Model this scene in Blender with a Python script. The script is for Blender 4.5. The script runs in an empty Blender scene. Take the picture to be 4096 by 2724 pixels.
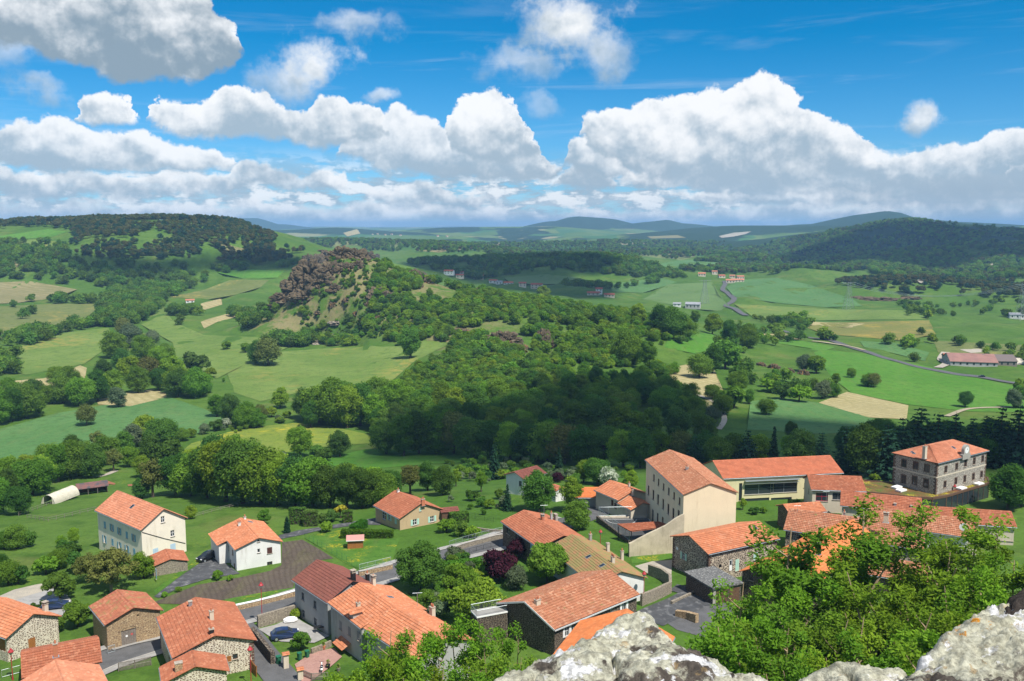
import bpy, bmesh, math, random
import numpy as np
from mathutils import Vector, Matrix, noise as mnoise
from mathutils.geometry import delaunay_2d_cdt
R = math.radians
random.seed(7); rng = np.random.default_rng(7)
SC = bpy.context.scene
COL = SC.collection

# ------------------------------------------------------------------ camera
FPX, HOR, CAMZ = 910.2, 226.0, 100.0           # focal length in px of a 1024 px wide frame, horizon row, eye height
PITCH = math.atan((340.5 - HOR) / FPX)
cam = bpy.data.cameras.new('camera'); camo = bpy.data.objects.new('camera', cam); COL.objects.link(camo)
cam.sensor_width = 36; cam.lens = FPX / 1024 * 36; cam.clip_start = .1; cam.clip_end = 80000
camo.location = (0, 0, CAMZ); camo.rotation_euler = (R(90) - PITCH, 0, 0)
SC.camera = camo

# ------------------------------------------------------------------ sun, sky, exposure
SUN_EL = R(58); SUN_DIR = Vector((.62 * math.cos(SUN_EL), -.785 * math.cos(SUN_EL), math.sin(SUN_EL))).normalized()
sl = bpy.data.lights.new('sun', 'SUN'); so = bpy.data.objects.new('sun', sl); COL.objects.link(so)
sl.energy = 5.0; sl.angle = R(.53); sl.color = (1, .95, .87)
so.rotation_euler = SUN_DIR.to_track_quat('Z', 'Y').to_euler(); so.location = (200, -300, 600)
SC.view_settings.view_transform = 'Standard'; SC.view_settings.look = 'None'
SC.view_settings.exposure = 0.40; SC.view_settings.gamma = 1
SC.render.engine = 'CYCLES'
SC.cycles.use_denoising = True; SC.cycles.max_bounces = 6; SC.cycles.diffuse_bounces = 2; SC.cycles.glossy_bounces = 2
SC.cycles.transmission_bounces = 3; SC.cycles.transparent_max_bounces = 6; SC.cycles.volume_bounces = 0
SC.cycles.caustics_reflective = False; SC.cycles.caustics_refractive = False

def zoom(ox, oy, s): return lambda x, y: (ox + x * s, oy + y * s)
# pixel frames of the photograph (4096 px wide) in which positions were read
Z0 = zoom(0, 0, 4096 / 2358); Z1 = zoom(0, 1850, .5575); Z2 = zoom(900, 1850, .5575); Z3 = zoom(1850, 1750, .6211)
Z4 = zoom(2500, 1700, .4464); Z5 = zoom(3196, 1700, .4464); Z6 = zoom(2700, 2200, .592)
def ray(P):
    v = np.array([P[0] / 4 - 512, FPX, -(P[1] / 4 - 340.5)]); c, s = math.cos(PITCH), math.sin(PITCH)
    return np.array([v[0], v[1] * c + v[2] * s, -v[1] * s + v[2] * c])
def at_z(P, z):
    d = ray(P); return np.array([0, 0, CAMZ]) + d * ((z - CAMZ) / d[2])
def at_y(P, y):
    d = ray(P); return np.array([0, 0, CAMZ]) + d * (y / d[1])
def project(x, y, z):                           # world -> photo px (vectorised)
    c, s = math.cos(PITCH), math.sin(PITCH); zz = z - CAMZ
    depth = y * c - zz * s; up = y * s + zz * c
    return (512 + FPX * x / depth) * 4, (340.5 - FPX * up / depth) * 4
def dir_azel(P):
    d = ray(P); return math.atan2(d[0], d[1]), math.atan2(d[2], math.hypot(d[0], d[1]))
SKY_LOW = (.55, .82, 1.15, 1); SKY_TINT = (.012, .65, .98, 1)
CL_WHITE = (8.8, 8.9, 9.0, 1); CL_GREY = (3.5, 4.5, 5.4, 1); CL_DARK = (2.5, 3.3, 4.0, 1)
HAZE_COL = (.36, .65, 1., 1); HAZE_D = 9.5e-5
# ------------------------------------------------------------------ world: Nishita sky with cumulus in it
W = bpy.data.worlds.new('World'); SC.world = W; W.use_nodes = True
NT = W.node_tree; NT.nodes.clear()
class G_:                                       # tiny node-graph builder
    def __init__(s, nt): s.nt = nt
    def n(s, t, **k):
        nd = s.nt.nodes.new(t)
        for a, b in k.items(): setattr(nd, a, b)
        return nd
    def put(s, sock, v):
        if isinstance(v, bpy.types.NodeSocket): s.nt.links.new(v, sock)
        elif v is not None: sock.default_value = v
    def m(s, op, a, b=None, c=None, clamp=False):
        nd = s.n('ShaderNodeMath', operation=op); nd.use_clamp = clamp
        for i, v in enumerate((a, b, c)): s.put(nd.inputs[i], v)
        return nd.outputs[0]
    def vm(s, op, a, b=None, sc=None):
        nd = s.n('ShaderNodeVectorMath', operation=op); s.put(nd.inputs[0], a)
        if b is not None: s.put(nd.inputs[1], b)
        if sc is not None: s.put(nd.inputs['Scale'], sc)
        return nd.outputs['Value'] if op in ('LENGTH', 'DOT_PRODUCT', 'DISTANCE') else nd.outputs[0]
    def ss(s, v, a, b, lo=0., hi=1., typ='SMOOTHSTEP'):
        nd = s.n('ShaderNodeMapRange', interpolation_type=typ)
        for i, q in enumerate((v, a, b, lo, hi)): s.put(nd.inputs[i], q)
        return nd.outputs[0]
    def mix(s, f, a, b, bt='MIX'):
        nd = s.n('ShaderNodeMix', data_type='RGBA', blend_type=bt); nd.clamp_factor = True
        s.put(nd.inputs[0], f); s.put(nd.inputs[6], a); s.put(nd.inputs[7], b); return nd.outputs[2]
    def noise(s, v, scale, detail=5, rough=.55, lac=2., dist=0, dim='3D', w=None):
        nd = s.n('ShaderNodeTexNoise', noise_dimensions=dim); s.put(nd.inputs['Vector'], v)
        for k, q in (('Scale', scale), ('Detail', detail), ('Roughness', rough), ('Lacunarity', lac), ('Distortion', dist)): s.put(nd.inputs[k], q)
        return nd
    def xyz(s, x, y, z=0.):
        nd = s.n('ShaderNodeCombineXYZ'); s.put(nd.inputs[0], x); s.put(nd.inputs[1], y); s.put(nd.inputs[2], z); return nd.outputs[0]
g = G_(NT)
sky = g.n('ShaderNodeTexSky', sky_type='NISHITA'); sky.sun_disc = False
sky.sun_elevation = SUN_EL; sky.sun_rotation = math.atan2(SUN_DIR.x, SUN_DIR.y)
sky.altitude = 900; sky.air_density = 1.0; sky.dust_density = .15; sky.ozone_density = 3.0
tc = g.n('ShaderNodeTexCoord'); sp = g.n('ShaderNodeSeparateXYZ'); NT.links.new(tc.outputs['Generated'], sp.inputs[0])
dx, dy, dz = sp.outputs
el = g.m('ARCSINE', dz); az = g.m('ARCTAN2', dx, dy)
K = 180 / math.pi
azd = g.m('MULTIPLY', az, K); eld = g.m('MULTIPLY', el, K)
p0 = g.xyz(azd, eld, 0.)
# billows: the lookup is shifted by noise, so that every outline is ragged at several scales
w1 = g.noise(p0, .42, 6, .62); wv = g.vm('SUBTRACT', w1.outputs['Color'], (.5, .5, .5))
pw = g.vm('ADD', p0, g.vm('MULTIPLY', wv, (3.0, 2.5, 0)))
ncol = g.noise(p0, .40, 6, .58); nb = ncol.outputs[0]                      # billows inside the clouds
lit = g.m('SUBTRACT', nb, g.noise(g.vm('ADD', p0, (.22, .62, 0)), .40, 6, .58).outputs[0])   # against the same field a step towards the light
lit3 = g.m('ADD', g.m('MULTIPLY', lit, 1.9), g.m('MULTIPLY', g.m('SUBTRACT', g.noise(g.vm('ADD', p0, (40, 9, 0)), .11, 2, .5).outputs[0], .5), 1.5))
rag = g.m('MULTIPLY', g.m('SUBTRACT', nb, .5), .9)
skyc = g.mix(1.0, sky.outputs[0], g.mix(g.ss(eld, -1., 11., typ='LINEAR'), SKY_LOW, SKY_TINT), 'MULTIPLY')
# cloud banks, farthest first: (x, top y, base y) in the Z0 frame, edge softness, greyness
BANKS = [
 ([(-60, 462, 520), (100, 455, 520), (300, 460, 520), (520, 452, 520), (700, 462, 520), (900, 455, 520), (1100, 468, 520), (1250, 480, 520), (1450, 470, 520), (1600, 478, 520), (1750, 458, 520), (1950, 455, 520), (2200, 440, 520), (2420, 440, 520)], .35, .25, .85),
 ([(-60, 372, 462), (60, 385, 462), (170, 372, 455), (250, 395, 458), (330, 400, 462), (420, 388, 455), (520, 405, 455), (560, 385, 445), (640, 380, 440), (700, 400, 445), (730, 382, 440), (780, 390, 440), (820, 425, 440), (880, 425, 470), (960, 418, 475), (1060, 440, 480), (1130, 450, 480), (1200, 465, 465), (1290, 400, 440), (1330, 372, 440), (1400, 400, 445), (1440, 440, 445), (1560, 445, 470), (1700, 430, 475), (1900, 420, 480), (2060, 410, 480), (2200, 395, 480), (2420, 400, 480)], .2, .34, .92),
 ([(-60, 285, 385), (50, 278, 385), (110, 262, 385), (160, 275, 390), (250, 300, 398), (320, 298, 400), (400, 325, 402), (480, 338, 402), (540, 365, 405), (560, 390, 400), (600, 400, 400), (735, 385, 385), (790, 330, 370), (870, 270, 385), (930, 245, 400), (1000, 262, 420), (1020, 290, 425), (1220, 300, 425), (1270, 385, 420), (1300, 350, 380), (1340, 300, 400), (1420, 360, 425), (1480, 400, 440), (1900, 330, 450), (2020, 335, 450), (2080, 360, 450), (2130, 345, 455), (2200, 330, 455), (2260, 310, 455), (2300, 290, 455), (2420, 275, 455)], .15, .30, .95),
 ([(-60, 300, 300), (150, 290, 290), (175, 225, 282), (230, 205, 288), (290, 215, 290), (335, 285, 290), (345, 250, 290), (375, 215, 305), (430, 225, 318), (480, 222, 320), (540, 190, 325), (600, 210, 325), (650, 240, 330), (690, 245, 335), (730, 215, 335), (770, 205, 338), (820, 225, 335), (870, 250, 322), (890, 290, 305), (910, 310, 310), (1010, 310, 310), (1040, 250, 345), (1090, 208, 372), (1130, 198, 378), (1170, 215, 378), (1215, 275, 365), (1250, 340, 350), (1330, 300, 300), (1350, 260, 330), (1400, 248, 372), (1480, 228, 415), (1560, 218, 438), (1650, 205, 445), (1675, 200, 445), (1705, 178, 443), (1740, 168, 440), (1775, 180, 437), (1815, 208, 430), (1850, 240, 425), (1900, 268, 420), (1980, 300, 410), (2030, 350, 405), (2060, 390, 395), (2300, 420, 420), (2320, 380, 425), (2420, 360, 430)], .13, .30, .98),
 ([(-60, -90, 100), (60, -90, 125), (130, -90, 140), (210, -90, 160), (290, -90, 190), (350, -60, 195), (420, -25, 188), (470, 0, 172), (520, 45, 160), (550, 75, 150), (572, 110, 125), (590, 130, 130), (2420, 130, 130)], .16, .50, .97),
]
def float_curve(fac, pts):
    nd = g.n('ShaderNodeFloatCurve'); c = nd.mapping.curves[0]
    pts = sorted(pts); c.points[0].location = pts[0]; c.points[1].location = pts[-1]
    for p in pts[1:-1]: c.points.new(*p)
    for p in c.points: p.handle_type = 'AUTO_CLAMPED'
    nd.mapping.update(); g.put(nd.inputs['Value'], fac); return nd.outputs[0]
sx = g.n('ShaderNodeSeparateXYZ'); NT.links.new(pw, sx.inputs[0])
f_az = g.m('DIVIDE', g.m('ADD', sx.outputs[0], 36.), 72., clamp=True); wel = sx.outputs[1]
EL0, EL1 = -2., 22.
n_el = lambda P: (dir_azel(P)[1] * K - EL0) / (EL1 - EL0)
n_az = lambda P: (dir_azel(P)[0] * K + 36) / 72
wel_n = g.m('DIVIDE', g.m('SUBTRACT', wel, EL0), EL1 - EL0)
top = skyc
# small distant cloud low over the horizon, all round
bandn = g.noise(g.xyz(g.m('MULTIPLY', azd, .42), g.m('MULTIPLY', eld, 1.5), 3.), 1., 4, .6).outputs[0]
band = g.m('MULTIPLY', g.ss(bandn, .36, .52), g.ss(eld, 5.0, 2.2))
top = g.mix(g.m('MULTIPLY', band, .9), top, g.mix(g.ss(g.m('ADD', bandn, lit), .45, .62), CL_GREY, CL_WHITE))
cir = g.noise(g.xyz(g.m('ADD', g.m('MULTIPLY', azd, .05), g.m('MULTIPLY', eld, -.06)), g.m('MULTIPLY', eld, .5), 7.), 1.3, 5, .62, dist=.6).outputs[0]
top = g.mix(g.m('MULTIPLY', g.m('MULTIPLY', g.ss(cir, .5, .8), .30), g.ss(eld, 17., 6.)), top, CL_WHITE)
PG = bpy.data.node_groups.new('cloud_puff', 'ShaderNodeTree')
for nm, ty in (('P', 'Vector'), ('Rag', 'Float'), ('Lit', 'Float'), ('Back', 'Color'), ('Centre', 'Vector'), ('Inv', 'Vector'), ('Th', 'Float'), ('Grey', 'Color'), ('White', 'Color')):
    PG.interface.new_socket(nm, in_out='INPUT', socket_type='NodeSocket' + ty)
PG.interface.new_socket('Color', in_out='OUTPUT', socket_type='NodeSocketColor')
h = G_(PG); gi = h.n('NodeGroupInput'); go = h.n('NodeGroupOutput'); I = gi.outputs
q = h.vm('MULTIPLY', h.vm('SUBTRACT', I['P'], I['Centre']), I['Inv'])
al = h.m('MULTIPLY', h.ss(h.m('ADD', h.vm('LENGTH', q), I['Rag']), 1.05, .1), I['Th'])
sh = h.ss(h.m('ADD', h.vm('DOT_PRODUCT', q, (.10, .5, 0)), I['Lit']), -.7, .4)
PG.links.new(h.mix(al, I['Back'], h.mix(sh, I['Grey'], I['White'])), go.inputs[0])
def puff(top, cx, cy, rx, ry, th):
    a0, e0 = dir_azel(Z0(cx, cy)); a1, _ = dir_azel(Z0(cx + rx, cy)); _, e1 = dir_azel(Z0(cx, cy - ry))
    nd = g.n('ShaderNodeGroup'); nd.node_tree = PG
    for k, v in (('P', pw), ('Rag', g_rag2), ('Lit', lit3), ('Back', top), ('Centre', (a0 * K, e0 * K, 0)), ('Inv', (1 / ((a1 - a0) * K), 1 / ((e1 - e0) * K), 0)), ('Th', th), ('Grey', CL_GREY), ('White', CL_WHITE)):
        g.put(nd.inputs[k], v)
    return nd.outputs[0]
g_rag2 = g.m('MULTIPLY', g.m('SUBTRACT', nb, .5), 2.6)
for q_ in [(820, 55, 120, 40, .55), (1310, 60, 150, 90, 1.), (1390, 110, 110, 70, .6), (1200, 150, 130, 50, .5), (1250, 240, 70, 34, .35), (880, 225, 50, 24, .6), (95, 195, 75, 50, .6), (30, 120, 100, 70, .5), (725, 150, 95, 75, .95), (660, 190, 110, 60, .6)]:
    top = puff(top, *q_)
for pts, soft, gr, dens in BANKS:
    tp = float_curve(f_az, [(n_az(Z0(x, yt)), n_el(Z0(x, yt))) for x, yt, yb in pts])
    bs = float_curve(f_az, [(n_az(Z0(x, yb)), n_el(Z0(x, yb))) for x, yt, yb in pts])
    k = soft * .075
    at = g.ss(g.m('SUBTRACT', tp, wel_n), 0., k)
    ab = g.ss(g.m('SUBTRACT', wel_n, bs), -.006, .018)
    thick = g.m('MAXIMUM', g.m('SUBTRACT', tp, bs), .012)
    al = g.m('MULTIPLY', g.m('MULTIPLY', at, ab), g.m('MULTIPLY', g.ss(g.m('SUBTRACT', tp, bs), .006, .03), dens))
    rel = g.m('DIVIDE', g.m('SUBTRACT', wel_n, bs), thick)
    sh = g.ss(g.m('ADD', rel, lit3), -.1 + .55 * gr, .8 + .7 * gr)
    top = g.mix(al, top, g.mix(sh, CL_GREY if gr < .45 else CL_DARK, CL_WHITE))
top = puff(top, 2110, 280, 52, 46, .9)
# elsewhere in the sky the same weather goes on as broken cumulus
dzi = g.m('ADD', g.m('ABSOLUTE', dz), .12)
ft = g.noise(g.xyz(g.m('DIVIDE', dx, dzi), g.m('DIVIDE', dy, dzi), 2.), 1.1, 4, .58).outputs[0]
inview = g.m('MULTIPLY', g.ss(g.m('ABSOLUTE', azd), 42, 34), g.ss(eld, 22, 18))
al = g.m('MULTIPLY', g.ss(ft, .50, .60), g.m('SUBTRACT', 1., inview))
top = g.mix(al, top, g.mix(g.ss(ft, .52, .72), CL_WHITE, CL_GREY))
bg = g.n('ShaderNodeBackground'); NT.links.new(top, bg.inputs[0]); bg.inputs[1].default_value = .088
wo = g.n('ShaderNodeOutputWorld'); NT.links.new(bg.outputs[0], wo.inputs[0])
W.cycles.sampling_method = 'MANUAL'; W.cycles.sample_map_resolution = 512
# ------------------------------------------------------------------ helpers
def link(o, parent=None):
    COL.objects.link(o)
    if parent is not None: o.parent = parent
    return o
def tag(o, label=None, cat=None, group=None, kind=None):
    if label: o['label'] = label
    if cat: o['category'] = cat
    if group: o['group'] = group
    if kind: o['kind'] = kind
    return o
def empty(name, loc=(0, 0, 0), rz=0.):
    o = bpy.data.objects.new(name, None); o.empty_display_size = .3; link(o)
    o.location = loc; o.rotation_euler = (0, 0, rz); return o
class MB:                                       # collects geometry in the frame of the thing, builds ONE mesh
    def __init__(s): s.v = []; s.f = []; s.mi = []; s.m = 0
    def poly(s, pts):
        n = len(s.v); s.v += [tuple(p) for p in pts]; s.f.append(tuple(range(n, n + len(pts)))); s.mi.append(s.m); return s
    def box(s, x0, x1, y0, y1, z0, z1):
        n = len(s.v); s.v += [(x, y, z) for z in (z0, z1) for x, y in ((x0, y0), (x1, y0), (x1, y1), (x0, y1))]
        s.f += [tuple(n + i for i in q) for q in ((3, 2, 1, 0), (4, 5, 6, 7), (0, 1, 5, 4), (1, 2, 6, 5), (2, 3, 7, 6), (3, 0, 4, 7))]; s.mi += [s.m] * 6; return s
    def obox(s, o, ex, ey, ez, lx, ly, lz):     # oriented box: origin corner + unit axes + lengths
        o, ex, ey, ez = [np.array(q, float) for q in (o, ex, ey, ez)]; n = len(s.v)
        s.v += [tuple(o + ex * x + ey * y + ez * z) for z in (0, lz) for x, y in ((0, 0), (lx, 0), (lx, ly), (0, ly))]
        s.f += [tuple(n + i for i in q) for q in ((3, 2, 1, 0), (4, 5, 6, 7), (0, 1, 5, 4), (1, 2, 6, 5), (2, 3, 7, 6), (3, 0, 4, 7))]; s.mi += [s.m] * 6; return s
    def tube(s, pts, rad, n=6, cap=True):
        pts = [Vector(p) for p in pts]; rad = rad if hasattr(rad, '__len__') else [rad] * len(pts); rings = []
        for i, p in enumerate(pts):
            d = (pts[min(i + 1, len(pts) - 1)] - pts[max(i - 1, 0)]).normalized()
            a = d.cross(Vector((.31, .95, .05)) if abs(d.z) > .8 else Vector((0, 0, 1))).normalized(); b = d.cross(a)
            base = len(s.v); s.v += [tuple(p + (a * math.cos(k * 2 * math.pi / n) + b * math.sin(k * 2 * math.pi / n)) * rad[i]) for k in range(n)]; rings.append(base)
        for r0, r1 in zip(rings, rings[1:]):
            for k in range(n): s.f.append((r0 + k, r0 + (k + 1) % n, r1 + (k + 1) % n, r1 + k)); s.mi.append(s.m)
        if cap:
            s.f += [tuple(rings[0] + k for k in reversed(range(n))), tuple(rings[-1] + k for k in range(n))]; s.mi += [s.m] * 2
        return s
    def lathe(s, prof, c=(0, 0, 0), n=10):
        return s.tube([(c[0], c[1], c[2] + z) for r, z in prof], [max(r, .001) for r, z in prof], n)
    def mesh(s, name, mats, smooth=False):
        me = bpy.data.meshes.new(name); me.from_pydata(s.v, [], s.f)
        for m in (mats if isinstance(mats, (list, tuple)) else [mats]): me.materials.append(m)
        if isinstance(mats, (list, tuple)) and len(mats) > 1: me.polygons.foreach_set('material_index', s.mi)
        if smooth: me.polygons.foreach_set('use_smooth', [True] * len(me.polygons))
        me.update(); return me
    def build(s, name, mats, parent=None, smooth=False):
        return link(bpy.data.objects.new(name, s.mesh(name, mats, smooth)), parent)
def np_mesh(name, verts, faces, mat, smooth=False):   # verts (N,3), faces (M,k) arrays
    me = bpy.data.meshes.new(name); k = faces.shape[1]; M = len(faces)
    me.vertices.add(len(verts)); me.vertices.foreach_set('co', np.asarray(verts, np.float32).ravel())
    me.loops.add(M * k); me.loops.foreach_set('vertex_index', np.asarray(faces, np.int32).ravel())
    me.polygons.add(M); me.polygons.foreach_set('loop_start', np.arange(0, M * k, k, dtype=np.int32)); me.polygons.foreach_set('loop_total', np.full(M, k, np.int32))
    if smooth: me.polygons.foreach_set('use_smooth', np.ones(M, bool))
    me.materials.append(mat); me.update(calc_edges=True); me.validate(); return me

# ------------------------------------------------------------------ materials (all procedural)
def srgb(r, g_, b):
    f = lambda c: (c / 255 / 12.92) if c / 255 <= .04045 else ((c / 255 + .055) / 1.055) ** 2.4
    return (f(r), f(g_), f(b), 1)
def c4(c): return tuple(c) + ((1,) if len(c) == 3 else ())
def new_mat(name):
    m = bpy.data.materials.new(name); m.use_nodes = True; m.node_tree.nodes.clear(); b = G_(m.node_tree)
    out = b.n('ShaderNodeOutputMaterial'); return m, b, out
def pos(b, space='obj'):
    if space == 'world': return b.n('ShaderNodeNewGeometry').outputs['Position']
    return b.n('ShaderNodeTexCoord').outputs['Object']
def mat(name, c1, c2=None, scale=1., rough=.8, c3=None, scale2=None, bump=0., space='obj', metal=0., rnd=0., lo=.35, hi=.65, detail=5, spec=.3):
    m, b, out = new_mat(name); P = pos(b, space); col = c4(c1); n1 = None
    if c2 is not None:
        n1 = b.noise(P, scale, detail, .6).outputs[0]; col = b.mix(b.ss(n1, lo, hi), c4(c1), c4(c2))
    if c3 is not None:
        n2 = b.noise(P, scale2 or scale * 5, detail, .65).outputs[0]; col = b.mix(b.ss(n2, .5, .72), col, c4(c3))
    if rnd:
        oi = b.n('ShaderNodeObjectInfo'); hs = b.n('ShaderNodeHueSaturation')
        b.put(hs.inputs['Value'], b.ss(oi.outputs['Random'], 0., 1., 1 - rnd, 1 + rnd, 'LINEAR')); b.put(hs.inputs['Color'], col); col = hs.outputs[0]
    p = b.n('ShaderNodeBsdfPrincipled'); b.put(p.inputs['Base Color'], col)
    p.inputs['Roughness'].default_value = rough; p.inputs['Metallic'].default_value = metal; p.inputs['Specular IOR Level'].default_value = spec
    if bump:
        bp = b.n('ShaderNodeBump'); bp.inputs['Strength'].default_value = bump; bp.inputs['Distance'].default_value = .05
        b.put(bp.inputs['Height'], b.noise(P, (scale2 or scale * 4), 6, .7).outputs[0]); b.put(p.inputs['Normal'], bp.outputs[0])
    m.node_tree.links.new(p.outputs[0], out.inputs[0]); return m
def ground_mat(name, c1, c2, c3, s1, s2, s3=None, rows=None, row_c=None, flowers=None, fl_s=.05):
    """field or meadow in world space: broad patches, tufts, optional drill rows and drifts of flowers"""
    m, b, out = new_mat(name); P = pos(b, 'world')
    col = b.mix(b.ss(b.noise(P, s1, 4, .6).outputs[0], .35, .65), c4(c1), c4(c2))
    col = b.mix(b.ss(b.noise(P, s2, 5, .7).outputs[0], .45, .7), col, c4(c3))
    if rows:
        ang, wl = rows; d = b.vm('DOT_PRODUCT', b.vm('ADD', P, b.vm('SCALE', b.noise(P, .03, 2).outputs['Color'], sc=8.)), (math.cos(R(ang)) * 2 * math.pi / wl, math.sin(R(ang)) * 2 * math.pi / wl, 0))
        col = b.mix(b.m('MULTIPLY', b.ss(b.m('SINE', d), -.2, .9), .55), col, c4(row_c or c3))
    if flowers:
        f = b.m('MULTIPLY', b.ss(b.noise(P, fl_s, 3, .6).outputs[0], .52, .66), b.ss(b.noise(P, fl_s * 12, 4, .7).outputs[0], .45, .6))
        col = b.mix(f, col, c4(flowers))
    st = b.noise(b.vm('MULTIPLY', P, (.30, .05, 0)), 1., 5, .7).outputs[0]; col = b.mix(b.m('MULTIPLY', b.ss(st, .46, .7), .42), col, b.mix(.55, col, (.20, .20, .07, 1)))   # grass lying in swathes
    st = b.noise(P, .5, 4, .75).outputs[0]; col = b.mix(b.m('MULTIPLY', b.ss(st, .5, .68), .35), col, b.mix(.5, col, (.015, .03, .006, 1)))   # tufts
    fine = b.noise(P, s3 or s2 * 6, 4, .7).outputs[0]
    col = b.mix(b.m('MULTIPLY', b.ss(fine, .35, .75), .45), col, b.mix(.5, col, (0, 0, 0, 1)))
    p = b.n('ShaderNodeBsdfPrincipled'); b.put(p.inputs['Base Color'], col); p.inputs['Roughness'].default_value = .9; p.inputs['Specular IOR Level'].default_value = .1
    bp = b.n('ShaderNodeBump'); bp.inputs['Strength'].default_value = .5; bp.inputs['Distance'].default_value = .25; b.put(bp.inputs['Height'], fine); b.put(p.inputs['Normal'], bp.outputs[0])
    m.node_tree.links.new(p.outputs[0], out.inputs[0]); return m

# ------------------------------------------------------------------ terrain height field
def vnoise(x, y, seed):                         # value noise on a lattice
    r = np.random.default_rng(seed).random((256, 256)); xi = np.floor(x).astype(int); yi = np.floor(y).astype(int)
    fx = x - xi; fy = y - yi; fx = fx * fx * (3 - 2 * fx); fy = fy * fy * (3 - 2 * fy)
    a = lambda i, j: r[(xi + i) % 256, (yi + j) % 256]
    return (a(0, 0) * (1 - fx) + a(1, 0) * fx) * (1 - fy) + (a(0, 1) * (1 - fx) + a(1, 1) * fx) * fy - .5
TY = [-130, 1.6, 3.5, 9, 20, 40, 75, 95, 120, 150, 175, 200, 240, 290, 340, 450, 650, 1000, 1500, 2200, 3200, 5000, 8000, 13000, 26000]
TS = [-1.6, -1.0, -.5, 0, .5, 1.0, 1.6]         # share of the half frame width
TZ = [[98.35] * 7, [98.35] * 7, [95] * 7, [72] * 7, [62, 62, 62, 62, 63, 64, 64], [53, 53, 53, 53, 55, 57, 58], [44.5, 44, 44, 45, 46, 49, 51], [40, 40, 40.5, 41, 42, 45, 47],
      [38.6, 38.6, 39, 39.6, 40.2, 41.5, 42.5], [36.6, 36.8, 37.6, 38.4, 38.8, 39.2, 40], [33.4, 34.4, 36.4, 37.8, 37.8, 38, 38], [28.5, 30, 34, 36.4, 37, 37, 37], [20, 22, 27, 31, 34, 36, 36], [14.5, 15.5, 18, 20, 24, 29, 30], [11.5, 12, 12.5, 13, 15, 18, 20],
      [9.5, 9.5, 9.5, 10, 8, 6, 6], [11, 10, 9.5, 11, 4.5, 3, 3], [26, 18, 10, 10, 5, 3, 6], [60, 40, 20, 14, 6, 8, 20], [70, 55, 36, 20, 14, 30, 50], [60, 50, 34, 22, 24, 50, 70], [52, 45, 36, 34, 50, 70, 80], [60, 58, 55, 58, 76, 86, 90], [82, 82, 80, 84, 90, 95, 95], [60] * 7]
NR, NC = 760, 400
GV = np.linspace(0, math.log(26140 / 20.), NR); GY = 20 * np.exp(GV) - 140
GS = np.linspace(-1.55, 1.55, NC)
HX = lambda y: .5627 * (y + 140)
YY, SS = np.meshgrid(GY, GS, indexing='ij'); XX = SS * HX(YY)
sfr = XX / (.5627 * np.maximum(YY + 12, 22))
ty = np.log(np.array(TY) + 140.); tz = np.array(TZ, float)
cols = np.stack([np.interp(np.log(GY + 140), ty, tz[:, j]) for j in range(len(TS))], 1)       # NR x len(TS)
ZZ = np.empty_like(XX)
for i in range(NR): ZZ[i] = np.interp(sfr[i], TS, cols[i])
def blur(a, n, ax):
    for _ in range(n):
        p = np.concatenate([a.take([0], ax), a, a.take([-1], ax)], ax)
        m_ = a.shape[ax]; a = (p.take(range(0, m_), ax) + 2 * p.take(range(1, m_ + 1), ax) + p.take(range(2, m_ + 2), ax)) / 4
    return a
far = YY > 110
ZB = blur(blur(ZZ, 40, 0), 60, 1); k_ = np.clip((YY - 60) / 60, 0, 1); ZZ = ZZ * (1 - k_) + ZB * k_
# rolling relief, scale-free in log distance
lv = np.log(YY + 140); am = np.clip((YY - 260) / 900, 0, 1)
ZZ = ZZ + am * YY * (.012 * vnoise(SS * 9 + 3, lv * 9, 1) + .006 * vnoise(SS * 24, lv * 24, 2)) * np.clip(1.2 - YY / 9000, .25, 1) + np.clip((YY - 120) / 100, 0, 1) * .9 * vnoise(XX / 28 + 50, YY / 28 + 9, 3)
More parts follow.
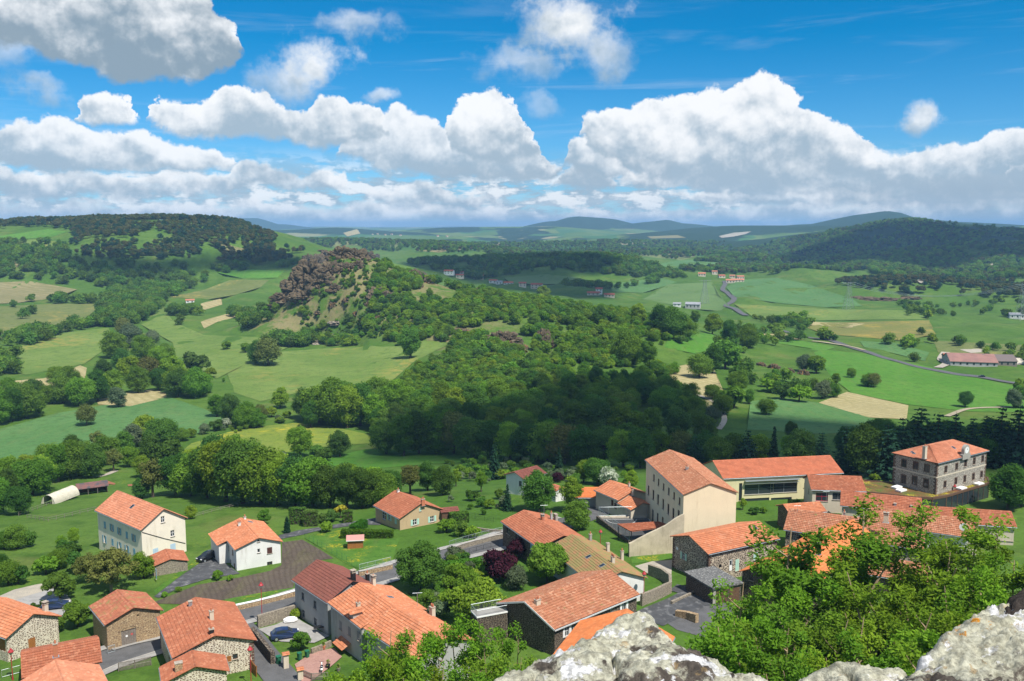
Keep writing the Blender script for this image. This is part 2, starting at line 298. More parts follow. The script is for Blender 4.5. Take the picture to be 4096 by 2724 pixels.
# hills: crest polylines as (x px, y px in the 1024 frame, distance m, width towards us, width behind)
def crest(l): return [(tuple(at_y((4 * a, 4 * b), d)), wf, wb) for a, b, d, wf, wb in l]
HILLS = [
 crest([(-260, 226, 1600, 520, 600), (-80, 224, 1550, 500, 600), (20, 222.5, 1500, 480, 600), (90, 220.5, 1480, 430, 600), (160, 219.5, 1450, 420, 600), (205, 221, 1430, 400, 500), (240, 228, 1400, 360, 450), (275, 240, 1380, 300, 350), (305, 252, 1340, 220, 300)]),
 crest([(392, 272, 1550, 140, 300), (440, 262, 1650, 210, 300), (520, 259, 1700, 330, 300), (575, 257, 1680, 360, 300), (605, 258, 1640, 360, 260), (640, 268, 1580, 280, 240), (676, 278, 1500, 160, 200)]),
 crest([(240, 243, 2500, 300, 500), (330, 241, 2500, 350, 500), (420, 243, 2450, 350, 500), (480, 249, 2400, 300, 500), (530, 256, 2350, 200, 400)]),
 crest([(480, 243, 3400, 500, 600), (600, 241, 3400, 600, 600), (680, 243, 3300, 500, 600)]),
 crest([(690, 266, 2700, 260, 500), (740, 254, 2850, 420, 600), (800, 240, 2950, 700, 800), (850, 230, 3000, 850, 900), (893, 221, 3000, 900, 900), (940, 221.5, 2950, 950, 900), (985, 226, 2850, 900, 800), (1060, 231, 2700, 900, 800), (1300, 226, 2700, 900, 900)]),
 crest([(900, 262, 2000, 260, 300), (960, 250, 2050, 420, 420), (1024, 240, 2050, 520, 500), (1200, 232, 2000, 560, 600)]),
 crest([(780, 278, 1560, 130, 160), (803, 268, 1580, 190, 160), (822, 270, 1570, 190, 160), (850, 281, 1500, 130, 160)]),
 crest([(845, 287, 1300, 80, 160), (880, 281, 1310, 110, 200), (930, 281, 1300, 120, 200), (985, 288, 1260, 110, 200), (1080, 294, 1220, 110, 200)]),
 crest([(236, 219.5, 9500, 500, 700), (243, 218.2, 9500, 620, 800), (256, 218.0, 9500, 620, 800), (266, 220.5, 9500, 560, 700), (276, 224, 9500, 420, 600)]),
 crest([(556, 221, 7200, 260, 500), (568, 217.4, 7200, 420, 600), (578, 216.2, 7200, 520, 700), (598, 217.6, 7200, 560, 700), (614, 219, 7200, 520, 700), (634, 223.8, 7200, 420, 600), (652, 221.5, 7000, 380, 600), (668, 219.6, 7000, 420, 600), (684, 223.5, 7000, 300, 500)]),
 crest([(815, 224, 5600, 300, 600), (835, 219.5, 5600, 420, 700), (858, 214.8, 5600, 520, 800), (872, 213, 5600, 560, 800), (886, 211.0, 5600, 600, 800), (898, 212.4, 5600, 520, 800), (914, 218, 5600, 420, 700), (960, 222, 5600, 500, 700)]),
 crest([(700, 232, 4300, 800, 900), (740, 225.5, 4500, 1100, 900), (800, 225.5, 4600, 1200, 900), (880, 227, 4700, 1100, 900)]),
 crest([(290, 230, 5200, 900, 900), (330, 227.5, 5200, 1000, 900), (372, 231, 5000, 700, 800)]),
 crest([(470, 227, 6000, 900, 900), (540, 226.5, 5800, 900, 900)]),
 # the volcanic neck with its spur towards the right
 crest([(284, 318, 760, 40, 70), (300, 286, 775, 70, 80), (325, 262, 790, 105, 90), (350, 254, 800, 120, 100), (378, 262, 800, 125, 100), (400, 274, 795, 130, 110), (440, 287, 780, 150, 130), (490, 297, 765, 190, 150), (540, 305, 745, 220, 160), (600, 315, 725, 230, 160), (650, 328, 700, 200, 150), (705, 346, 670, 150, 130), (745, 361, 640, 90, 100)]),
]
HG = []
for H in HILLS:
    best = np.full(XX.shape, -1e9); bx = ZZ
    P = np.array([q[0] for q in H]); Wf = np.array([q[1] for q in H]); Wb = np.array([q[2] for q in H])
    d2b = np.full(XX.shape, 1e18); zc = np.zeros_like(XX); wf = np.ones_like(XX); wb = np.ones_like(XX); dyy = np.zeros_like(XX)
    for i in range(len(P) - 1):
        a, b_ = P[i], P[i + 1]; d = b_[:2] - a[:2]; L2 = d @ d
        t = np.clip(((XX - a[0]) * d[0] + (YY - a[1]) * d[1]) / L2, 0, 1)
        qx, qy = a[0] + t * d[0], a[1] + t * d[1]; dd = (XX - qx) ** 2 + (YY - qy) ** 2; m = dd < d2b
        d2b = np.where(m, dd, d2b); zc = np.where(m, a[2] + t * (b_[2] - a[2]), zc); wf = np.where(m, Wf[i] + t * (Wf[i + 1] - Wf[i]), wf); wb = np.where(m, Wb[i] + t * (Wb[i + 1] - Wb[i]), wb); dyy = np.where(m, YY - qy, dyy)
    w = np.where(dyy < 0, wf, wb); rr = np.sqrt(d2b) / w
    lump = 1 + .22 * vnoise(XX / (.33 * w.mean()) + 11, YY / (.33 * w.mean()), 5) * np.clip(rr * 2, 0, 1)
    gg = .5 * (1 + np.cos(np.pi * np.clip(rr * lump, 0, 1)))
    HG.append(gg); ZZ = np.where(zc > ZZ, ZZ + (zc - ZZ) * gg, ZZ)
def hz(x, y):                                   # height of the ground sheet (bilinear in its own grid)
    x = np.asarray(x, float); y = np.asarray(y, float)
    i = np.clip((np.log((y + 140) / 20.)) / GV[-1] * (NR - 1), 0, NR - 1.001); j = np.clip((x / HX(y) + 1.55) / 3.1 * (NC - 1), 0, NC - 1.001)
    i0 = i.astype(int); j0 = j.astype(int); fi = i - i0; fj = j - j0
    return (ZZ[i0, j0] * (1 - fj) + ZZ[i0, j0 + 1] * fj) * (1 - fi) + (ZZ[i0 + 1, j0] * (1 - fj) + ZZ[i0 + 1, j0 + 1] * fj) * fi
def GN_(Ps, ymin=60.):                          # many photo pixels -> ground points (first hit of the view ray)
    D = np.array([ray(P) for P in Ps]); n = len(D); out = np.zeros((n, 3)); done = np.zeros(n, bool); ta = np.full(n, ymin)
    ys = ymin * np.exp(np.arange(0, 1060) * .0058)
    zprev = None
    for k, y in enumerate(ys):
        x = D[:, 0] / D[:, 1] * y; z = CAMZ + D[:, 2] / D[:, 1] * y; d = z - hz(x, np.full(n, y))
        if k:
            hit = (~done) & (d <= 0)
            if hit.any():
                t = dprev[hit] / (dprev[hit] - d[hit] + 1e-9); yy = ys[k - 1] + t * (y - ys[k - 1])
                xx = D[hit, 0] / D[hit, 1] * yy; out[hit] = np.stack([xx, yy, hz(xx, yy)], 1); done |= hit
        dprev = d
        if done.all(): break
    far_ = ~done
    if far_.any(): out[far_] = np.stack([D[far_, 0] / D[far_, 1] * 9000, np.full(far_.sum(), 9000.), hz(D[far_, 0] / D[far_, 1] * 9000, np.full(far_.sum(), 9000.))], 1)
    return out
def G(P, ymin=60.): return GN_([P], ymin)[0]

# woodland share of the ground, for country too far off to show single trees
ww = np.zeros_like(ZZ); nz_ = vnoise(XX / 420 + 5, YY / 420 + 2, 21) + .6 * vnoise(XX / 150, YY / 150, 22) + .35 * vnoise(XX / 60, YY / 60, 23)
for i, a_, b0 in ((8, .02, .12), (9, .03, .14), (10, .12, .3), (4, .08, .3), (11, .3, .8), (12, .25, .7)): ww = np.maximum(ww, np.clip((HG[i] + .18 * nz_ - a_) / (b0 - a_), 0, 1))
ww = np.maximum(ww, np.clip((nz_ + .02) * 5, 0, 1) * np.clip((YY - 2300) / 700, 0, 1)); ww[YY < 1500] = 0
M_GROUND, b, out = new_mat('valley_ground'); P = pos(b, 'world')
col = b.mix(b.ss(b.noise(P, .014, 4, .6).outputs[0], .35, .65), (.064, .140, .018, 1), (.098, .172, .028, 1))
col = b.mix(b.ss(b.noise(P, .11, 5, .7).outputs[0], .45, .7), col, (.050, .110, .015, 1))
col = b.mix(b.m('MULTIPLY', b.ss(b.noise(P, .028, 4, .65).outputs[0], .56, .7), .55), col, (.15, .165, .045, 1))
fl = b.m('MULTIPLY', b.ss(b.noise(P, .03, 3).outputs[0], .58, .7), b.ss(b.noise(P, 1.1, 4, .7).outputs[0], .55, .65)); col = b.mix(b.m('MULTIPLY', fl, .6), col, (.30, .27, .04, 1))
vo = b.n('ShaderNodeTexVoronoi'); b.put(vo.inputs['Vector'], b.vm('MULTIPLY', P, (1 / 190., 1 / 320., 0))); vo.inputs['Scale'].default_value = 1.; sp3 = b.n('ShaderNodeSeparateColor'); b.put(sp3.inputs[0], vo.outputs['Color'])
par = b.mix(b.ss(sp3.outputs[0], .0, 1., typ='LINEAR'), (.075, .15, .03, 1), (.14, .20, .055, 1)); par = b.mix(b.ss(sp3.outputs[1], .82, .84), par, (.34, .30, .16, 1)); par = b.mix(b.ss(sp3.outputs[2], .8, .82), par, (.055, .15, .05, 1))
spz = b.n('ShaderNodeSeparateXYZ'); b.put(spz.inputs[0], P); col = b.mix(b.m('MULTIPLY', b.ss(spz.outputs[1], 1900, 2900), .85), col, par)
dr = b.n('ShaderNodeAttribute'); dr.attribute_name = 'dry'; col = b.mix(b.m('MULTIPLY', dr.outputs['Fac'], b.ss(b.noise(P, .06, 5, .7).outputs[0], .40, .56)), col, b.mix(b.noise(P, .4, 4, .7).outputs[0], (.26, .21, .11, 1), (.15, .155, .055, 1)))   # thin dry turf on the neck
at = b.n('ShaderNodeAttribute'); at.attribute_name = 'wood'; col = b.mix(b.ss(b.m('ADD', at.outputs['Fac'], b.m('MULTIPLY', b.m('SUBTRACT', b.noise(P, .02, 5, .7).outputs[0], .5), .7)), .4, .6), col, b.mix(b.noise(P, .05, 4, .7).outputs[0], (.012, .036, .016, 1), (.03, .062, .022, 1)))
st = b.noise(P, .45, 5, .75).outputs[0]; col = b.mix(b.m('MULTIPLY', b.ss(st, .48, .66), .5), col, b.mix(.5, col, (.012, .03, .006, 1)))
fine = b.noise(P, 1.6, 4, .7).outputs[0]; col = b.mix(b.m('MULTIPLY', b.ss(fine, .35, .75), .45), col, b.mix(.5, col, (0, 0, 0, 1)))
p = b.n('ShaderNodeBsdfPrincipled'); b.put(p.inputs['Base Color'], col); p.inputs['Roughness'].default_value = .9; p.inputs['Specular IOR Level'].default_value = .1
bp = b.n('ShaderNodeBump'); bp.inputs['Strength'].default_value = .5; bp.inputs['Distance'].default_value = .25; b.put(bp.inputs['Height'], fine); b.put(p.inputs['Normal'], bp.outputs[0]); M_GROUND.node_tree.links.new(p.outputs[0], out.inputs[0])
idx = np.arange(NR * NC).reshape(NR, NC)
F4 = np.stack([idx[:-1, :-1], idx[:-1, 1:], idx[1:, 1:], idx[1:, :-1]], -1).reshape(-1, 4)
ground = link(bpy.data.objects.new('ground', np_mesh('ground', np.stack([XX, YY, ZZ], -1).reshape(-1, 3), F4, M_GROUND, True)))
wd = ground.data.attributes.new('dry', 'FLOAT', 'POINT'); wd.data.foreach_set('value', (np.clip((HG[14] - .12) * 4, 0, 1) * np.clip((20 - XX) / 60, 0, 1)).ravel().astype(np.float32))
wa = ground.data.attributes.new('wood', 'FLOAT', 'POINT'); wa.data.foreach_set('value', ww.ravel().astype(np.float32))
tag(ground, 'grassy valley floor with hills rising to the horizon', 'ground', kind='structure')

# ------------------------------------------------------------------ fields, draped a little above the sheet
def densify(P, step):
    o = []
    for a, b_ in zip(P, P[1:] + P[:1]):
        n = max(1, int(np.hypot(*(np.array(b_) - np.array(a))) / step)); o += [tuple(np.array(a) + (np.array(b_) - np.array(a)) * i / n) for i in range(n)]
    return o
def drape(name, plan, material, lift=.1, step=6., kind='structure', label=None, cat=None, parent=None, jit=0.):
    pl = np.array(plan, float)
    if jit: pl = pl + rng.normal(0, jit, pl.shape)
    c = pl.mean(0); mn, mx = pl.min(0), pl.max(0)
    gx, gy = np.meshgrid(np.arange(mn[0] + step / 2, mx[0], step), np.arange(mn[1] + step / 2, mx[1], step)); ip = np.stack([gx.ravel(), gy.ravel()], 1)
    ip = ip[inside(ip, pl)]
    V = [Vector(p - c) for p in pl] + [Vector(p - c) for p in ip]; n = len(pl)
    r = delaunay_2d_cdt(V, [(i, (i + 1) % n) for i in range(n)], [list(range(n))], 1, 1e-4)
    vv = np.array([(v.x, v.y) for v in r[0]]) + c; z = hz(vv[:, 0], vv[:, 1]) + lift
    me = bpy.data.meshes.new(name); me.from_pydata([tuple(q) for q in np.column_stack([vv, z])], [], [f if Vector.__len__ and poly_ccw(vv, f) else tuple(reversed(f)) for f in r[2]])
    me.materials.append(material); me.polygons.foreach_set('use_smooth', [True] * len(me.polygons)); me.update()
    o = link(bpy.data.objects.new(name, me), parent)
    if kind: o['kind'] = kind
    if label: o['label'] = label
    if cat: o['category'] = cat
    return o
def poly_ccw(v, f):
    a, b_, c = v[f[0]], v[f[1]], v[f[2]]; return (b_[0] - a[0]) * (c[1] - a[1]) - (b_[1] - a[1]) * (c[0] - a[0]) > 0
def inside(p, poly):
    x, y = p[:, 0], p[:, 1]; r = np.zeros(len(p), bool); n = len(poly)
    for i in range(n):
        x0, y0 = poly[i]; x1, y1 = poly[(i + 1) % n]
        with np.errstate(divide='ignore', invalid='ignore'):
            r ^= ((y0 > y) != (y1 > y)) & (x < (x1 - x0) * (y - y0) / (y1 - y0) + x0)
    return r
M_WHEAT = ground_mat('young_wheat', (.082, .185, .055), (.10, .205, .066), (.066, .15, .044), .02, .25, 2.2)
M_MEADOW = ground_mat('meadow_grass', (.125, .20, .040), (.165, .235, .056), (.09, .155, .032), .02, .16, 1.5, flowers=(.27, .25, .06), fl_s=.012)
M_LUSH = ground_mat('lush_grass', (.075, .20, .022), (.095, .225, .03), (.058, .16, .02), .015, .2, 1.8)
M_YELLOW = ground_mat('buttercup_meadow', (.16, .22, .035), (.20, .25, .04), (.11, .175, .03), .03, .2, 1.8, flowers=(.42, .36, .03), fl_s=.03)
M_HAY = ground_mat('mown_hay', (.40, .34, .17), (.34, .29, .14), (.46, .40, .22), .03, .3, 2., rows=(35, 5.5), row_c=(.28, .25, .11))
M_STUB = ground_mat('stubble', (.25, .22, .11), (.20, .19, .085), (.29, .25, .13), .015, .12, 1.2, rows=(72, 9.), row_c=(.16, .16, .06))
M_BARE = ground_mat('dry_bare_earth', (.36, .31, .22), (.42, .36, .26), (.30, .26, .17), .05, .4, 3.)
M_SOIL = ground_mat('tilled_soil', (.105, .082, .066), (.125, .10, .08), (.085, .067, .053), .08, .6, 4., rows=(20, .9), row_c=(.078, .06, .047))
M_OLIVE = ground_mat('rank_pasture', (.13, .165, .045), (.155, .18, .06), (.10, .135, .035), .018, .15, 1.4, flowers=(.30, .25, .07), fl_s=.02)
M_RUST = ground_mat('flowering_meadow', (.17, .18, .05), (.22, .19, .055), (.13, .17, .04), .01, .08, 1., flowers=(.34, .26, .05), fl_s=.009)
M_PALEGR = ground_mat('sown_field', (.11, .19, .06), (.125, .205, .068), (.10, .175, .055), .01, .1, 1.)
FIELDS = [
 ('wheat_field', M_WHEAT, [(-40, 1000), (130, 952), (250, 932), (390, 915), (470, 942), (528, 966), (440, 1005), (370, 1026), (260, 1018), (150, 1040), (60, 1072), (-40, 1098)]),
 ('hay_field', M_HAY, [(222, 922), (300, 903), (352, 897), (382, 906), (384, 916), (300, 936), (226, 932)]),
 ('hay_field', M_HAY, [(-30, 882), (100, 872), (185, 842), (200, 848), (196, 872), (120, 900), (60, 915), (-30, 905)]),
 ('hay_field', M_HAY, [(462, 700), (510, 688), (512, 702), (464, 716)]),
 ('hay_field', M_HAY, [(462, 742), (520, 724), (580, 712), (585, 720), (500, 742), (470, 757)]),
 ('pasture', M_MEADOW, [(15, 806), (160, 765), (250, 755), (262, 790), (195, 838), (60, 864), (10, 850)]),
 ('stubble_field', M_STUB, [(-40, 652), (70, 648), (178, 667), (120, 688), (40, 698), (-40, 702)]),
 ('pasture', M_OLIVE, [(-40, 708), (120, 700), (240, 700), (215, 745), (110, 770), (-40, 785)]),
 ('pasture', M_MEADOW, [(325, 748), (375, 700), (400, 742), (470, 772), (560, 776), (640, 780), (665, 800), (560, 842), (500, 872), (410, 842), (398, 790)]),
 ('pasture', M_MEADOW, [(520, 852), (600, 815), (740, 803), (830, 800), (920, 798), (975, 785), (1040, 790), (1000, 810), (955, 832), (900, 880), (820, 885), (700, 902), (600, 925), (540, 905)]),
 ('pasture', M_OLIVE, [(470, 668), (530, 645), (620, 645), (600, 662), (540, 680), (480, 690), (390, 685)]),
 ('green_field', M_LUSH, [(500, 628), (560, 621), (655, 624), (640, 640), (560, 642)]),
 ('buttercup_meadow', M_YELLOW, [(378, 1075), (440, 1022), (560, 985), (680, 975), (760, 982), (860, 1003), (850, 1022), (760, 1028), (640, 1045), (480, 1078)]),
 ('paddock', M_LUSH, [(735, 1060), (840, 1035), (1000, 1036), (1215, 1042), (1235, 1060), (1000, 1068), (800, 1085)]),
 ('hay_field', M_HAY, [(1515, 858), (1580, 840), (1645, 852), (1668, 905), (1632, 920), (1560, 880)]),
 ('hay_field', M_STUB, [(1580, 925), (1640, 920), (1650, 945), (1600, 948)]),
 ('green_field', M_LUSH, [(1868, 803), (1990, 815), (2140, 845), (2358, 895), (2450, 915), (2450, 960), (2358, 950), (2230, 948), (2090, 932), (1960, 905), (1915, 870)]),
 ('hay_field', M_HAY, [(1885, 928), (1950, 903), (2092, 934), (2088, 966), (2000, 962)]),
 ('wheat_field', M_WHEAT, [(1728, 925), (1790, 915), (1900, 930), (2015, 966), (2060, 985), (1900, 1000), (1720, 990)]),
 ('green_field', M_LUSH, [(1775, 772), (1925, 800), (1900, 808), (1785, 790)]),
 ('sown_field', M_WHEAT, [(1980, 786), (2060, 790), (2140, 812), (2130, 832), (2050, 812), (1990, 800)]),
 ('green_field', M_WHEAT, [(1672, 662), (1700, 645), (1790, 640), (1860, 655), (1965, 690), (1985, 705), (1900, 708), (1790, 698), (1690, 683)]),
 ('sown_field', M_PALEGR, [(1540, 655), (1640, 650), (1665, 690), (1690, 720), (1600, 712), (1480, 690)]),
 ('flowering_meadow', M_RUST, [(1830, 745), (1990, 742), (2140, 738), (2155, 770), (2080, 785), (1900, 770)]),
 ('hay_field', M_HAY, [(1800, 738), (1900, 743), (1992, 746), (1960, 755), (1850, 750)]),
 ('pasture', M_MEADOW, [(1690, 700), (1900, 712), (2100, 715), (2140, 735), (1900, 738), (1740, 735)]),
 ('pasture', M_OLIVE, [(2150, 785), (2358, 795), (2450, 800), (2450, 845), (2300, 835), (2160, 812)]),
 ('hay_field', M_HAY, [(1740, 770), (1810, 768), (1850, 782), (1760, 782)]),
 ('pasture', M_MEADOW, [(1290, 735), (1400, 740), (1480, 765), (1440, 780), (1330, 760)]),
 ('pasture', M_LUSH, [(1540, 775), (1640, 770), (1660, 800), (1600, 815), (1530, 800)]),
 ('green_field', M_PALEGR, [(1160, 640), (1260, 632), (1340, 640), (1280, 655), (1180, 655)]),
 ('sown_field', M_WHEAT, [(1400, 655), (1520, 640), (1560, 650), (1480, 675), (1410, 672)]),
 ('hay_field', M_STUB, [(-30, 604), (30, 600), (60, 610), (20, 622), (-30, 620)]),
 ('green_field', M_LUSH, [(0, 544), (110, 528), (155, 534), (120, 546), (40, 552), (-20, 555)]),
 ('pasture', M_MEADOW, [(-20, 556), (90, 552), (150, 560), (120, 570), (-20, 572)]),
 ('hay_field', M_STUB, [(490, 566), (520, 563), (580, 578), (560, 582), (500, 575)]),
 ('green_field', M_LUSH, [(2255, 540), (2358, 534), (2420, 533), (2420, 548), (2300, 545)]),
 ('green_field', M_WHEAT, [(1500, 610), (1560, 600), (1660, 596), (1690, 604), (1600, 615), (1520, 620)]),
 ('hay_field', M_HAY, [(790, 537), (822, 528), (830, 538), (800, 545)]),
 ('hay_field', M_STUB, [(960, 578), (1060, 570), (1085, 574), (1010, 582)]),
 ('hay_field', M_STUB, [(1490, 545), (1560, 542), (1580, 548), (1500, 550)]),
]
cnt = {}
for nm, mt_, pts in FIELDS:
    P = densify([Z0(*p) for p in pts], 60); pl = GN_(P)
    ok = pl[:, 1] < 8900; pl = pl[ok]
    d = np.median(pl[:, 1]); sz = max(np.ptp(pl[:, 0]), np.ptp(pl[:, 1]))
    drape(nm, pl[:, :2], mt_, lift=.05 + d * .00028, step=max(3., sz / 28))
# ------------------------------------------------------------------ building materials
def tile_mat(name, c1, c2, c3, moss=None, mossy=0.):
    m, b, out = new_mat(name); P = pos(b)
    vo = b.n('ShaderNodeTexVoronoi', voronoi_dimensions='3D'); b.put(vo.inputs['Vector'], P); vo.inputs['Scale'].default_value = 2.6
    sp_ = b.n('ShaderNodeSeparateColor'); b.put(sp_.inputs[0], vo.outputs['Color'])
    col = b.mix(sp_.outputs[0], c4(c1), c4(c2)); col = b.mix(b.m('MULTIPLY', b.ss(sp_.outputs[1], .72, 1.), .7), col, c4(c3))
    n = b.noise(P, .5, 5, .65).outputs[0]; col = b.mix(b.m('MULTIPLY', b.ss(n, .42, .66), .38), col, b.mix(.55, col, (.10, .05, .035, 1)))
    n2 = b.noise(P, 5., 4, .7).outputs[0]; col = b.mix(b.m('MULTIPLY', b.ss(n2, .62, .75), .35), col, (.55, .45, .38, 1))
    if moss: col = b.mix(b.m('MULTIPLY', b.ss(b.noise(P, .9, 6, .7).outputs[0], .62 - mossy * .3, .72 - mossy * .2), .8), col, c4(moss))
    p = b.n('ShaderNodeBsdfPrincipled'); b.put(p.inputs['Base Color'], col); p.inputs['Roughness'].default_value = .85; p.inputs['Specular IOR Level'].default_value = .2
    m.node_tree.links.new(p.outputs[0], out.inputs[0]); return m
MOSS = (.20, .19, .07)
T_ORANGE = tile_mat('orange_clay_tile', (.54, .205, .10), (.44, .16, .078), (.60, .29, .17))
T_BRIGHT = tile_mat('bright_orange_tile', (.62, .20, .065), (.55, .17, .055), (.66, .25, .10))
T_WING = tile_mat('new_terracotta_tile', (.50, .165, .085), (.45, .145, .075), (.54, .20, .11))
T_SALMON = tile_mat('salmon_tile', (.54, .22, .125), (.46, .18, .10), (.60, .29, .18))
T_RED = tile_mat('red_clay_tile', (.39, .135, .07), (.31, .105, .055), (.48, .21, .12))
T_MAROON = tile_mat('maroon_tile', (.21, .075, .055), (.18, .065, .05), (.25, .095, .07))
T_PINK = tile_mat('weathered_pink_tile', (.42, .175, .095), (.32, .13, .07), (.53, .30, .19), MOSS, .1)
T_OLD = tile_mat('old_clay_tile', (.40, .14, .075), (.30, .10, .06), (.47, .22, .13), MOSS, .35)
T_MOSSY = tile_mat('mossy_clay_tile', (.34, .16, .085), (.30, .17, .08), (.24, .20, .09), MOSS, .75)
def stone_mat(name, stone1, stone2, mortar, sc=(2.4, 2.4, 4.2), edge=.10, bump=.6):
    m, b, out = new_mat(name); P = pos(b); Q = b.vm('MULTIPLY', b.vm('ADD', P, b.vm('SCALE', b.noise(P, 1.3, 2).outputs['Color'], sc=.25)), sc)
    v1 = b.n('ShaderNodeTexVoronoi', feature='DISTANCE_TO_EDGE'); b.put(v1.inputs['Vector'], Q); v1.inputs['Scale'].default_value = 1; v1.inputs['Randomness'].default_value = .8
    v2 = b.n('ShaderNodeTexVoronoi'); b.put(v2.inputs['Vector'], Q); v2.inputs['Scale'].default_value = 1; v2.inputs['Randomness'].default_value = .8
    sp_ = b.n('ShaderNodeSeparateColor'); b.put(sp_.inputs[0], v2.outputs['Color'])
    k = b.ss(b.m('ADD', v1.outputs['Distance'], b.m('MULTIPLY', b.m('SUBTRACT', b.noise(P, 9., 3).outputs[0], .5), .08)), edge * .6, edge * 1.3)
    col = b.mix(k, c4(mortar), b.mix(sp_.outputs[0], c4(stone1), c4(stone2)))
    n = b.noise(P, .7, 5, .6).outputs[0]; col = b.mix(b.m('MULTIPLY', b.ss(n, .5, .75), .3), col, b.mix(.5, col, (.05, .045, .035, 1)))
    p = b.n('ShaderNodeBsdfPrincipled'); b.put(p.inputs['Base Color'], col); p.inputs['Roughness'].default_value = .9; p.inputs['Specular IOR Level'].default_value = .15
    bp = b.n('ShaderNodeBump'); bp.inputs['Strength'].default_value = bump; bp.inputs['Distance'].default_value = .06; b.put(bp.inputs['Height'], k); b.put(p.inputs['Normal'], bp.outputs[0])
    m.node_tree.links.new(p.outputs[0], out.inputs[0]); return m
W_STONE_D = stone_mat('basalt_rubble_pale_joints', (.085, .06, .05), (.055, .043, .038), (.52, .44, .34), edge=.13)
W_STONE_B = stone_mat('dark_basalt_rubble', (.07, .052, .043), (.045, .037, .033), (.24, .20, .15), edge=.07)
W_STONE_P = stone_mat('pale_pointed_rubble', (.22, .15, .10), (.14, .10, .08), (.66, .59, .47), (2.6, 2.6, 4.6), edge=.2)
W_STONE_O = stone_mat('ochre_rubble', (.34, .23, .13), (.22, .15, .095), (.50, .38, .23), (2.6, 2.6, 4.4), edge=.08)
W_STONE_G = stone_mat('grey_coursed_rubble', (.20, .185, .16), (.13, .12, .11), (.46, .42, .36), (2.2, 2.2, 5.), edge=.12)
W_STONE_W = stone_mat('old_field_wall', (.26, .22, .17), (.17, .145, .115), (.34, .30, .23), (2.6, 2.6, 4.6), edge=.08)
def stucco(name, c, stain=.12):
    m, b, out = new_mat(name); P = pos(b); d1, d2 = tuple(q * (1 - stain) for q in c) + (1,), tuple(q * (1 - 3 * stain) * f for q, f in zip(c, (1, .96, .9))) + (1,)
    col = b.mix(b.ss(b.noise(P, .5, 5, .6).outputs[0], .35, .65), c4(c), d1); col = b.mix(b.m('MULTIPLY', b.ss(b.noise(b.vm('MULTIPLY', P, (1.6, 1.6, .22)), 1., 5, .65).outputs[0], .52, .75), .75), col, d2)   # run-off streaks
    col = b.mix(b.m('MULTIPLY', b.ss(b.noise(P, 7., 4, .7).outputs[0], .5, .8), .3), col, d2)
    p = b.n('ShaderNodeBsdfPrincipled'); b.put(p.inputs['Base Color'], col); p.inputs['Roughness'].default_value = .92; p.inputs['Specular IOR Level'].default_value = .15; m.node_tree.links.new(p.outputs[0], out.inputs[0]); return m
S_CREAM = stucco('cream_render', (.80, .73, .60), .08); S_WHITE = stucco('white_render', (.74, .74, .71), .09); S_YELLOW = stucco('pale_yellow_render', (.78, .67, .47), .05)
S_TAN = stucco('tan_render', (.50, .37, .22), .08); S_GREY = stucco('grey_render', (.42, .42, .41)); S_LEMON = stucco('lemon_render', (.66, .60, .36), .05)
S_OLDWALL = stucco('stained_old_render', (.55, .48, .35), .22); S_CONC = stucco('concrete', (.38, .36, .32), .15); S_BEIGE = stucco('beige_render', (.60, .53, .42), .08)
WHITE = mat('white_paint', (.78, .78, .77), rough=.5); DARKWOOD = mat('dark_wood', (.10, .055, .035), (.14, .08, .05), 3., .7)
WOOD = mat('varnished_wood', (.36, .15, .045), (.28, .11, .03), 3., .6); GREYWOOD = mat('weathered_wood', (.23, .20, .17), (.16, .14, .12), 4., .85)
BLUE = mat('blue_shutter_paint', (.16, .34, .48), (.20, .40, .53), 2., .55); PALEBLUE = mat('pale_blue_paint', (.42, .55, .66), rough=.6); MINT = mat('mint_paint', (.40, .62, .52), rough=.6)
BROWN = mat('brown_shutter_paint', (.085, .035, .028), rough=.6); GREYSH = mat('grey_shutter_paint', (.23, .23, .25), rough=.6); REDP = mat('red_frame_paint', (.50, .03, .07), rough=.45)
REDPOST = mat('red_lacquer', (.36, .035, .04), rough=.35); ZINC = mat('zinc', (.42, .44, .47), (.34, .36, .39), 2., .45, metal=.5); STEEL = mat('galvanised_steel', (.45, .50, .52), rough=.4, metal=.6)
DARKMETAL = mat('dark_metal', (.03, .032, .035), rough=.4, metal=.4); GREENP = mat('green_plastic', (.02, .13, .07), rough=.5); SILLST = mat('sill_stone', (.42, .36, .29), (.30, .25, .2), 4., .9)
DARKIN = mat('dark_interior', (.015, .013, .012), rough=.9); TERRA = mat('terracotta', (.48, .17, .09), rough=.8); QUOIN = mat('brown_quoin_stone', (.14, .085, .06), (.10, .065, .05), 3., .9)
m_, b_, o_ = new_mat('window_glass'); p_ = b_.n('ShaderNodeBsdfPrincipled'); p_.inputs['Base Color'].default_value = (.03, .038, .045, 1); p_.inputs['Roughness'].default_value = .06; p_.inputs['Specular IOR Level'].default_value = .6
m_.node_tree.links.new(p_.outputs[0], o_.inputs[0]); GLASS = m_
CURTAIN = mat('net_curtain', (.55, .55, .53), rough=.9)

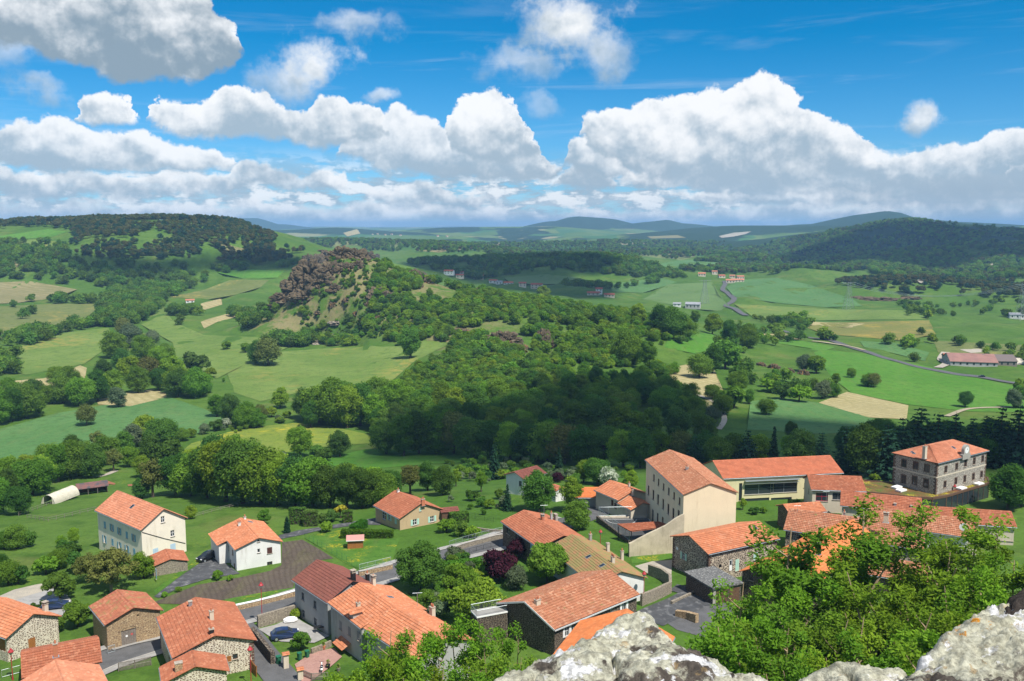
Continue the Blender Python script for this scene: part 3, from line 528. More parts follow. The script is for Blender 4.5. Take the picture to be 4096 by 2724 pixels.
# ------------------------------------------------------------------ tiled roof slope: real courses and rolls
def tile_slope(verts, quads, p0, p1, q0, q1, tw=.30, th=.46, amp=.05, lip=.075):
    p0, p1, q0, q1 = [np.array(q, float) for q in (p0, p1, q0, q1)]
    nrm = np.cross(p1 - p0, q0 - p0) if np.linalg.norm(q0 - p0) > .01 else np.cross(p1 - p0, q1 - p0); nrm /= np.linalg.norm(nrm)
    if nrm[2] < 0: nrm = -nrm
    nc = max(2, int(np.linalg.norm(p1 - p0) / tw)); nr = max(2, int(max(np.linalg.norm(q0 - p0), np.linalg.norm(q1 - p1)) / th))
    u = np.linspace(0, 1, 2 * nc + 1); off = np.where(np.arange(2 * nc + 1) % 2 == 1, amp, 0.)
    base = len(verts); rows = []
    for r in range(nr):
        for e, l in ((r / nr, lip), ((r + 1.06) / nr, 0.)):
            e = min(e, 1.); a = p0 + (q0 - p0) * e; b__ = p1 + (q1 - p1) * e
            rows.append(a + (b__ - a) * u[:, None] + nrm * (off + l)[:, None])
    V = np.concatenate(rows); n = 2 * nc + 1; verts += [tuple(v) for v in V]
    flip = np.cross(p1 - p0, q0 + q1 - p0 - p1)[2] < 0
    for k in range(2 * nr - 1):
        for j in range(2 * nc):
            a = base + k * n + j; f = (a, a + 1, a + n + 1, a + n); quads.append(f[::-1] if flip else f)
# ------------------------------------------------------------------ house builder
def wall_panel(mb, o, ux, W_, H_, holes, clip=None, depth=.16, inn=None):
    """vertical wall: origin o, unit ux along, holes (s0,s1,z0,z1); clip = gable outline [(s,z)..] convex; reveals go along inn"""
    o = np.array(o, float); ux = np.array(ux, float); uz = np.array((0, 0, 1.)); holes = [h for h in holes if h[0] > .05 and h[1] < W_ - .05]
    xs = sorted({0., W_} | {h[0] for h in holes} | {h[1] for h in holes}); top = max([H_] + [c[1] for c in (clip or [])]); zs = sorted({-2.5, H_, top} | {h[2] for h in holes} | {h[3] for h in holes})
    for a, b in zip(xs, xs[1:]):
        for c, d in zip(zs, zs[1:]):
            if d - c < 1e-6 or any(h[0] - 1e-6 <= a and b <= h[1] + 1e-6 and h[2] - 1e-6 <= c and d <= h[3] + 1e-6 for h in holes): continue
            poly = [(a, c), (b, c), (b, d), (a, d)]
            if clip and d > H_ + 1e-6:
                for (x0, z0), (x1, z1) in zip(clip, clip[1:]):       # keep what lies below each slope
                    res = []
                    for i in range(len(poly)):
                        p, q = poly[i], poly[(i + 1) % len(poly)]; fp = (x1 - x0) * (p[1] - z0) - (z1 - z0) * (p[0] - x0); fq = (x1 - x0) * (q[1] - z0) - (z1 - z0) * (q[0] - x0)
                        if fp <= 1e-9: res.append(p)
                        if (fp < -1e-9 and fq > 1e-9) or (fp > 1e-9 and fq < -1e-9): t = fp / (fp - fq); res.append((p[0] + t * (q[0] - p[0]), p[1] + t * (q[1] - p[1])))
                    poly = res
                    if len(poly) < 3: break
            elif d > H_ + 1e-6: continue
            if len(poly) >= 3: mb.poly([o + ux * s + uz * z for s, z in poly])
    for s0, s1, z0, z1 in holes:
        if inn is None: continue
        c = [o + ux * s + uz * z for s, z in ((s0, z0), (s1, z0), (s1, z1), (s0, z1))]; iv = np.array(inn, float) * depth
        for i in range(4): a, b = c[i], c[(i + 1) % 4]; mb.poly([b, a, a + iv, b + iv])
def window(parent, o, ux, out, s, z, w, h, kind, sh_mat, fr_mat=None, name=None, surround=None):
    """opening centred at (s, z) on the wall plane; out = outward unit"""
    o, ux, out = [np.array(q, float) for q in (o, ux, out)]; uz = np.array((0, 0, 1.)); fr_mat = fr_mat or WHITE
    c = o + ux * (s - w / 2) + uz * (z - h / 2); back = c - out * .14
    nm = name or {'d': 'door', 'D': 'barn_door', 'c': 'window', 'n': 'opening'}.get(kind, 'window'); mb = MB(); t = .07
    if kind in 'gso':
        mb.obox(back, ux, uz, out, t, h, .05).obox(back + ux * (w - t), ux, uz, out, t, h, .05).obox(back + ux * t, ux, uz, out, w - 2 * t, t, .05).obox(back + ux * t + uz * (h - t), ux, uz, out, w - 2 * t, t, .05)
        if w > .7: mb.obox(back + ux * (w / 2 - .035), ux, uz, out, .07, h, .055)
        if h > 1.: mb.obox(back + uz * (h * .55), ux, uz, out, w, .045, .05)
        ob = mb.build(nm, fr_mat, parent)
        MB().obox(back - out * .03, ux, uz, out, w, h, .03).build('pane', GLASS, ob)
        MB().obox(c - ux * .08 - uz * .07 - out * .04, ux, uz, out, w + .16, .075, .16).build('sill', SILLST, ob)
        if kind == 's':
            for sg in (0, 1):
                q = c + out * .015 + (ux * (w + .02) if sg else -ux * (w / 2 + .02)); MB().obox(q, ux, uz, out, w / 2, h, .04).build('shutter', sh_mat, ob)
    elif kind == 'c':
        ob = MB().obox(c - out * .03, ux, uz, out, w / 2 - .01, h, .05).obox(c - out * .03 + ux * (w / 2 + .01), ux, uz, out, w / 2 - .01, h, .05).build('window', sh_mat, parent); ob.name = 'shuttered_window'
        MB().obox(c - ux * .08 - uz * .08 - out * .04, ux, uz, out, w + .16, .075, .16).build('sill', SILLST, ob)
        for zz in (.2, .75): MB().obox(c + uz * h * zz + out * .02, ux, uz, out, w, .06, .02).build('batten', sh_mat, ob)
    elif kind in 'dD':
        ob = MB().obox(back, ux, uz, out, w, h, .05).build(nm, sh_mat, parent)
        if kind == 'd':
            MB().obox(back + ux * w * .2 + uz * h * .5 + out * .03, ux, uz, out, w * .6, h * .38, .03).build('pane', GLASS, ob)
            MB().obox(back + ux * w * .85 + uz * h * .45 + out * .05, ux, uz, out, .05, .14, .05).build('handle', DARKMETAL, ob)
        else:
            for k in range(1, int(w / .35)): MB().obox(back + ux * (k * .35 - .012) + out * .05, ux, uz, out, .024, h, .012).build('board_joint', DARKWOOD, ob)
    else:
        ob = MB().obox(back - out * .25, ux, uz, out, w, h, .03).build(nm, DARKIN, parent)
    if surround is not None:
        e = .16; fr = MB()
        fr.obox(c - ux * e - uz * .1, ux, uz, out, e, h + .1, .03).obox(c + ux * w - uz * .1, ux, uz, out, e, h + .1, .03).obox(c - ux * e + uz * h, ux, uz, out, w + 2 * e, .22, .034)
        fr.build('surround', surround, ob)
    return ob
def chimney(parent, p, w, d, h, material, pots=1, cap='flat', sink=.9):
    mb = MB(); x, y, z = p; mb.m = 0; mb.box(x - w / 2, x + w / 2, y - d / 2, y + d / 2, z - sink, z + h)
    mb.m = 1; mb.box(x - w / 2 - .06, x + w / 2 + .06, y - d / 2 - .06, y + d / 2 + .06, z + h, z + h + .09)
    if cap == 'hood':
        for sx_ in (-1, 1):
            for sy_ in (-1, 1): mb.box(x + sx_ * w * .36 - .05, x + sx_ * w * .36 + .05, y + sy_ * d * .36 - .05, y + sy_ * d * .36 + .05, z + h + .09, z + h + .34)
        mb.box(x - w / 2 - .1, x + w / 2 + .1, y - d / 2 - .1, y + d / 2 + .1, z + h + .34, z + h + .42)
    mb.m = 2
    for i in range(pots): mb.lathe([(.11, 0), (.13, .12), (.10, .35), (.12, .42)], (x + (i - (pots - 1) / 2) * .34, y, z + h + .09), 8)
    mb.m = 3; mb.box(x - w / 2 - .14, x + w / 2 + .14, y - d / 2 - .14, y + d / 2 + .14, z - sink, z - sink + .02)
    return mb.build('chimney', [material, SILLST, TERRA, ZINC], parent)
HOUSES = {}
def house(name, label, B, A, C, h, apex, roof, wall, ridge='y', wins=(), chim=(), oh=.35, sh=BLUE, lenx=None, leny=None, zb=None, hip=False, cat='house', wall2=None, group=None, gut=True, sky=(), th=.46, tw=.3, rise=None, quoin=None, surround=None, hipends=(), top_wall=None, fr=None):
    """B, A, C: photo px of three eave corners (A lies counter-clockwise of C seen from B); h: eave height above ground; apex: px of a gable apex"""
    z = 44.
    for _ in range(8):
        b = at_z(B, z); a = at_z(A, z); c = at_z(C, z); gz = zb if zb is not None else float(hz((a[0] + c[0]) / 2, (a[1] + c[1]) / 2)); z = gz + h
    ex, ey = (c - b)[:2], (a - b)[:2]; Lx, Ly = np.linalg.norm(ex), np.linalg.norm(ey); tx = math.atan2(ex[1], ex[0]); t2 = math.atan2(ey[1], ey[0]) - math.pi / 2
    d_ = (t2 - tx + math.pi) % (2 * math.pi) - math.pi; th_ = tx + d_ / 2; Lx *= math.cos(d_ / 2); Ly *= math.cos(d_ / 2)
    Lx = lenx or Lx; Ly = leny or Ly; ux = np.array((math.cos(th_), math.sin(th_))); uy = np.array((-ux[1], ux[0]))
    if rise is None:
        ap = b[:2] + (ux * Lx / 2 if ridge == 'y' else uy * Ly / 2); d = ray(apex); rise = CAMZ + d[2] / d[1] * ap[1] - z
        rise = max(.5, min(rise, 5.))
    root = empty(name, (b[0], b[1], gz), th_); tag(root, label, cat, group)
    HOUSES[label] = (Lx, Ly, h, rise, gz)
    W3 = lambda p: np.array((b[0], b[1], gz)) + np.array((ux[0] * p[0] + uy[0] * p[1], ux[1] * p[0] + uy[1] * p[1], p[2]))
    def loc(P, axis, val):                      # photo px -> local point on plane local axis == val
        o = np.array((0, 0, CAMZ)) - np.array((b[0], b[1], gz)); d = ray(P); n = ux if axis == 0 else uy; t = (val - o[:2] @ n) / (d[:2] @ n); q = o + d * t
        return np.array((q[:2] @ ux, q[:2] @ uy, q[2]))
    x0, x1, y0, y1 = oh, Lx - oh, oh, Ly - oh; k = rise / (Lx / 2 if ridge == 'y' else Ly / 2); hw = h + k * oh - .06   # wall top just under the slope
    mid = Lx / 2 if ridge == 'y' else Ly / 2
    hx, hy = [], []
    for wn in wins:
        pl, P, w, hh, kind = wn[:5]; q = loc(P, 1, y0) if pl == 'X' else loc(P, 0, x0)
        (hx if pl == 'X' else hy).append((q[0] if pl == 'X' else q[1], q[2], w, hh, kind, wn[5] if len(wn) > 5 else None, wn[6] if len(wn) > 6 else None))
    wb = MB()
    def hole(lst, off): return [(s - off - w / 2, s - off + w / 2, zc - hh / 2, zc + hh / 2) for s, zc, w, hh, *_ in lst]
    for side in range(4):
        gab = (side % 2 == 0) == (ridge == 'y') and not hip
        if side == 0: o, u, Wd, hl, inn = (x0, y0, 0), (1, 0, 0), x1 - x0, hole(hx, x0), (0, 1, 0)
        if side == 1: o, u, Wd, hl, inn = (x1, y0, 0), (0, 1, 0), y1 - y0, [], (-1, 0, 0)
        if side == 2: o, u, Wd, hl, inn = (x1, y1, 0), (-1, 0, 0), x1 - x0, [], (0, -1, 0)
        if side == 3: o, u, Wd, hl, inn = (x0, y1, 0), (0, -1, 0), y1 - y0, [(y1 - y0 - b1, y1 - y0 - a1, c1, d1) for a1, b1, c1, d1 in hole(hy, y0)], (1, 0, 0)
        if gab and not ((side == 0 or side == 3) and 0 in hipends) and not ((side == 2 or side == 1) and 1 in hipends):
            wall_panel(wb, o, u, Wd, hw, hl, [(0, hw), (Wd / 2, hw + k * Wd / 2), (Wd, hw)], inn=inn)
        else: wall_panel(wb, o, u, Wd, hw, hl, inn=inn)
    wo = wb.build('wall', wall, root)
    for s, zc, w, hh, kind, shm, fm in hx: window(root, (0, y0, 0), (1, 0, 0), (0, -1, 0), s, zc, w, hh, kind, shm or sh, fm or fr, surround=surround)
    for s, zc, w, hh, kind, shm, fm in hy: window(root, (x0, 0, 0), (0, -1, 0), (-1, 0, 0), -s, zc, w, hh, kind, shm or sh, fm or fr, surround=surround)
    if quoin:
        for cx, cy in ((x0, y0), (x1, y0), (x0, y1)):
            qm = MB()
            for i in range(int(hw / .42)):
                a1, b1 = (.62, .36) if i % 2 else (.36, .62); sx_ = 1 if cx == x0 else -1; sy_ = 1 if cy == y0 else -1
                xs = sorted((cx - sx_ * .025, cx + sx_ * a1)); ys = sorted((cy - sy_ * .025, cy + sy_ * b1)); qm.box(xs[0], xs[1], ys[0], ys[1], i * .42 + .02, i * .42 + .38)
            tag(qm.build('quoin', quoin, wo), kind='stuff')
    # roof
    V, Q = [], []; zr = h + rise; E = lambda x, y, zz=h: (x, y, zz); he = 1 if hip else 0
    if ridge == 'y':
        i0 = mid if (hip or 0 in hipends) else 0; i1 = mid if (hip or 1 in hipends) else 0; r0, r1 = (mid, i0 * .98, zr), (mid, Ly - i1 * .98, zr)
        S = [(E(0, 0), E(0, Ly), r0, r1), (E(Lx, 0), E(Lx, Ly), r0, r1)] + ([(E(0, 0), E(Lx, 0), r0, r0)] if i0 else []) + ([(E(0, Ly), E(Lx, Ly), r1, r1)] if i1 else [])
        eaves = [((0, 0), (0, Ly)), ((Lx, 0), (Lx, Ly))]
    else:
        i0 = mid if (hip or 0 in hipends) else 0; i1 = mid if (hip or 1 in hipends) else 0; r0, r1 = (i0 * .98, mid, zr), (Lx - i1 * .98, mid, zr)
        S = [(E(0, 0), E(Lx, 0), r0, r1), (E(0, Ly), E(Lx, Ly), r0, r1)] + ([(E(0, 0), E(0, Ly), r0, r0)] if i0 else []) + ([(E(Lx, 0), E(Lx, Ly), r1, r1)] if i1 else [])
        eaves = [((0, 0), (Lx, 0)), ((0, Ly), (Lx, Ly))]
    for s in S: tile_slope(V, Q, *s, tw=tw, th=th)
    n0 = len(Q)
    for p0, p1, q0, q1 in S:                    # boarding underneath
        i = len(V); dn = np.array((0, 0, .10)); V += [tuple(np.array(q) - dn) for q in (p0, p1, q1, q0)]; Q.append((i, i + 1, i + 2, i + 3))
    me = bpy.data.meshes.new('roof'); me.from_pydata(V, [], Q); me.materials.append(roof); me.materials.append(DARKWOOD)
    me.polygons.foreach_set('material_index', [0] * n0 + [1] * (len(Q) - n0)); me.update(); ro = link(bpy.data.objects.new('roof', me), root)
    rc = MB(); L = Vector(r1) - Vector(r0)
    if L.length > .3:
        n = max(2, int(L.length / .4))
        for i in range(n):
            a1, b1 = Vector(r0) + L * (i / n), Vector(r0) + L * ((i + 1.04) / n); rc.tube([a1 - Vector((0, 0, .05)), b1 - Vector((0, 0, .05))], [.15, .125], 8)
    for p0, p1, q0, q1 in S:                    # verge or hip tiles
        for e0, e1 in ((p0, q0), (p1, q1)): rc.tube([Vector(e0), Vector(e1)], .075 if not (hip or hipends) else .11, 6)
    rc.build('ridge_cap', roof, ro)
    if gut:
        for a1, b1 in eaves:
            gm = MB()
            dv = Vector((mid, Ly / 2, 0)) - (Vector((*a1, 0)) + Vector((*b1, 0))) / 2; off = -dv.normalized() * .05
            gm.tube([Vector((*a1, h - .09)) + off, Vector((*b1, h - .09)) + off], .075, 6)
            gm.build('gutter', ZINC, ro)
    def on_roof(P, slope):                      # slope: '-' side facing local -x / -y, '+' the other
        d = ray(P); d = np.array((d[:2] @ ux, d[:2] @ uy, d[2])); oo = np.array((0, 0, CAMZ)) - np.array((b[0], b[1], gz)); oo = np.array((oo[:2] @ ux, oo[:2] @ uy, oo[2])); i = 0 if ridge == 'y' else 1
        # z = h + k * t with t = coordinate (or L - coordinate)
        Lm = 2 * mid; s = 1 if slope == '-' else -1; base = h if slope == '-' else h + k * Lm
        t = (base + s * k * oo[i] - oo[2]) / (d[2] - s * k * d[i]); return oo + d * t
    for ch in chim:
        P, slope, w, dd, hh, mt_ = ch[:6]; q = on_roof(P, slope); chimney(ro, q, w, dd, hh, mt_, *(ch[6:] or ()))
    for P, slope in sky:                        # roof windows
        q = on_roof(P, slope); i = 0 if ridge == 'y' else 1; s = 1 if slope == '-' else -1; sl = np.array((s, 0, k)) if i == 0 else np.array((0, s, k)); sl /= np.linalg.norm(sl); al = np.array((0, 1., 0)) if i == 0 else np.array((1., 0, 0)); nn = np.cross(al, sl); nn *= np.sign(nn[2])
        so_ = MB().obox(q - al * .4 - sl * .5, al, sl, nn, .8, 1.0, .12).build('roof_window', ZINC, ro); 
        MB().obox(q - al * .33 - sl * .43 + nn * .12, al, sl, nn, .66, .86, .012).build('pane', GLASS, so_) if False else MB().obox(q - al * .33 - sl * .43 + nn * .122, al, sl, nn, .66, .86, .012).build('roof_window_pane', GLASS, ro)
    return root, dict(W3=W3, Lx=Lx, Ly=Ly, h=h, rise=rise, gz=gz, ux=ux, uy=uy, b=b, loc=loc, k=k, mid=mid, ro=ro)

# ------------------------------------------------------------------ the village houses
blue_w = [('Y', Z1(753, 447), .8, 1.35, 'c'), ('Y', Z1(803, 467), .8, 1.35, 's'), ('Y', Z1(856, 492), .8, 1.35, 's'), ('Y', Z1(910, 520), .8, 1.35, 'c'), ('Y', Z1(960, 540), .8, 1.35, 's'),
          ('Y', Z1(751, 550), .8, 1.5, 's'), ('Y', Z1(808, 572), .8, 1.5, 'c'), ('Y', Z1(858, 598), .8, 1.5, 's'), ('Y', Z1(912, 622), .8, 1.5, 's'), ('Y', Z1(964, 643), .8, 1.5, 'c'),
          ('Y', Z1(760, 655), .8, 1.5, 's'), ('Y', Z1(812, 680), .8, 1.5, 'c'),
          ('X', Z1(1168, 408), .8, 1.25, 'g'), ('X', Z1(1238, 508), .85, 1.25, 'g'), ('X', Z1(1117, 646), 1.1, 1.7, 'c', PALEBLUE), ('X', Z1(1241, 612), 1.1, 1.7, 'c', PALEBLUE)]
twh, twi = house('town_house', 'tall white rendered house with blue shutters and salmon tiled gable roof', Z1(1008, 487), Z1(682, 343), Z1(1345, 398), 7.5, Z1(1165, 332), T_SALMON, S_CREAM, 'y', blue_w, sky=[(Z1(950, 317), '-')])
house('lean_to', 'low stone annex with red tiled roof against the white blue-shuttered house', Z1(1095, 748), Z1(1180, 655), Z1(1335, 668), 2.2, Z1(1220, 690), T_RED, W_STONE_W, 'y', [('Y', Z1(1120, 798), .9, 1.7, 'c', BLUE)], rise=.9, cat='annex', oh=.2, gut=False)
dth, dti = house('detached_house', 'white detached house with brown shutters and two-tone orange roof beside the bare garden plot', Z1(1683, 628), Z1(1560, 478), Z2(415, 568), 4.5, Z1(1855, 540), T_ORANGE, S_WHITE, 'y',
      [('X', Z2(240, 560), .5, .5, 'g'), ('X', Z2(242, 633), .55, .75, 'g'), ('X', Z2(320, 630), .95, 1.15, 'c'), ('X', Z2(321, 724), 1., .7, 'g', None, DARKWOOD), ('Y', Z1(1640, 610), .7, .9, 'c'), ('Y', Z1(1670, 645), .7, .9, 'c'), ('Y', Z1(1655, 725), .9, 1.7, 'd'), ('Y', Z1(1683, 750), .7, 1.4, 'c')],
      [(Z1(1718, 455), '-', .5, .4, .7, S_WHITE, 2), (Z1(1757, 408), '+', .4, .4, .5, S_WHITE, 1)], sh=BROWN, sky=[(Z2(180, 428), '+')])
house('rubble_house', 'pointed rubble stone house with brown roof and ochre shutter near the lower street', Z1(1235, 1405), Z1(1135, 1110), Z1(1840, 1270), 4.5, Z1(1545, 1240), T_RED, W_STONE_P, 'y',
      [('X', Z1(1688, 1392), .7, .75, 'g', None, DARKWOOD), ('X', Z1(1643, 1408), .62, .8, 'c', WOOD), ('Y', Z1(1215, 1420), .8, 1.2, 'c', BROWN)],
      [(Z1(1518, 1225), '-', .6, .6, .6, DARKMETAL, 1), (Z1(1519, 1130), '+', .55, .5, 1.3, S_BEIGE, 1), (Z1(1366, 1030), '-', .5, .5, .7, ZINC, 0)], quoin=QUOIN)
obh, obi = house('old_barn', 'old ochre rubble barn with mossy patched tile roof and arched wooden door', Z1(750, 1168), Z1(648, 1030), Z1(1168, 1057), 4.4, Z1(978, 1040), T_OLD, W_STONE_O, 'y',
      [('X', Z1(925, 1258), 2.1, 2.6, 'D', GREYWOOD), ('X', Z1(990, 1097), .35, .3, 'n')], cat='barn', surround=None)
house('stone_cottage', 'pointed stone cottage with orange roof and square chimney at the left edge', Z1(40, 1265), Z1(-260, 1080), Z1(402, 1090), 4.2, Z1(226, 1085), T_ORANGE, W_STONE_P, 'y',
      [('X', Z1(229, 1297), 1.05, 1.6, 'c', WOOD), ('Y', Z1(5, 1300), 2.2, 2.0, 'D', WOOD)], [(Z1(327, 1070), '+', .6, .6, 1.2, S_BEIGE, 0, 'hood')])
house('low_cottage', 'rubble outbuilding with long red tiled roof below the pointed stone cottage', (88, 2715), Z1(225, 1375), (404, 2630), 3.4, Z1(232, 1368), T_RED, W_STONE_O, 'x', chim=[(Z1(398, 1345), '+', .5, .5, .8, TERRA, 1)], rise=1.6, leny=9., gut=False)
house('corner_house', 'house with salmon ribbed roof at the bottom left corner', (95, 2911), (14, 2758), (477, 2818), 4.6, None, T_SALMON, S_BEIGE, 'y', rise=2.1, leny=11., th=.33, tw=.26)
house('small_house', 'small rubble house with red roof and broad stone chimney at the bottom edge', Z1(1160, 1590), Z1(1090, 1480), Z1(1520, 1550), 3.6, Z1(1350, 1425), T_RED, W_STONE_P, 'y', chim=[(Z1(1283, 1490), '-', .9, .7, 1.0, W_STONE_O, 0)], rise=1.5, lenx=8.2)
house('terrace_house', 'grey rendered house with maroon tiled roof at the head of the terrace', Z2(478, 842), Z2(842, 747), Z2(735, 1005), 5.6, Z2(672, 697), T_MAROON, S_GREY, 'x',
      [('X', Z2(558, 960), .9, 1.25, 'g', None, GREYSH), ('X', Z2(645, 1020), .9, 1.25, 'g', None, GREYSH), ('X', Z2(562, 1085), .9, 1.3, 'g', None, GREYSH), ('X', Z2(648, 1145), .9, 1.3, 'g', None, GREYSH)],
      [(Z2(920, 838), '-', .6, .6, 1.1, DARKMETAL, 0, 'hood'), (Z2(1022, 850), '+', .5, .5, 1.2, DARKMETAL, 1)])
hb, hbi = house('terrace_house', 'grey terrace house with bright orange roof and dormer in the middle of the row', Z2(735, 1005), Z2(1200, 892), Z2(990, 1185), 5.6, Z2(962, 862), T_ORANGE, S_GREY, 'x',
      [('X', Z2(830, 1168), .85, 1.3, 'c'), ('X', Z2(893, 1210), .85, 1.3, 'c'), ('X', Z2(800, 1290), .9, 1.4, 'g', None, GREYSH), ('X', Z2(850, 1330), .9, 1.6, 'd')],
      [(Z2(957, 1075), '-', .5, .5, 1.4, S_BEIGE, 1), (Z2(1065, 880), '+', .7, .5, 1.2, S_BEIGE, 1, 'hood')], sh=GREYSH, sky=[(Z2(1185, 968), '+')])
house('terrace_house', 'grey terrace house with weathered orange roof, last of the row behind the ash', Z2(992, 1190), Z2(1400, 1050), Z2(1345, 1440), 5.3, Z2(1225, 1035), T_ORANGE, S_GREY, 'x',
      [('X', Z2(958, 1245), .85, 1.3, 'c'), ('X', Z2(1040, 1300), .85, 1.3, 'c')], [(Z2(1488, 1100), '+', .7, .6, 1.3, S_BEIGE, 2)], sh=GREYSH)
house('bungalow', 'tan bungalow with red gable roof and mint shutters behind the clipped hedge', Z2(1250, 405), Z2(1080, 305), Z2(1558, 332), 3.3, Z2(1405, 290), T_RED, S_TAN, 'y',
      [('X', Z2(1362, 428), 1., 1.3, 's'), ('X', Z2(1486, 405), 1., 1.3, 's'), ('X', Z2(1401, 338), .5, .7, 'c'), ('X', Z2(1490, 478), .6, .4, 'n'), ('Y', Z2(1180, 395), .9, 1.2, 's'), ('Y', Z2(1225, 420), .8, 1.2, 'c'), ('Y', Z2(1140, 380), 1.6, 1.8, 'g')],
      [(Z2(1420, 280), '-', .8, .5, .5, TERRA, 2), (Z2(1243, 213), '-', .5, .4, .5, S_WHITE, 1)], sh=MINT)
house('shed', 'small brown-roofed shelter against the right end of the tan bungalow', Z2(1552, 362), Z2(1540, 340), Z2(1640, 352), 2.4, Z2(1590, 322), T_MAROON, DARKWOOD, 'x', rise=.6, leny=3.2, lenx=4., cat='shed', oh=.15, gut=False)
house('dark_stone_house', 'long dark stone house with red-brown roof above the garden trees', Z3(245, 540), Z3(555, 503), Z3(535, 705), 4.6, Z3(390, 467), T_RED, W_STONE_B, 'x',
      [('X', Z3(295, 605), 1.6, 1.1, 'g', None, DARKMETAL), ('X', Z3(350, 640), 1.2, 1.2, 'g', None, DARKMETAL), ('X', Z3(443, 705), .8, 1.2, 'c', BLUE)], [(Z3(515, 522), '-', .7, .5, .5, TERRA, 1, 'hood'), (Z3(600, 535), '+', .9, .5, 1.3, S_CONC, 0), (Z3(572, 530), '+', .4, .4, 1.3, S_GREY, 1)])
house('mossy_house', 'house with mossy patterned tile roof and white gable beside the chestnut tree', Z3(545, 708), Z3(850, 660), Z3(735, 885), 4.4, Z3(682, 625), T_MOSSY, S_WHITE, 'x', chim=[(Z3(823, 665), '+', .45, .45, 1.2, S_CONC, 1), (Z3(936, 735), '+', .5, .5, 1.5, S_BEIGE, 0), (Z3(968, 790), '-', .6, .5, .6, S_BEIGE, 3), (Z3(1027, 790), '+', .45, .45, 1.6, S_BEIGE, 1)], sky=[(Z3(811, 770), '-'), (Z3(900, 826), '-')], lenx=19.)
lhh, lhi = house('long_house', 'long low basalt house with weathered red roof and white bargeboards in front of the rock', Z3(593, 1240), Z3(205, 1072), Z3(1165, 1020), 4.6, Z3(395, 1058), T_PINK, W_STONE_B, 'x',
      [('X', Z3(672, 1250), .8, 1.4, 's', WHITE), ('X', Z3(705, 1230), .9, 1.5, 'g'), ('X', Z3(1040, 1085), .9, 1.4, 's', WHITE), ('X', Z3(960, 1110), .9, 1.4, 'g')], [(Z3(482, 1075), '-', .8, .6, .7, S_BEIGE, 2)], fr=WHITE, quoin=None)
_ze = 44.2; _a = at_z(Z3(760, 1180), _ze); _v = _a - at_z(Z3(620, 1355), _ze); _v /= np.linalg.norm(_v); _w = np.array((_v[1], -_v[0], 0)); _d = ray(Z3(1205, 1072)); _o = np.array((0, 0, CAMZ)); _p = _o + _d * (((_a - _o) @ _v) / (_d @ _v)); _b = _a - _v * 13.
GAR = (float((_p - _a) @ _w) * .68, float(_p[2] - _ze) * .70)
house('garage_house', 'building with plain vivid orange roof half hidden behind the lichen rock', project(*_b), project(*_a), project(*(_b + _w * 2 * GAR[0])), 3.4, None, T_BRIGHT, S_BEIGE, 'y', zb=_ze - 3.4, rise=min(max(GAR[1], 1.), 4.))
sch_w = []
for i, (x, y) in enumerate([(259, 472), (301, 512), (346, 553), (392, 593), (440, 633), (489, 682)]): sch_w.append(('Y', Z4(x, y), 1., 1.45, 'g', None, BROWN))
for x, y in [(211, 585), (254, 625), (296, 665), (342, 708), (388, 752), (433, 792)]: sch_w.append(('Y', Z4(x, y), 1.1, 2.1, 'g', None, BROWN))
for x, y in [(208, 750), (292, 832), (337, 868), (480, 810)]: sch_w.append(('Y', Z4(x, y), 1.1, 2.1, 'g', None, BROWN))
sch_w.append(('Y', Z4(248, 815), 1.2, 2.9, 'd', DARKMETAL))
sch, schi = house('school_building', 'tall pale yellow school block with blank gable and weathered red roof', Z4(518, 625), Z4(160, 312), Z4(1018, 608), 11.9, Z4(768, 520), T_PINK, S_YELLOW, 'y', sch_w, [(Z4(556, 400), '-', .5, .5, .5, ZINC, 1)], cat='school', sky=[], oh=.25)
mod_w = [('X', Z4(1200, 575), 7.2, 2.4, 'g', None, STEEL), ('X', Z4(1425, 560), 6.6, 2.4, 'g', None, STEEL), ('X', Z4(1180, 685), 6.2, 1.6, 'g', None, DARKMETAL), ('X', Z4(1400, 690), 5.2, 2.2, 'g', None, DARKMETAL), ('X', Z4(1035, 600), .8, 4.2, 'g', None, DARKMETAL)]
mod, modi = house('classroom_wing', 'modern pale yellow classroom wing with wide strip windows and orange tiled roof', Z4(880, 482), Z4(690, 352), Z4(1960, 430), 6.4, Z4(690, 352), T_WING, S_LEMON, 'x', mod_w, rise=2.6, leny=13., cat='school', oh=.3, hipends=())
house('stone_house_red_window', 'stone gabled house with cream front and red framed window beside the classroom wing', Z5(110, 580), Z5(15, 425), Z5(600, 592), 5.6, Z5(60, 415), T_RED, S_BEIGE, 'x', [('X', Z5(205, 645), 2.6, 1.9, 'g', None, REDP), ('X', Z5(350, 640), 2.4, 1.6, 'g', None, GREYSH), ('Y', Z5(45, 545), .7, 1.2, 'g', None, DARKWOOD), ('Y', Z5(88, 590), .7, 1.2, 'g', None, DARKWOOD), ('Y', Z5(40, 665), .7, 1.3, 'g', None, DARKWOOD)], rise=2.1, leny=9.5)
house('basalt_house', 'two-storey basalt house with pale joints, mint shutters and orange roof by the lane', Z4(750, 1160), Z4(375, 1003), Z4(1432, 1038), 5.7, Z4(575, 990), T_ORANGE, W_STONE_D, 'x',
      [('X', Z4(852, 1265), .5, .6, 'n'), ('X', Z4(950, 1255), .75, 2.1, 'd', WHITE), ('X', Z4(1005, 1255), .8, 2.1, 'c', MINT), ('X', Z4(1170, 1175), 1., 1.35, 'c', MINT), ('Y', Z4(525, 1175), .85, 1.25, 's', MINT), ('Y', Z4(463, 1340), .95, 1.7, 's', MINT), ('Y', Z4(630, 1400), .9, 1.9, 'd', DARKMETAL), ('Y', Z4(467, 1105), .6, .5, 'c', WHITE)],
      sky=[(Z4(1163, 922), '-')], sh=MINT, quoin=QUOIN)
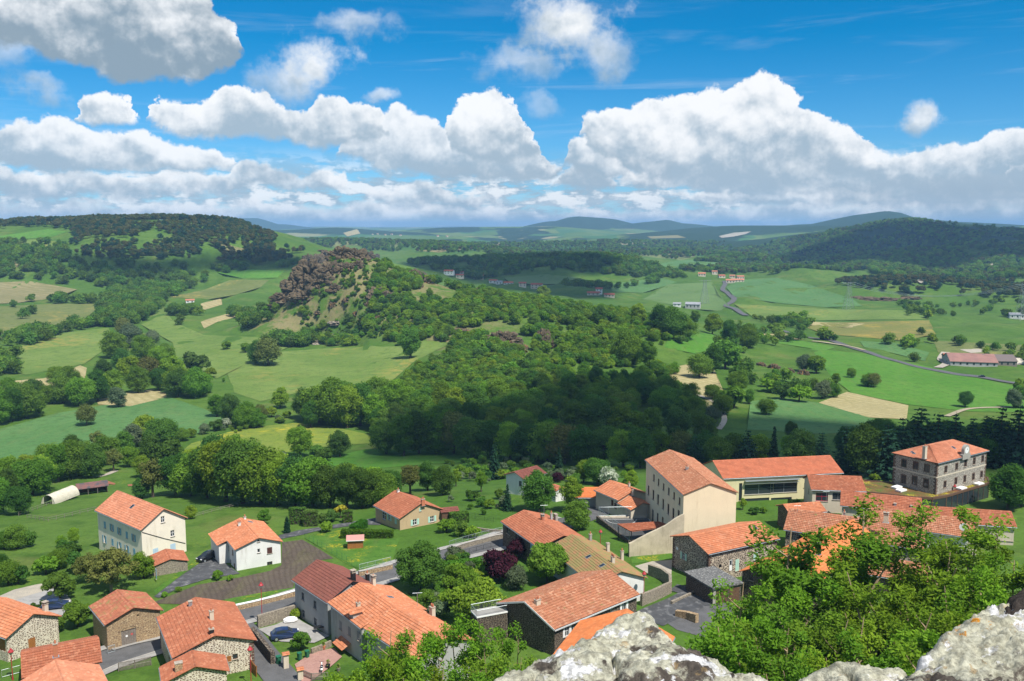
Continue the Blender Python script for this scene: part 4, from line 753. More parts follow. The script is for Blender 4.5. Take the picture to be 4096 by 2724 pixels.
house('pink_roof_house', 'basalt house with broad weathered pink roof behind the basalt house', Z4(1420, 938), Z4(1560, 760), Z5(990, 1090), 5.3, Z5(150, 712), T_PINK, W_STONE_D, 'x',
      [('X', Z4(1575, 1010), .9, .9, 'g', None, DARKWOOD), ('X', Z4(1560, 1095), 1., 1.3, 'c', WOOD)], [(Z5(545, 895), '-', .4, .4, 1.0, DARKMETAL, 1), (Z5(780, 830), '+', .8, .6, .6, S_BEIGE, 1, 'hood'), (Z5(405, 800), '-', .4, .4, .4, ZINC, 1)], lenx=24., leny=11., rise=2.6)
house('bright_roof_house', 'basalt house with vivid orange roof glowing behind the young ash trees', Z4(1630, 1490), Z4(968, 1342), Z5(1020, 1120), 4.4, Z4(1340, 1237), T_BRIGHT, W_STONE_B, 'x', [('Y', Z4(1130, 1370), .8, .9, 'g', None, DARKWOOD)], [(Z4(1392, 1190), '+', .6, .6, .7, S_CONC, 0, 'hood'), (Z4(1735, 1110), '+', .6, .5, .7, DARKMETAL, 0, 'hood')])
house('shed_house', 'house with faded pink roof half hidden in the ash thicket', Z5(560, 1330), Z5(420, 1240), Z5(800, 1450), 3.4, Z5(700, 1060), T_PINK, W_STONE_B, 'x', rise=1.8, leny=9., lenx=11.)
house('red_long_house', 'long house with red canal tile roof and two small vents below the planted roof', Z5(370, 722), Z5(290, 640), Z5(1118, 862), 4.6, Z5(345, 615), T_RED, S_BEIGE, 'x', rise=2.0, leny=9., chim=[(Z5(860, 720), '-', .5, .5, .4, ZINC, 0), (Z5(1005, 735), '-', .4, .4, .3, ZINC, 0)])
house('east_wing', 'long low house with dark red canal tile roof and red framed window', Z5(1120, 862), Z5(1070, 697), Z5(1928, 892), 4.2, Z5(1070, 697), T_RED, S_BEIGE, 'x', [('X', Z5(1870, 985), 2.2, 2.4, 'g', None, REDP)], rise=1.9, leny=8.5)
house('dish_house', 'small house with orange roof and white satellite dish above the ash trees', Z5(1258, 1000), Z5(1130, 850), Z5(1610, 1000), 3.8, Z5(1195, 830), T_OLD, S_BEIGE, 'x', rise=1.7, leny=7.5)
house('narrow_house', 'house with plain brown-pink roof wedged behind the broad pink roof', Z5(600, 880), Z5(470, 790), Z5(1160, 1068), 4.8, Z5(735, 757), T_PINK, S_WHITE, 'x', rise=2.2, leny=9., lenx=18., chim=[(Z5(690, 740), '+', .6, .5, .4, S_BEIGE, 1)])
house('orange_annex', 'low annex with orange roof between the school and the broad pink roof', Z4(1480, 800), Z4(1400, 745), Z4(1800, 770), 4., Z4(1410, 738), T_ORANGE, W_STONE_B, 'x', rise=1.2, leny=6.)
house('small_villa', 'small villa with two stepped orange roofs left of the school', Z3(1000, 405), Z3(945, 352), Z3(1110, 360), 4.2, Z3(1080, 292), T_ORANGE, S_BEIGE, 'y', [('Y', Z3(965, 420), .8, 1.2, 'c', BROWN), ('Y', Z3(985, 440), .8, 1.2, 'c', BROWN)], [(Z3(1073, 310), '-', .4, .4, .5, S_BEIGE, 1), (Z3(1098, 350), '-', .5, .4, .5, S_BEIGE, 1)], rise=1.7, lenx=9., leny=9.)
house('villa_wing', 'low front wing of the small villa with orange roof', Z3(1082, 468), Z3(1038, 412), Z3(1185, 432), 3., Z3(1110, 390), T_ORANGE, S_BEIGE, 'y', rise=1.2, lenx=6.5, leny=6., cat='annex')
house('low_garage', 'low outbuilding with red ribbed roof and grey wall beyond the dark garden tree', Z3(722, 388), Z3(705, 335), Z3(938, 390), 2.6, Z3(705, 335), T_BRIGHT, S_GREY, 'x', rise=1.3, leny=8., cat='garage')
house('cottage', 'grey cottage with brown roof among the dark trees behind the gardens', Z3(400, 272), Z3(272, 237), Z3(540, 228), 4.8, Z3(330, 222), T_MAROON, S_WHITE, 'x', [('Y', Z3(372, 297), .9, 1.3, 'g', None, GREYSH), ('X', Z3(418, 295), .7, 1., 'g', None, GREYSH)])
house('white_shed', 'small white walled shed beside the dark conifers', Z3(600, 345), Z3(565, 318), Z3(640, 325), 3., Z3(600, 310), T_RED, S_WHITE, 'y', rise=.5, cat='shed', lenx=3.5, leny=4.5, oh=.15, gut=False)
tw = []
for x, y in [(940, 345), (1045, 365), (1145, 390), (937, 488), (1035, 500), (1137, 525)]: tw.append(('Y', Z5(x, y), 1.1, 2.0 if y > 450 else 1.7, 'g', None, DARKWOOD))
for x, y in [(1315, 400), (1412, 375), (1492, 345), (1570, 325), (1645, 305), (1307, 535), (1405, 505), (1485, 485), (1562, 465), (1635, 445)]: tw.append(('X', Z5(x, y), .85, 1.5, 'g', None, DARKWOOD))
TOWN_Z = float(hz(*at_z(Z5(1225, 610), 39)[:2])) + 3.6
th_o, th_i = house('town_hall', 'two-storey grey stone town hall with clock gable and hipped salmon roof', Z5(1245, 345), Z5(822, 252), Z5(1728, 235), 7.3, Z5(1190, 180), T_SALMON, W_STONE_G, 'x', tw, [(Z5(1125, 265), '-', .8, .7, 1.9, S_BEIGE, 1)], hip=True, zb=TOWN_Z, rise=2.3, cat='town hall', quoin=QUOIN, surround=QUOIN, sky=[(Z5(1020, 250), '-'), (Z5(1385, 205), '-')])
# loose fittings of single houses
I_ = lhi; LY = I_['Ly']
for y_a, y_b in ((0, LY / 2), (LY, LY / 2)):
    a_, b__ = np.array((-.06, y_a, I_['h'] - .16)), np.array((-.06, y_b, I_['h'] + I_['rise'] - .16)); e_ = (b__ - a_) / np.linalg.norm(b__ - a_); MB().obox(a_, e_, (-1, 0, 0), np.cross(e_, (-1, 0, 0)) * np.sign(np.cross(e_, (-1, 0, 0))[2]), np.linalg.norm(b__ - a_), .05, .26).build('bargeboard', WHITE, lhh)
MB().obox((0, -.06, I_['h'] - .2), (1, 0, 0), (0, -1, 0), (0, 0, 1), I_['Lx'], .04, .2).build('fascia', WHITE, lhh)
q0, q1 = twi['loc'](Z1(1020, 500), 1, .3), twi['loc'](Z1(1330, 580), 1, .3); MB().tube([q0, (q0 + q1) / 2 - (0, 0, .12), q1], .06, 6).build('drain_pipe', DARKMETAL, twh)
I_ = dti; V, Q = [], []; ya_, yb_ = I_['Ly'] * .42, I_['Ly']; tile_slope(V, Q, (-1.9, ya_, I_['h'] - 1.9 * I_['k']), (-1.9, yb_, I_['h'] - 1.9 * I_['k']), (.3, ya_, I_['h'] + .3 * I_['k'] + .02), (.3, yb_, I_['h'] + .3 * I_['k'] + .02)); me = bpy.data.meshes.new('wing_roof'); me.from_pydata(V, [], Q); me.materials.append(T_ORANGE); link(bpy.data.objects.new('wing_roof', me), dth)
MB().box(-1.5, .34, ya_ + .4, yb_ - .35, -2., I_['h'] - 1.55 * I_['k']).build('wing_wall', S_WHITE, dth)
for P, c_ in ((Z1(909, 1245), WHITE), (Z1(946, 1230), mat('red_sign', (.5, .1, .09), rough=.5))):
    q = obi['loc'](P, 1, .43); MB().tube([(q[0], q[1], q[2]), (q[0], q[1] - .03, q[2])], .17, 12).build('door_sign', c_, obh)
q = obi['loc'](Z1(925, 1258), 1, .35)
for i in range(9):                              # voussoirs of the barn door
    t0, t1 = math.pi * i / 9 + .03, math.pi * (i + 1) / 9 - .03; MB().poly([(q[0] + r_ * math.cos(t), q[1] - .06, q[2] + 1.25 + .42 * r_ * math.sin(t)) for r_, t in ((1.08, t0), (1.45, t0), (1.45, t1), (1.08, t1))]).build('voussoir', W_STONE_O, obh)
# ------------------------------------------------------------------ streets, yards, plots
M_ASPH = mat('asphalt', (.115, .115, .118), (.09, .09, .092), .6, .9, (.15, .148, .145), 6., space='world', bump=.2, spec=.2)
M_ASPHD = mat('fresh_asphalt', (.06, .062, .066), (.08, .082, .086), .5, .85, (.2, .2, .2), .9, space='world', bump=.2, spec=.2)
M_PAVE = mat('pale_concrete_paving', (.34, .33, .31), (.27, .26, .245), .8, .9, space='world', spec=.2)
M_GRAV = mat('pale_gravel', (.42, .37, .29), (.33, .30, .25), .7, .95, (.26, .25, .24), 5., space='world', bump=.3, spec=.1)
M_LAWN = ground_mat('mown_lawn', (.065, .16, .02), (.085, .185, .026), (.05, .13, .017), .1, .6, 4., flowers=(.38, .34, .02), fl_s=.16)
M_PINK = mat('pink_patio_slab', (.38, .22, .18), (.32, .18, .15), 1., .9, (.44, .28, .23), 5., space='world', spec=.15)
M_COURT = mat('dark_court_asphalt', (.05, .052, .056), (.062, .064, .068), .5, .9, space='world')
M_KERB = mat('kerb_stone', (.40, .38, .34), (.33, .31, .28), 1.5, .9)
M_LINE = mat('white_line_paint', (.7, .7, .68), rough=.7)
M_DIRT = mat('brick_red_earth', (.30, .115, .06), (.25, .10, .055), 1., .95, space='world')
def plan(pts, step=40): return GN_(densify(pts, step))[:, :2]
def patch(name, pts, material, lift=.07, step=2.5, **k): return drape(name, plan(pts), material, lift, step, **k)
def smooth_line(P, n=10):
    P = np.array(P, float); o = []
    for i in range(len(P) - 1):
        p0, p1, p2, p3 = P[max(i - 1, 0)], P[i], P[i + 1], P[min(i + 2, len(P) - 1)]
        for t in np.linspace(0, 1, n, endpoint=False): o.append(.5 * (2 * p1 + (p2 - p0) * t + (2 * p0 - 5 * p1 + 4 * p2 - p3) * t * t + (3 * p1 - p0 - 3 * p2 + p3) * t ** 3))
    return np.array(o + [P[-1]])
def strip(name, pts, width, material, lift=.08, px=True, kind='structure', n=10, label=None):
    P = GN_(pts)[:, :2] if px else np.array(pts); L = smooth_line(P, n); d = np.gradient(L, axis=0); d /= np.linalg.norm(d, axis=1)[:, None]; nn = np.stack([-d[:, 1], d[:, 0]], 1)
    offs = np.linspace(-width / 2, width / 2, 5); V = []; F = []
    for i in range(len(L)):
        for o in offs: x, y = L[i] + nn[i] * o; V.append((x, y, 0.))
    V = np.array(V); V[:, 2] = hz(V[:, 0], V[:, 1]) + lift; m = 5
    for i in range(len(L) - 1):
        for j in range(m - 1): a = i * m + j; F.append((a + m, a + m + 1, a + 1, a))
    o = link(bpy.data.objects.new(name, np_mesh(name, V, np.array(F), material, True))); tag(o, label, kind=kind)
    if o.data.polygons[0].normal.z < 0: o.data.flip_normals()
    return o
strip('village_street', [Z1(560, 1500), Z1(770, 1410), Z1(1000, 1335), Z1(1180, 1275), Z1(1420, 1190), Z1(1690, 1105), Z1(1973, 1035), Z2(500, 990), Z2(800, 900), Z2(1130, 808), Z2(1400, 720), Z2(1640, 655), Z2(1900, 592), Z3(255, 655), Z3(480, 590), Z3(700, 540), Z3(850, 490), Z3(900, 445)], 6.2, M_ASPH, .10)
st_px = [Z1(560, 1500), Z1(770, 1410), Z1(1000, 1335), Z1(1180, 1275), Z1(1420, 1190), Z1(1690, 1105), Z1(1973, 1035), Z2(500, 990), Z2(800, 900), Z2(1130, 808), Z2(1400, 720), Z2(1640, 655), Z2(1900, 592), Z3(255, 655), Z3(480, 590), Z3(700, 540)]
sl_ = smooth_line(GN_(st_px)[:, :2], 6); dn = np.gradient(sl_, axis=0); dn /= np.linalg.norm(dn, axis=1)[:, None]; nn_ = np.stack([-dn[:, 1], dn[:, 0]], 1)
for sg in (-1, 1):
    strip('kerb', sl_ + nn_ * 3.2 * sg, .28, M_KERB, .22, px=False, n=2)
    strip('footway', sl_ + nn_ * 4. * sg, 1.3, M_PAVE, .20, px=False, n=2)
strip('pavement', [Z1(800, 1345), Z1(960, 1300), Z1(1170, 1255)], 1.6, M_PAVE, .22)
strip('lane', [Z2(90, 1170), Z2(190, 1285), Z2(270, 1390), Z2(380, 1520), Z2(470, 1640)], 4.6, M_ASPH, .14)
strip('lane', [Z3(1180, 1180), Z3(1300, 1125), Z3(1440, 1065), Z3(1560, 1000), Z3(1680, 960)], 6.5, M_ASPHD, .10)
strip('lane', [Z4(430, 1460), Z4(520, 1480), Z4(640, 1530), Z4(760, 1620)], 3.6, M_ASPHD, .125)
patch('lane', [Z3(1250, 1150), Z3(1440, 1060), Z3(1600, 1000), Z3(1760, 1090), Z3(1720, 1230), Z3(1560, 1290), Z3(1380, 1240)], M_ASPH, .06)
patch('gravel_yard', [Z3(1110, 830), Z3(1220, 800), Z3(1350, 790), Z3(1345, 900), Z3(1250, 905), Z3(1180, 870)], M_GRAV, .08)
patch('driveway', [Z1(1105, 965), Z1(1300, 815), Z1(1470, 700), Z1(1570, 690), Z1(1720, 800), Z1(1620, 815), Z1(1480, 840), Z1(1300, 895), Z1(1140, 975)], M_ASPHD, .09)
patch('lawn', [Z1(1105, 920), Z1(1250, 810), Z1(1430, 685), Z1(1470, 690), Z1(1300, 812), Z1(1120, 950)], M_LAWN, .06)
patch('driveway', [Z2(385, 525), Z2(520, 490), Z2(700, 462), Z2(900, 428), Z2(1090, 398), Z2(1125, 420), Z2(1115, 450), Z2(1000, 448), Z2(860, 462), Z2(640, 498), Z2(560, 520), Z2(395, 552)], M_ASPHD, .09)
patch('garden_plot', [Z2(-500, 1000), Z2(-200, 880), Z2(90, 830), Z2(320, 780), Z2(405, 740), Z2(410, 575), Z2(555, 555), Z2(680, 625), Z2(780, 690), Z2(680, 702), Z2(500, 840), Z2(490, 900), Z2(300, 930), Z2(0, 985), Z2(-230, 1020), Z2(-480, 1015)], M_SOIL, .07)
patch('lawn', [Z2(575, 545), Z2(700, 500), Z2(880, 480), Z2(1040, 560), Z2(1260, 540), Z2(1230, 600), Z2(1195, 730), Z2(1000, 770), Z2(900, 745), Z2(760, 660)], M_LAWN, .06)
patch('verge', [Z2(0, 985), Z2(300, 930), Z2(500, 900), Z2(500, 930), Z2(300, 975), Z2(0, 1040)], M_LAWN, .10)
patch('gravel_track', [Z1(-60, 985), Z1(100, 915), Z1(250, 880), Z1(420, 850), Z1(400, 905), Z1(380, 960), Z1(180, 1010), Z1(-60, 1030)], M_GRAV, .08)
patch('car_park', [Z1(60, 1010), Z1(200, 960), Z1(390, 905), Z1(480, 950), Z1(560, 1060), Z1(420, 1110), Z1(280, 1050)], M_PAVE, .115)
patch('patio', [Z2(500, 1455), Z2(620, 1375), Z2(780, 1335), Z2(840, 1400), Z2(760, 1470), Z2(640, 1560), Z2(560, 1600)], M_PINK, .16)
patch('courtyard', [Z2(240, 1200), Z2(360, 1170), Z2(500, 1110), Z2(560, 1150), Z2(750, 1250), Z2(640, 1300), Z2(400, 1290), Z2(330, 1260)], M_PAVE, .15)
strip('dirt_track', [Z1(700, 105), Z1(770, 85), Z1(830, 60)], 2.2, M_GRAV, .12)
patch('red_earth', [Z1(715, 130), Z1(770, 132), Z1(830, 152), Z1(820, 162), Z1(750, 150)], M_DIRT, .12)
patch('red_earth', [Z1(915, 160), Z1(960, 155), Z1(955, 170), Z1(920, 172)], M_DIRT, .12)
# valley roads
vr = [(2420, 900), (2358, 886), (2230, 866), (2110, 845), (2000, 812), (1930, 790), (1880, 780), (1800, 762)]
strip('valley_road', [Z0(*p) for p in vr], 6.5, M_ASPH, .5)
strip('valley_road', [Z0(*p) for p in [(1718, 728), (1695, 714), (1672, 705), (1690, 690), (1678, 678), (1664, 668), (1670, 655), (1668, 648)]], 7., M_ASPH, 1.0)
strip('farm_track', [Z0(*p) for p in [(2160, 848), (2180, 838), (2168, 828), (2178, 812)]], 6., M_GRAV, .6)
strip('field_path', [Z0(*p) for p in [(1590, 905), (1650, 930), (1668, 965), (1655, 990)]], 2.6, M_GRAV, .35)
strip('field_path', [Z0(*p) for p in [(1990, 808), (1960, 800), (1900, 790), (1870, 787)]], 3.5, M_BARE, .8)
strip('field_path', [Z0(*p) for p in [(2180, 960), (2220, 945), (2280, 940), (2330, 938)]], 3., M_BARE, .5)

# ------------------------------------------------------------------ walls, railings, fences
def resample(P, step):
    P = np.array(P, float); s = np.concatenate([[0], np.cumsum(np.linalg.norm(np.diff(P, axis=0), axis=1))]); n = max(2, int(s[-1] / step) + 1); t = np.linspace(0, s[-1], n)
    return np.stack([np.interp(t, s, P[:, k]) for k in range(2)], 1)
def masonry(name, label, pts, h, th, material, cop=None, cat='wall', step=1.6, px=True, wob=.05):
    P = GN_(pts)[:, :2] if px else np.array(pts); L = resample(P, step); z = hz(L[:, 0], L[:, 1]); c = L[0]; root = empty(name, (c[0], c[1], float(z[0]))); tag(root, label, cat)
    d = np.gradient(L, axis=0); d /= np.linalg.norm(d, axis=1)[:, None]; nn = np.stack([-d[:, 1], d[:, 0]], 1); mb = MB(); cb = MB(); o = np.array((c[0], c[1], z[0]))
    hh = [h + rng.normal(0, wob) for _ in L]
    for i in range(len(L) - 1):
        q = []
        for k, e in ((i, 0), (i + 1, 1)):
            for s in (-1, 1): q.append((L[k] + nn[k] * th / 2 * s, z[k], hh[k]))
        lo = [np.array((*a, zz - 1.2)) - o for a, zz, _ in q]; hi = [np.array((*a, zz + h1)) - o for a, zz, h1 in q]
        for f in ((lo[0], lo[2], hi[2], hi[0]), (lo[3], lo[1], hi[1], hi[3]), (hi[0], hi[2], hi[3], hi[1])): mb.poly(f)
        if i == 0: mb.poly((lo[1], lo[0], hi[0], hi[1]))
        if i == len(L) - 2: mb.poly((lo[2], lo[3], hi[3], hi[2]))
        if cop is not None:
            g_ = .03; ex = np.array((*d[i], 0)); A_ = hi[0] + (hi[0] - hi[1]) * .12 + ex * g_; v = (hi[1] - hi[0]) * 1.24; u = hi[2] - hi[0] - ex * 2 * g_; up = np.array((0, 0, .09))
            n = len(cb.v); cb.v += [tuple(A_ + x) for x in (0 * u, u, u + v, v, up, u + up, u + v + up, v + up)]; cb.f += [tuple(n + k for k in q2) for q2 in ((3, 2, 1, 0), (4, 5, 6, 7), (0, 1, 5, 4), (1, 2, 6, 5), (2, 3, 7, 6), (3, 0, 4, 7))]; cb.mi += [0] * 6
    mb.build('masonry', material, root)
    if cop is not None: tag(cb.build('coping', cop, root), kind='stuff')
    return root
def railing(name, label, pts, h, material, zoff=0., bal=.16, post=1.6, px=True, z=None, cat='railing'):
    P = GN_(pts)[:, :2] if px else np.array(pts); L = resample(P, post); zz = (hz(L[:, 0], L[:, 1]) + zoff) if z is None else np.full(len(L), z); o = np.array((L[0][0], L[0][1], zz[0]))
    root = empty(name, tuple(o)); tag(root, label, cat); pm, rm, bm_ = MB(), MB(), MB(); Q = np.column_stack([L, zz]) - o
    for q in Q: pm.tube([q, q + (0, 0, h)], .035, 5)
    rm.tube([q + (0, 0, h) for q in Q], .03, 5).tube([q + (0, 0, .12) for q in Q], .02, 4)
    if bal:
        for a, b in zip(Q, Q[1:]):
            n = max(2, int(np.linalg.norm(b - a) / bal))
            for i in range(1, n): c = a + (b - a) * i / n; bm_.tube([c + (0, 0, .12), c + (0, 0, h)], .012, 3, cap=False)
        tag(bm_.build('baluster', material, root), kind='stuff')
    tag(pm.build('post', material, root), kind='stuff'); tag(rm.build('rail', material, root), kind='stuff'); return root
def fence(name, label, pts, h=1.1, step=2.6, material=None, rails=(.45, .95), pick=0, px=True, wire=False):
    material = material or GREYWOOD; P = GN_(pts)[:, :2] if px else np.array(pts); L = resample(P, step); z = hz(L[:, 0], L[:, 1]); o = np.array((*L[0], z[0])); root = empty(name, tuple(o)); tag(root, label, 'fence')
    Q = np.column_stack([L, z]) - o; pm, rm = MB(), MB(); r = .025 if wire else .06
    for q in Q: pm.tube([q - (0, 0, .3), q + (rng.normal(0, .03), rng.normal(0, .03), h * rng.uniform(.95, 1.05))], r, 5)
    for k in rails: rm.tube([q + (0, 0, h * k + rng.normal(0, .02)) for q in Q], .012 if wire else .045, 4)
    tag(pm.build('post', material, root), kind='stuff'); tag(rm.build('rail', material, root), kind='stuff')
    if pick:
        kb = MB()
        for a, b in zip(Q, Q[1:]):
            n = int(np.linalg.norm(b - a) / pick); ex = (b - a) / np.linalg.norm(b - a)
            for i in range(n): c = a + (b - a) * (i + .5) / n; kb.obox(c - ex * .04 + (0, 0, .05), ex, np.cross((0, 0, 1), ex), (0, 0, 1), .08, .025, h * .95)
        tag(kb.build('picket', material, root), kind='stuff')
    return root
masonry('street_wall', 'low rubble wall with pale coping slabs along the street below the garden plot', [Z2(-10, 1085), Z2(150, 1048), Z2(300, 1012), Z2(505, 960)], .95, .45, W_STONE_O, WHITE)
masonry('street_wall', 'low rubble wall with railing beside the street right of the big walnut tree', [Z2(1600, 652), Z2(1750, 605), Z2(1900, 565), Z2(1990, 545)], 1.0, .45, W_STONE_W, M_KERB)
masonry('street_wall', 'rubble wall under the lawn between maroon roof and walnut tree', [Z2(960, 818), Z2(1080, 790), Z2(1200, 765)], 1.0, .45, W_STONE_O, M_KERB)
railing('street_railing', 'pale metal railing on the street wall below the garden lawn', [Z2(965, 800), Z2(1080, 772), Z2(1190, 745)], .9, STEEL, .9)
railing('street_railing', 'pale green metal railing on the street wall right of the walnut tree', [Z2(1610, 632), Z2(1750, 588), Z2(1900, 548), Z2(1990, 528)], .9, STEEL, 1.0)
railing('street_railing', 'black iron railing along the lower side of the street by the hedge', [Z2(1700, 668), Z2(1830, 632), Z2(1960, 600)], 1., DARKMETAL)
masonry('yard_wall', 'pale rubble wall enclosing the courtyard of the terrace beside the street', [Z2(235, 1185), Z2(330, 1160), Z2(420, 1132), Z2(505, 1102)], 2.0, .5, W_STONE_W)
masonry('yard_wall', 'dark mossy rubble wall along the lane beside the courtyard', [Z2(195, 1265), Z2(250, 1330), Z2(300, 1395), Z2(345, 1452)], 1.9, .6, W_STONE_B)
masonry('yard_wall', 'low pale wall between patio and upper courtyard', [Z2(620, 1380), Z2(700, 1345), Z2(760, 1318)], .9, .35, W_STONE_W)
masonry('yard_wall', 'old rubble wall beside the overgrown garden and red lamp post', [Z3(1150, 1085), Z3(1250, 1045), Z3(1338, 1000), Z3(1335, 950), Z3(1280, 915), Z3(1200, 885)], 2.0, .5, W_STONE_W)
masonry('kerb_wall', 'low stone kerb wall beside the dark lane by the basalt house', [Z3(1345, 1075), Z3(1420, 1035), Z3(1500, 1005), Z3(1570, 975)], .45, .4, W_STONE_W)
masonry('ruined_wall', 'broken brown stone wall end behind the lichen rock', [Z3(1375, 1150), Z3(1440, 1165), Z3(1510, 1195)], 1.0, .7, W_STONE_O, wob=.3)
masonry('garden_wall', 'curved low stone wall in the garden right of the bungalow', [Z3(65, 590), Z3(120, 602), Z3(200, 610), Z3(250, 612)], .6, .4, W_STONE_W)
railing('gate_railing', 'short grey metal railing beside the arched barn door', [Z1(775, 1378), Z1(825, 1362)], 1.1, STEEL, .1)
railing('gate_railing', 'pale metal barrier at the bottom left corner', [Z1(15, 1550), Z1(155, 1512)], 1.1, STEEL, .1)
fence('picket_fence', 'weathered picket fence in front of the patio', [Z2(545, 1535), Z2(640, 1575), Z2(735, 1560)], 1.1, 1.6, GREYWOOD, pick=.16)
fence('picket_fence', 'old wooden picket fence above the yard between the two red roofs', [Z1(850, 1500), Z1(960, 1480), Z1(1085, 1455)], 1.3, 1.6, GREYWOOD, pick=.15)
fence('board_fence', 'brown wooden board fence beside the lane and red lamp', [Z1(1775, 1450), Z1(1800, 1490), Z1(1840, 1540)], 1.6, 1.4, WOOD, pick=.12)
fence('pasture_fence', 'grey post and rail fence round the paddock below the tunnel barn', [Z1(135, 385), Z1(300, 325), Z1(365, 300)])
fence('pasture_fence', 'grey post and rail fence left of the tall white house', [Z1(195, 400), Z1(350, 425), Z1(480, 395), Z1(600, 365), Z1(690, 345)])
fence('pasture_fence', 'thin pale fence line crossing the meadow behind the white houses', [Z2(-220, 395), Z2(-100, 360), Z2(100, 310), Z2(250, 285)], .9, 3.)
fence('wire_fence', 'green wire fence between garden plot and lawn', [Z2(575, 548), Z2(700, 620), Z2(830, 690), Z2(985, 785)], 1.3, 2.2, GREENP, (.1, .35, .6, .95), wire=True)
fence('wire_fence', 'wire fence along the allotment right of the bungalow', [Z3(0, 500), Z3(80, 525), Z3(200, 545)], 1.2, 2.4, DARKMETAL, (.3, .6, .95), wire=True)
# ------------------------------------------------------------------ school court on its basalt terrace
cz = float(schi['gz']) + .25
CQ = [at_z(q, cz)[:2] for q in (Z3(868, 520), Z3(1185, 515), Z3(1330, 640), Z3(1075, 680))]
root = empty('court_terrace', (CQ[3][0], CQ[3][1], cz - 4)); tag(root, 'walled school court on a dark basalt terrace', 'terrace'); o3 = np.array((CQ[3][0], CQ[3][1], cz - 4))
mb = MB(); mb.poly([np.array((*q, cz)) - o3 for q in CQ[::-1]]); mb.build('court_surface', M_COURT, root)
mb = MB()
for a, b in ((0, 3), (3, 2), (0, 1)):
    A_, B_ = np.array(CQ[a]), np.array(CQ[b]); ex = np.array((*((B_ - A_) / np.linalg.norm(B_ - A_)), 0)); ey = np.cross((0, 0, 1), ex)
    mb = MB(); mb.obox(np.array((*A_, cz - 6)) - o3 - ey * .25, ex, ey, (0, 0, 1), np.linalg.norm(B_ - A_), .5, 6.5 if b != 1 else 6.4); mb.build('retaining_wall', W_STONE_B if b != 1 else S_BEIGE, root)
c_ = np.mean(CQ, 0); ln = MB(); e1 = (CQ[1] - CQ[0]) / np.linalg.norm(CQ[1] - CQ[0]); e2 = np.array((-e1[1], e1[0])); e2 = e2 if e2 @ (CQ[3] - CQ[0]) > 0 else -e2
arc = [np.array(CQ[0]) + e1 * (5 + 3.2 * math.cos(t)) + e2 * (1 + 3.2 * math.sin(t)) for t in np.linspace(0, math.pi, 14)]
for line in (arc, [CQ[0] + e1 * .8 + e2 * 1., CQ[0] + e1 * 11 + e2 * 1.], [CQ[0] + e1 * 11 + e2 * 1., CQ[0] + e1 * 11 + e2 * 8]):
    for a, b in zip(line, line[1:]):
        d = (b - a) / np.linalg.norm(b - a); n2 = np.array((-d[1], d[0])) * .06; ln.poly([np.array((*q, cz + .012)) - o3 for q in (a - n2, b - n2, b + n2, a + n2)])
tag(ln.build('court_line', M_LINE, root), kind='stuff')
railing('court_fence', 'tall mesh fence with white panels round the school court', [CQ[3], CQ[0], CQ[1]], 2.0, STEEL, bal=.3, post=2., px=False, z=cz + .45, cat='fence')
# open shelter
sc_ = [at_z(q, cz + 2.8) for q in (Z3(995, 572), Z3(1085, 605), Z3(1350, 570), Z3(1260, 556))]
root = empty('shelter', (sc_[1][0], sc_[1][1], cz)); tag(root, 'open shelter with red tiled roof on dark posts at the edge of the court', 'shelter'); o3 = np.array((sc_[1][0], sc_[1][1], cz)); V, Q = [], []
pp = [q - o3 for q in sc_]; tile_slope(V, Q, pp[1], pp[2], pp[0] + (0, 0, .5), pp[3] + (0, 0, .5)); i = len(V); V += [tuple(q - np.array((0, 0, .12))) for q in (pp[1], pp[2], pp[3] + (0, 0, .5), pp[0] + (0, 0, .5))]; Q.append((i, i + 1, i + 2, i + 3))
me = bpy.data.meshes.new('roof'); me.from_pydata(V, [], Q); me.materials.append(T_RED); link(bpy.data.objects.new('roof', me), root)
for q in pp: MB().tube([(q[0] * .94 + .1, q[1] * .94, 0), (q[0] * .94 + .1, q[1] * .94, q[2])], .09, 8).build('post', DARKMETAL, root)
# sweeping buttress wall at the foot of the school gable
ya = 21.
prof = [(Z4(528, 795), 0), (Z4(460, 830), 0), (Z4(360, 900), 0), (Z4(200, 975), 0), (Z4(60, 1050), 0), (Z4(35, 1060), 0)]
sv = schi; base = sv['W3']((.2, .2, 0)); o3 = base.copy(); root = empty('sweep_wall', tuple(base)); tag(root, 'stained sweeping wall running down from the school gable to the grass', 'wall')
q = [];
ang = math.atan2(sv['ux'][1], sv['ux'][0]) + R(6); vx = np.array((-math.cos(ang), -math.sin(ang), 0)); vn = np.array((-vx[1], vx[0], 0))
top_pts = []
for P, _ in prof:                               # the wall continues the gable plane towards the left and down
    d = ray(P); oo = np.array((0, 0, CAMZ)); t = ((base - oo) @ vn) / (d @ vn); top_pts.append(oo + d * t - o3)
lowz = min(p[2] for p in top_pts) - 5.5; mb = MB()
for a, b in zip(top_pts, top_pts[1:]):
    th_ = vn * .25
    for s in (1, -1):
        f = [np.array((a[0], a[1], lowz)) + th_ * s, np.array((b[0], b[1], lowz)) + th_ * s, b + th_ * s, a + th_ * s]; mb.poly(f if s < 0 else f[::-1])
    mb.poly([a - th_, b - th_, b + th_, a + th_])
mb.build('masonry', S_OLDWALL, root)
patch('grass_bank', [Z3(1080, 740), Z3(1200, 725), Z3(1345, 725), Z3(1345, 790), Z3(1220, 800), Z3(1090, 815)], M_LAWN, .07)
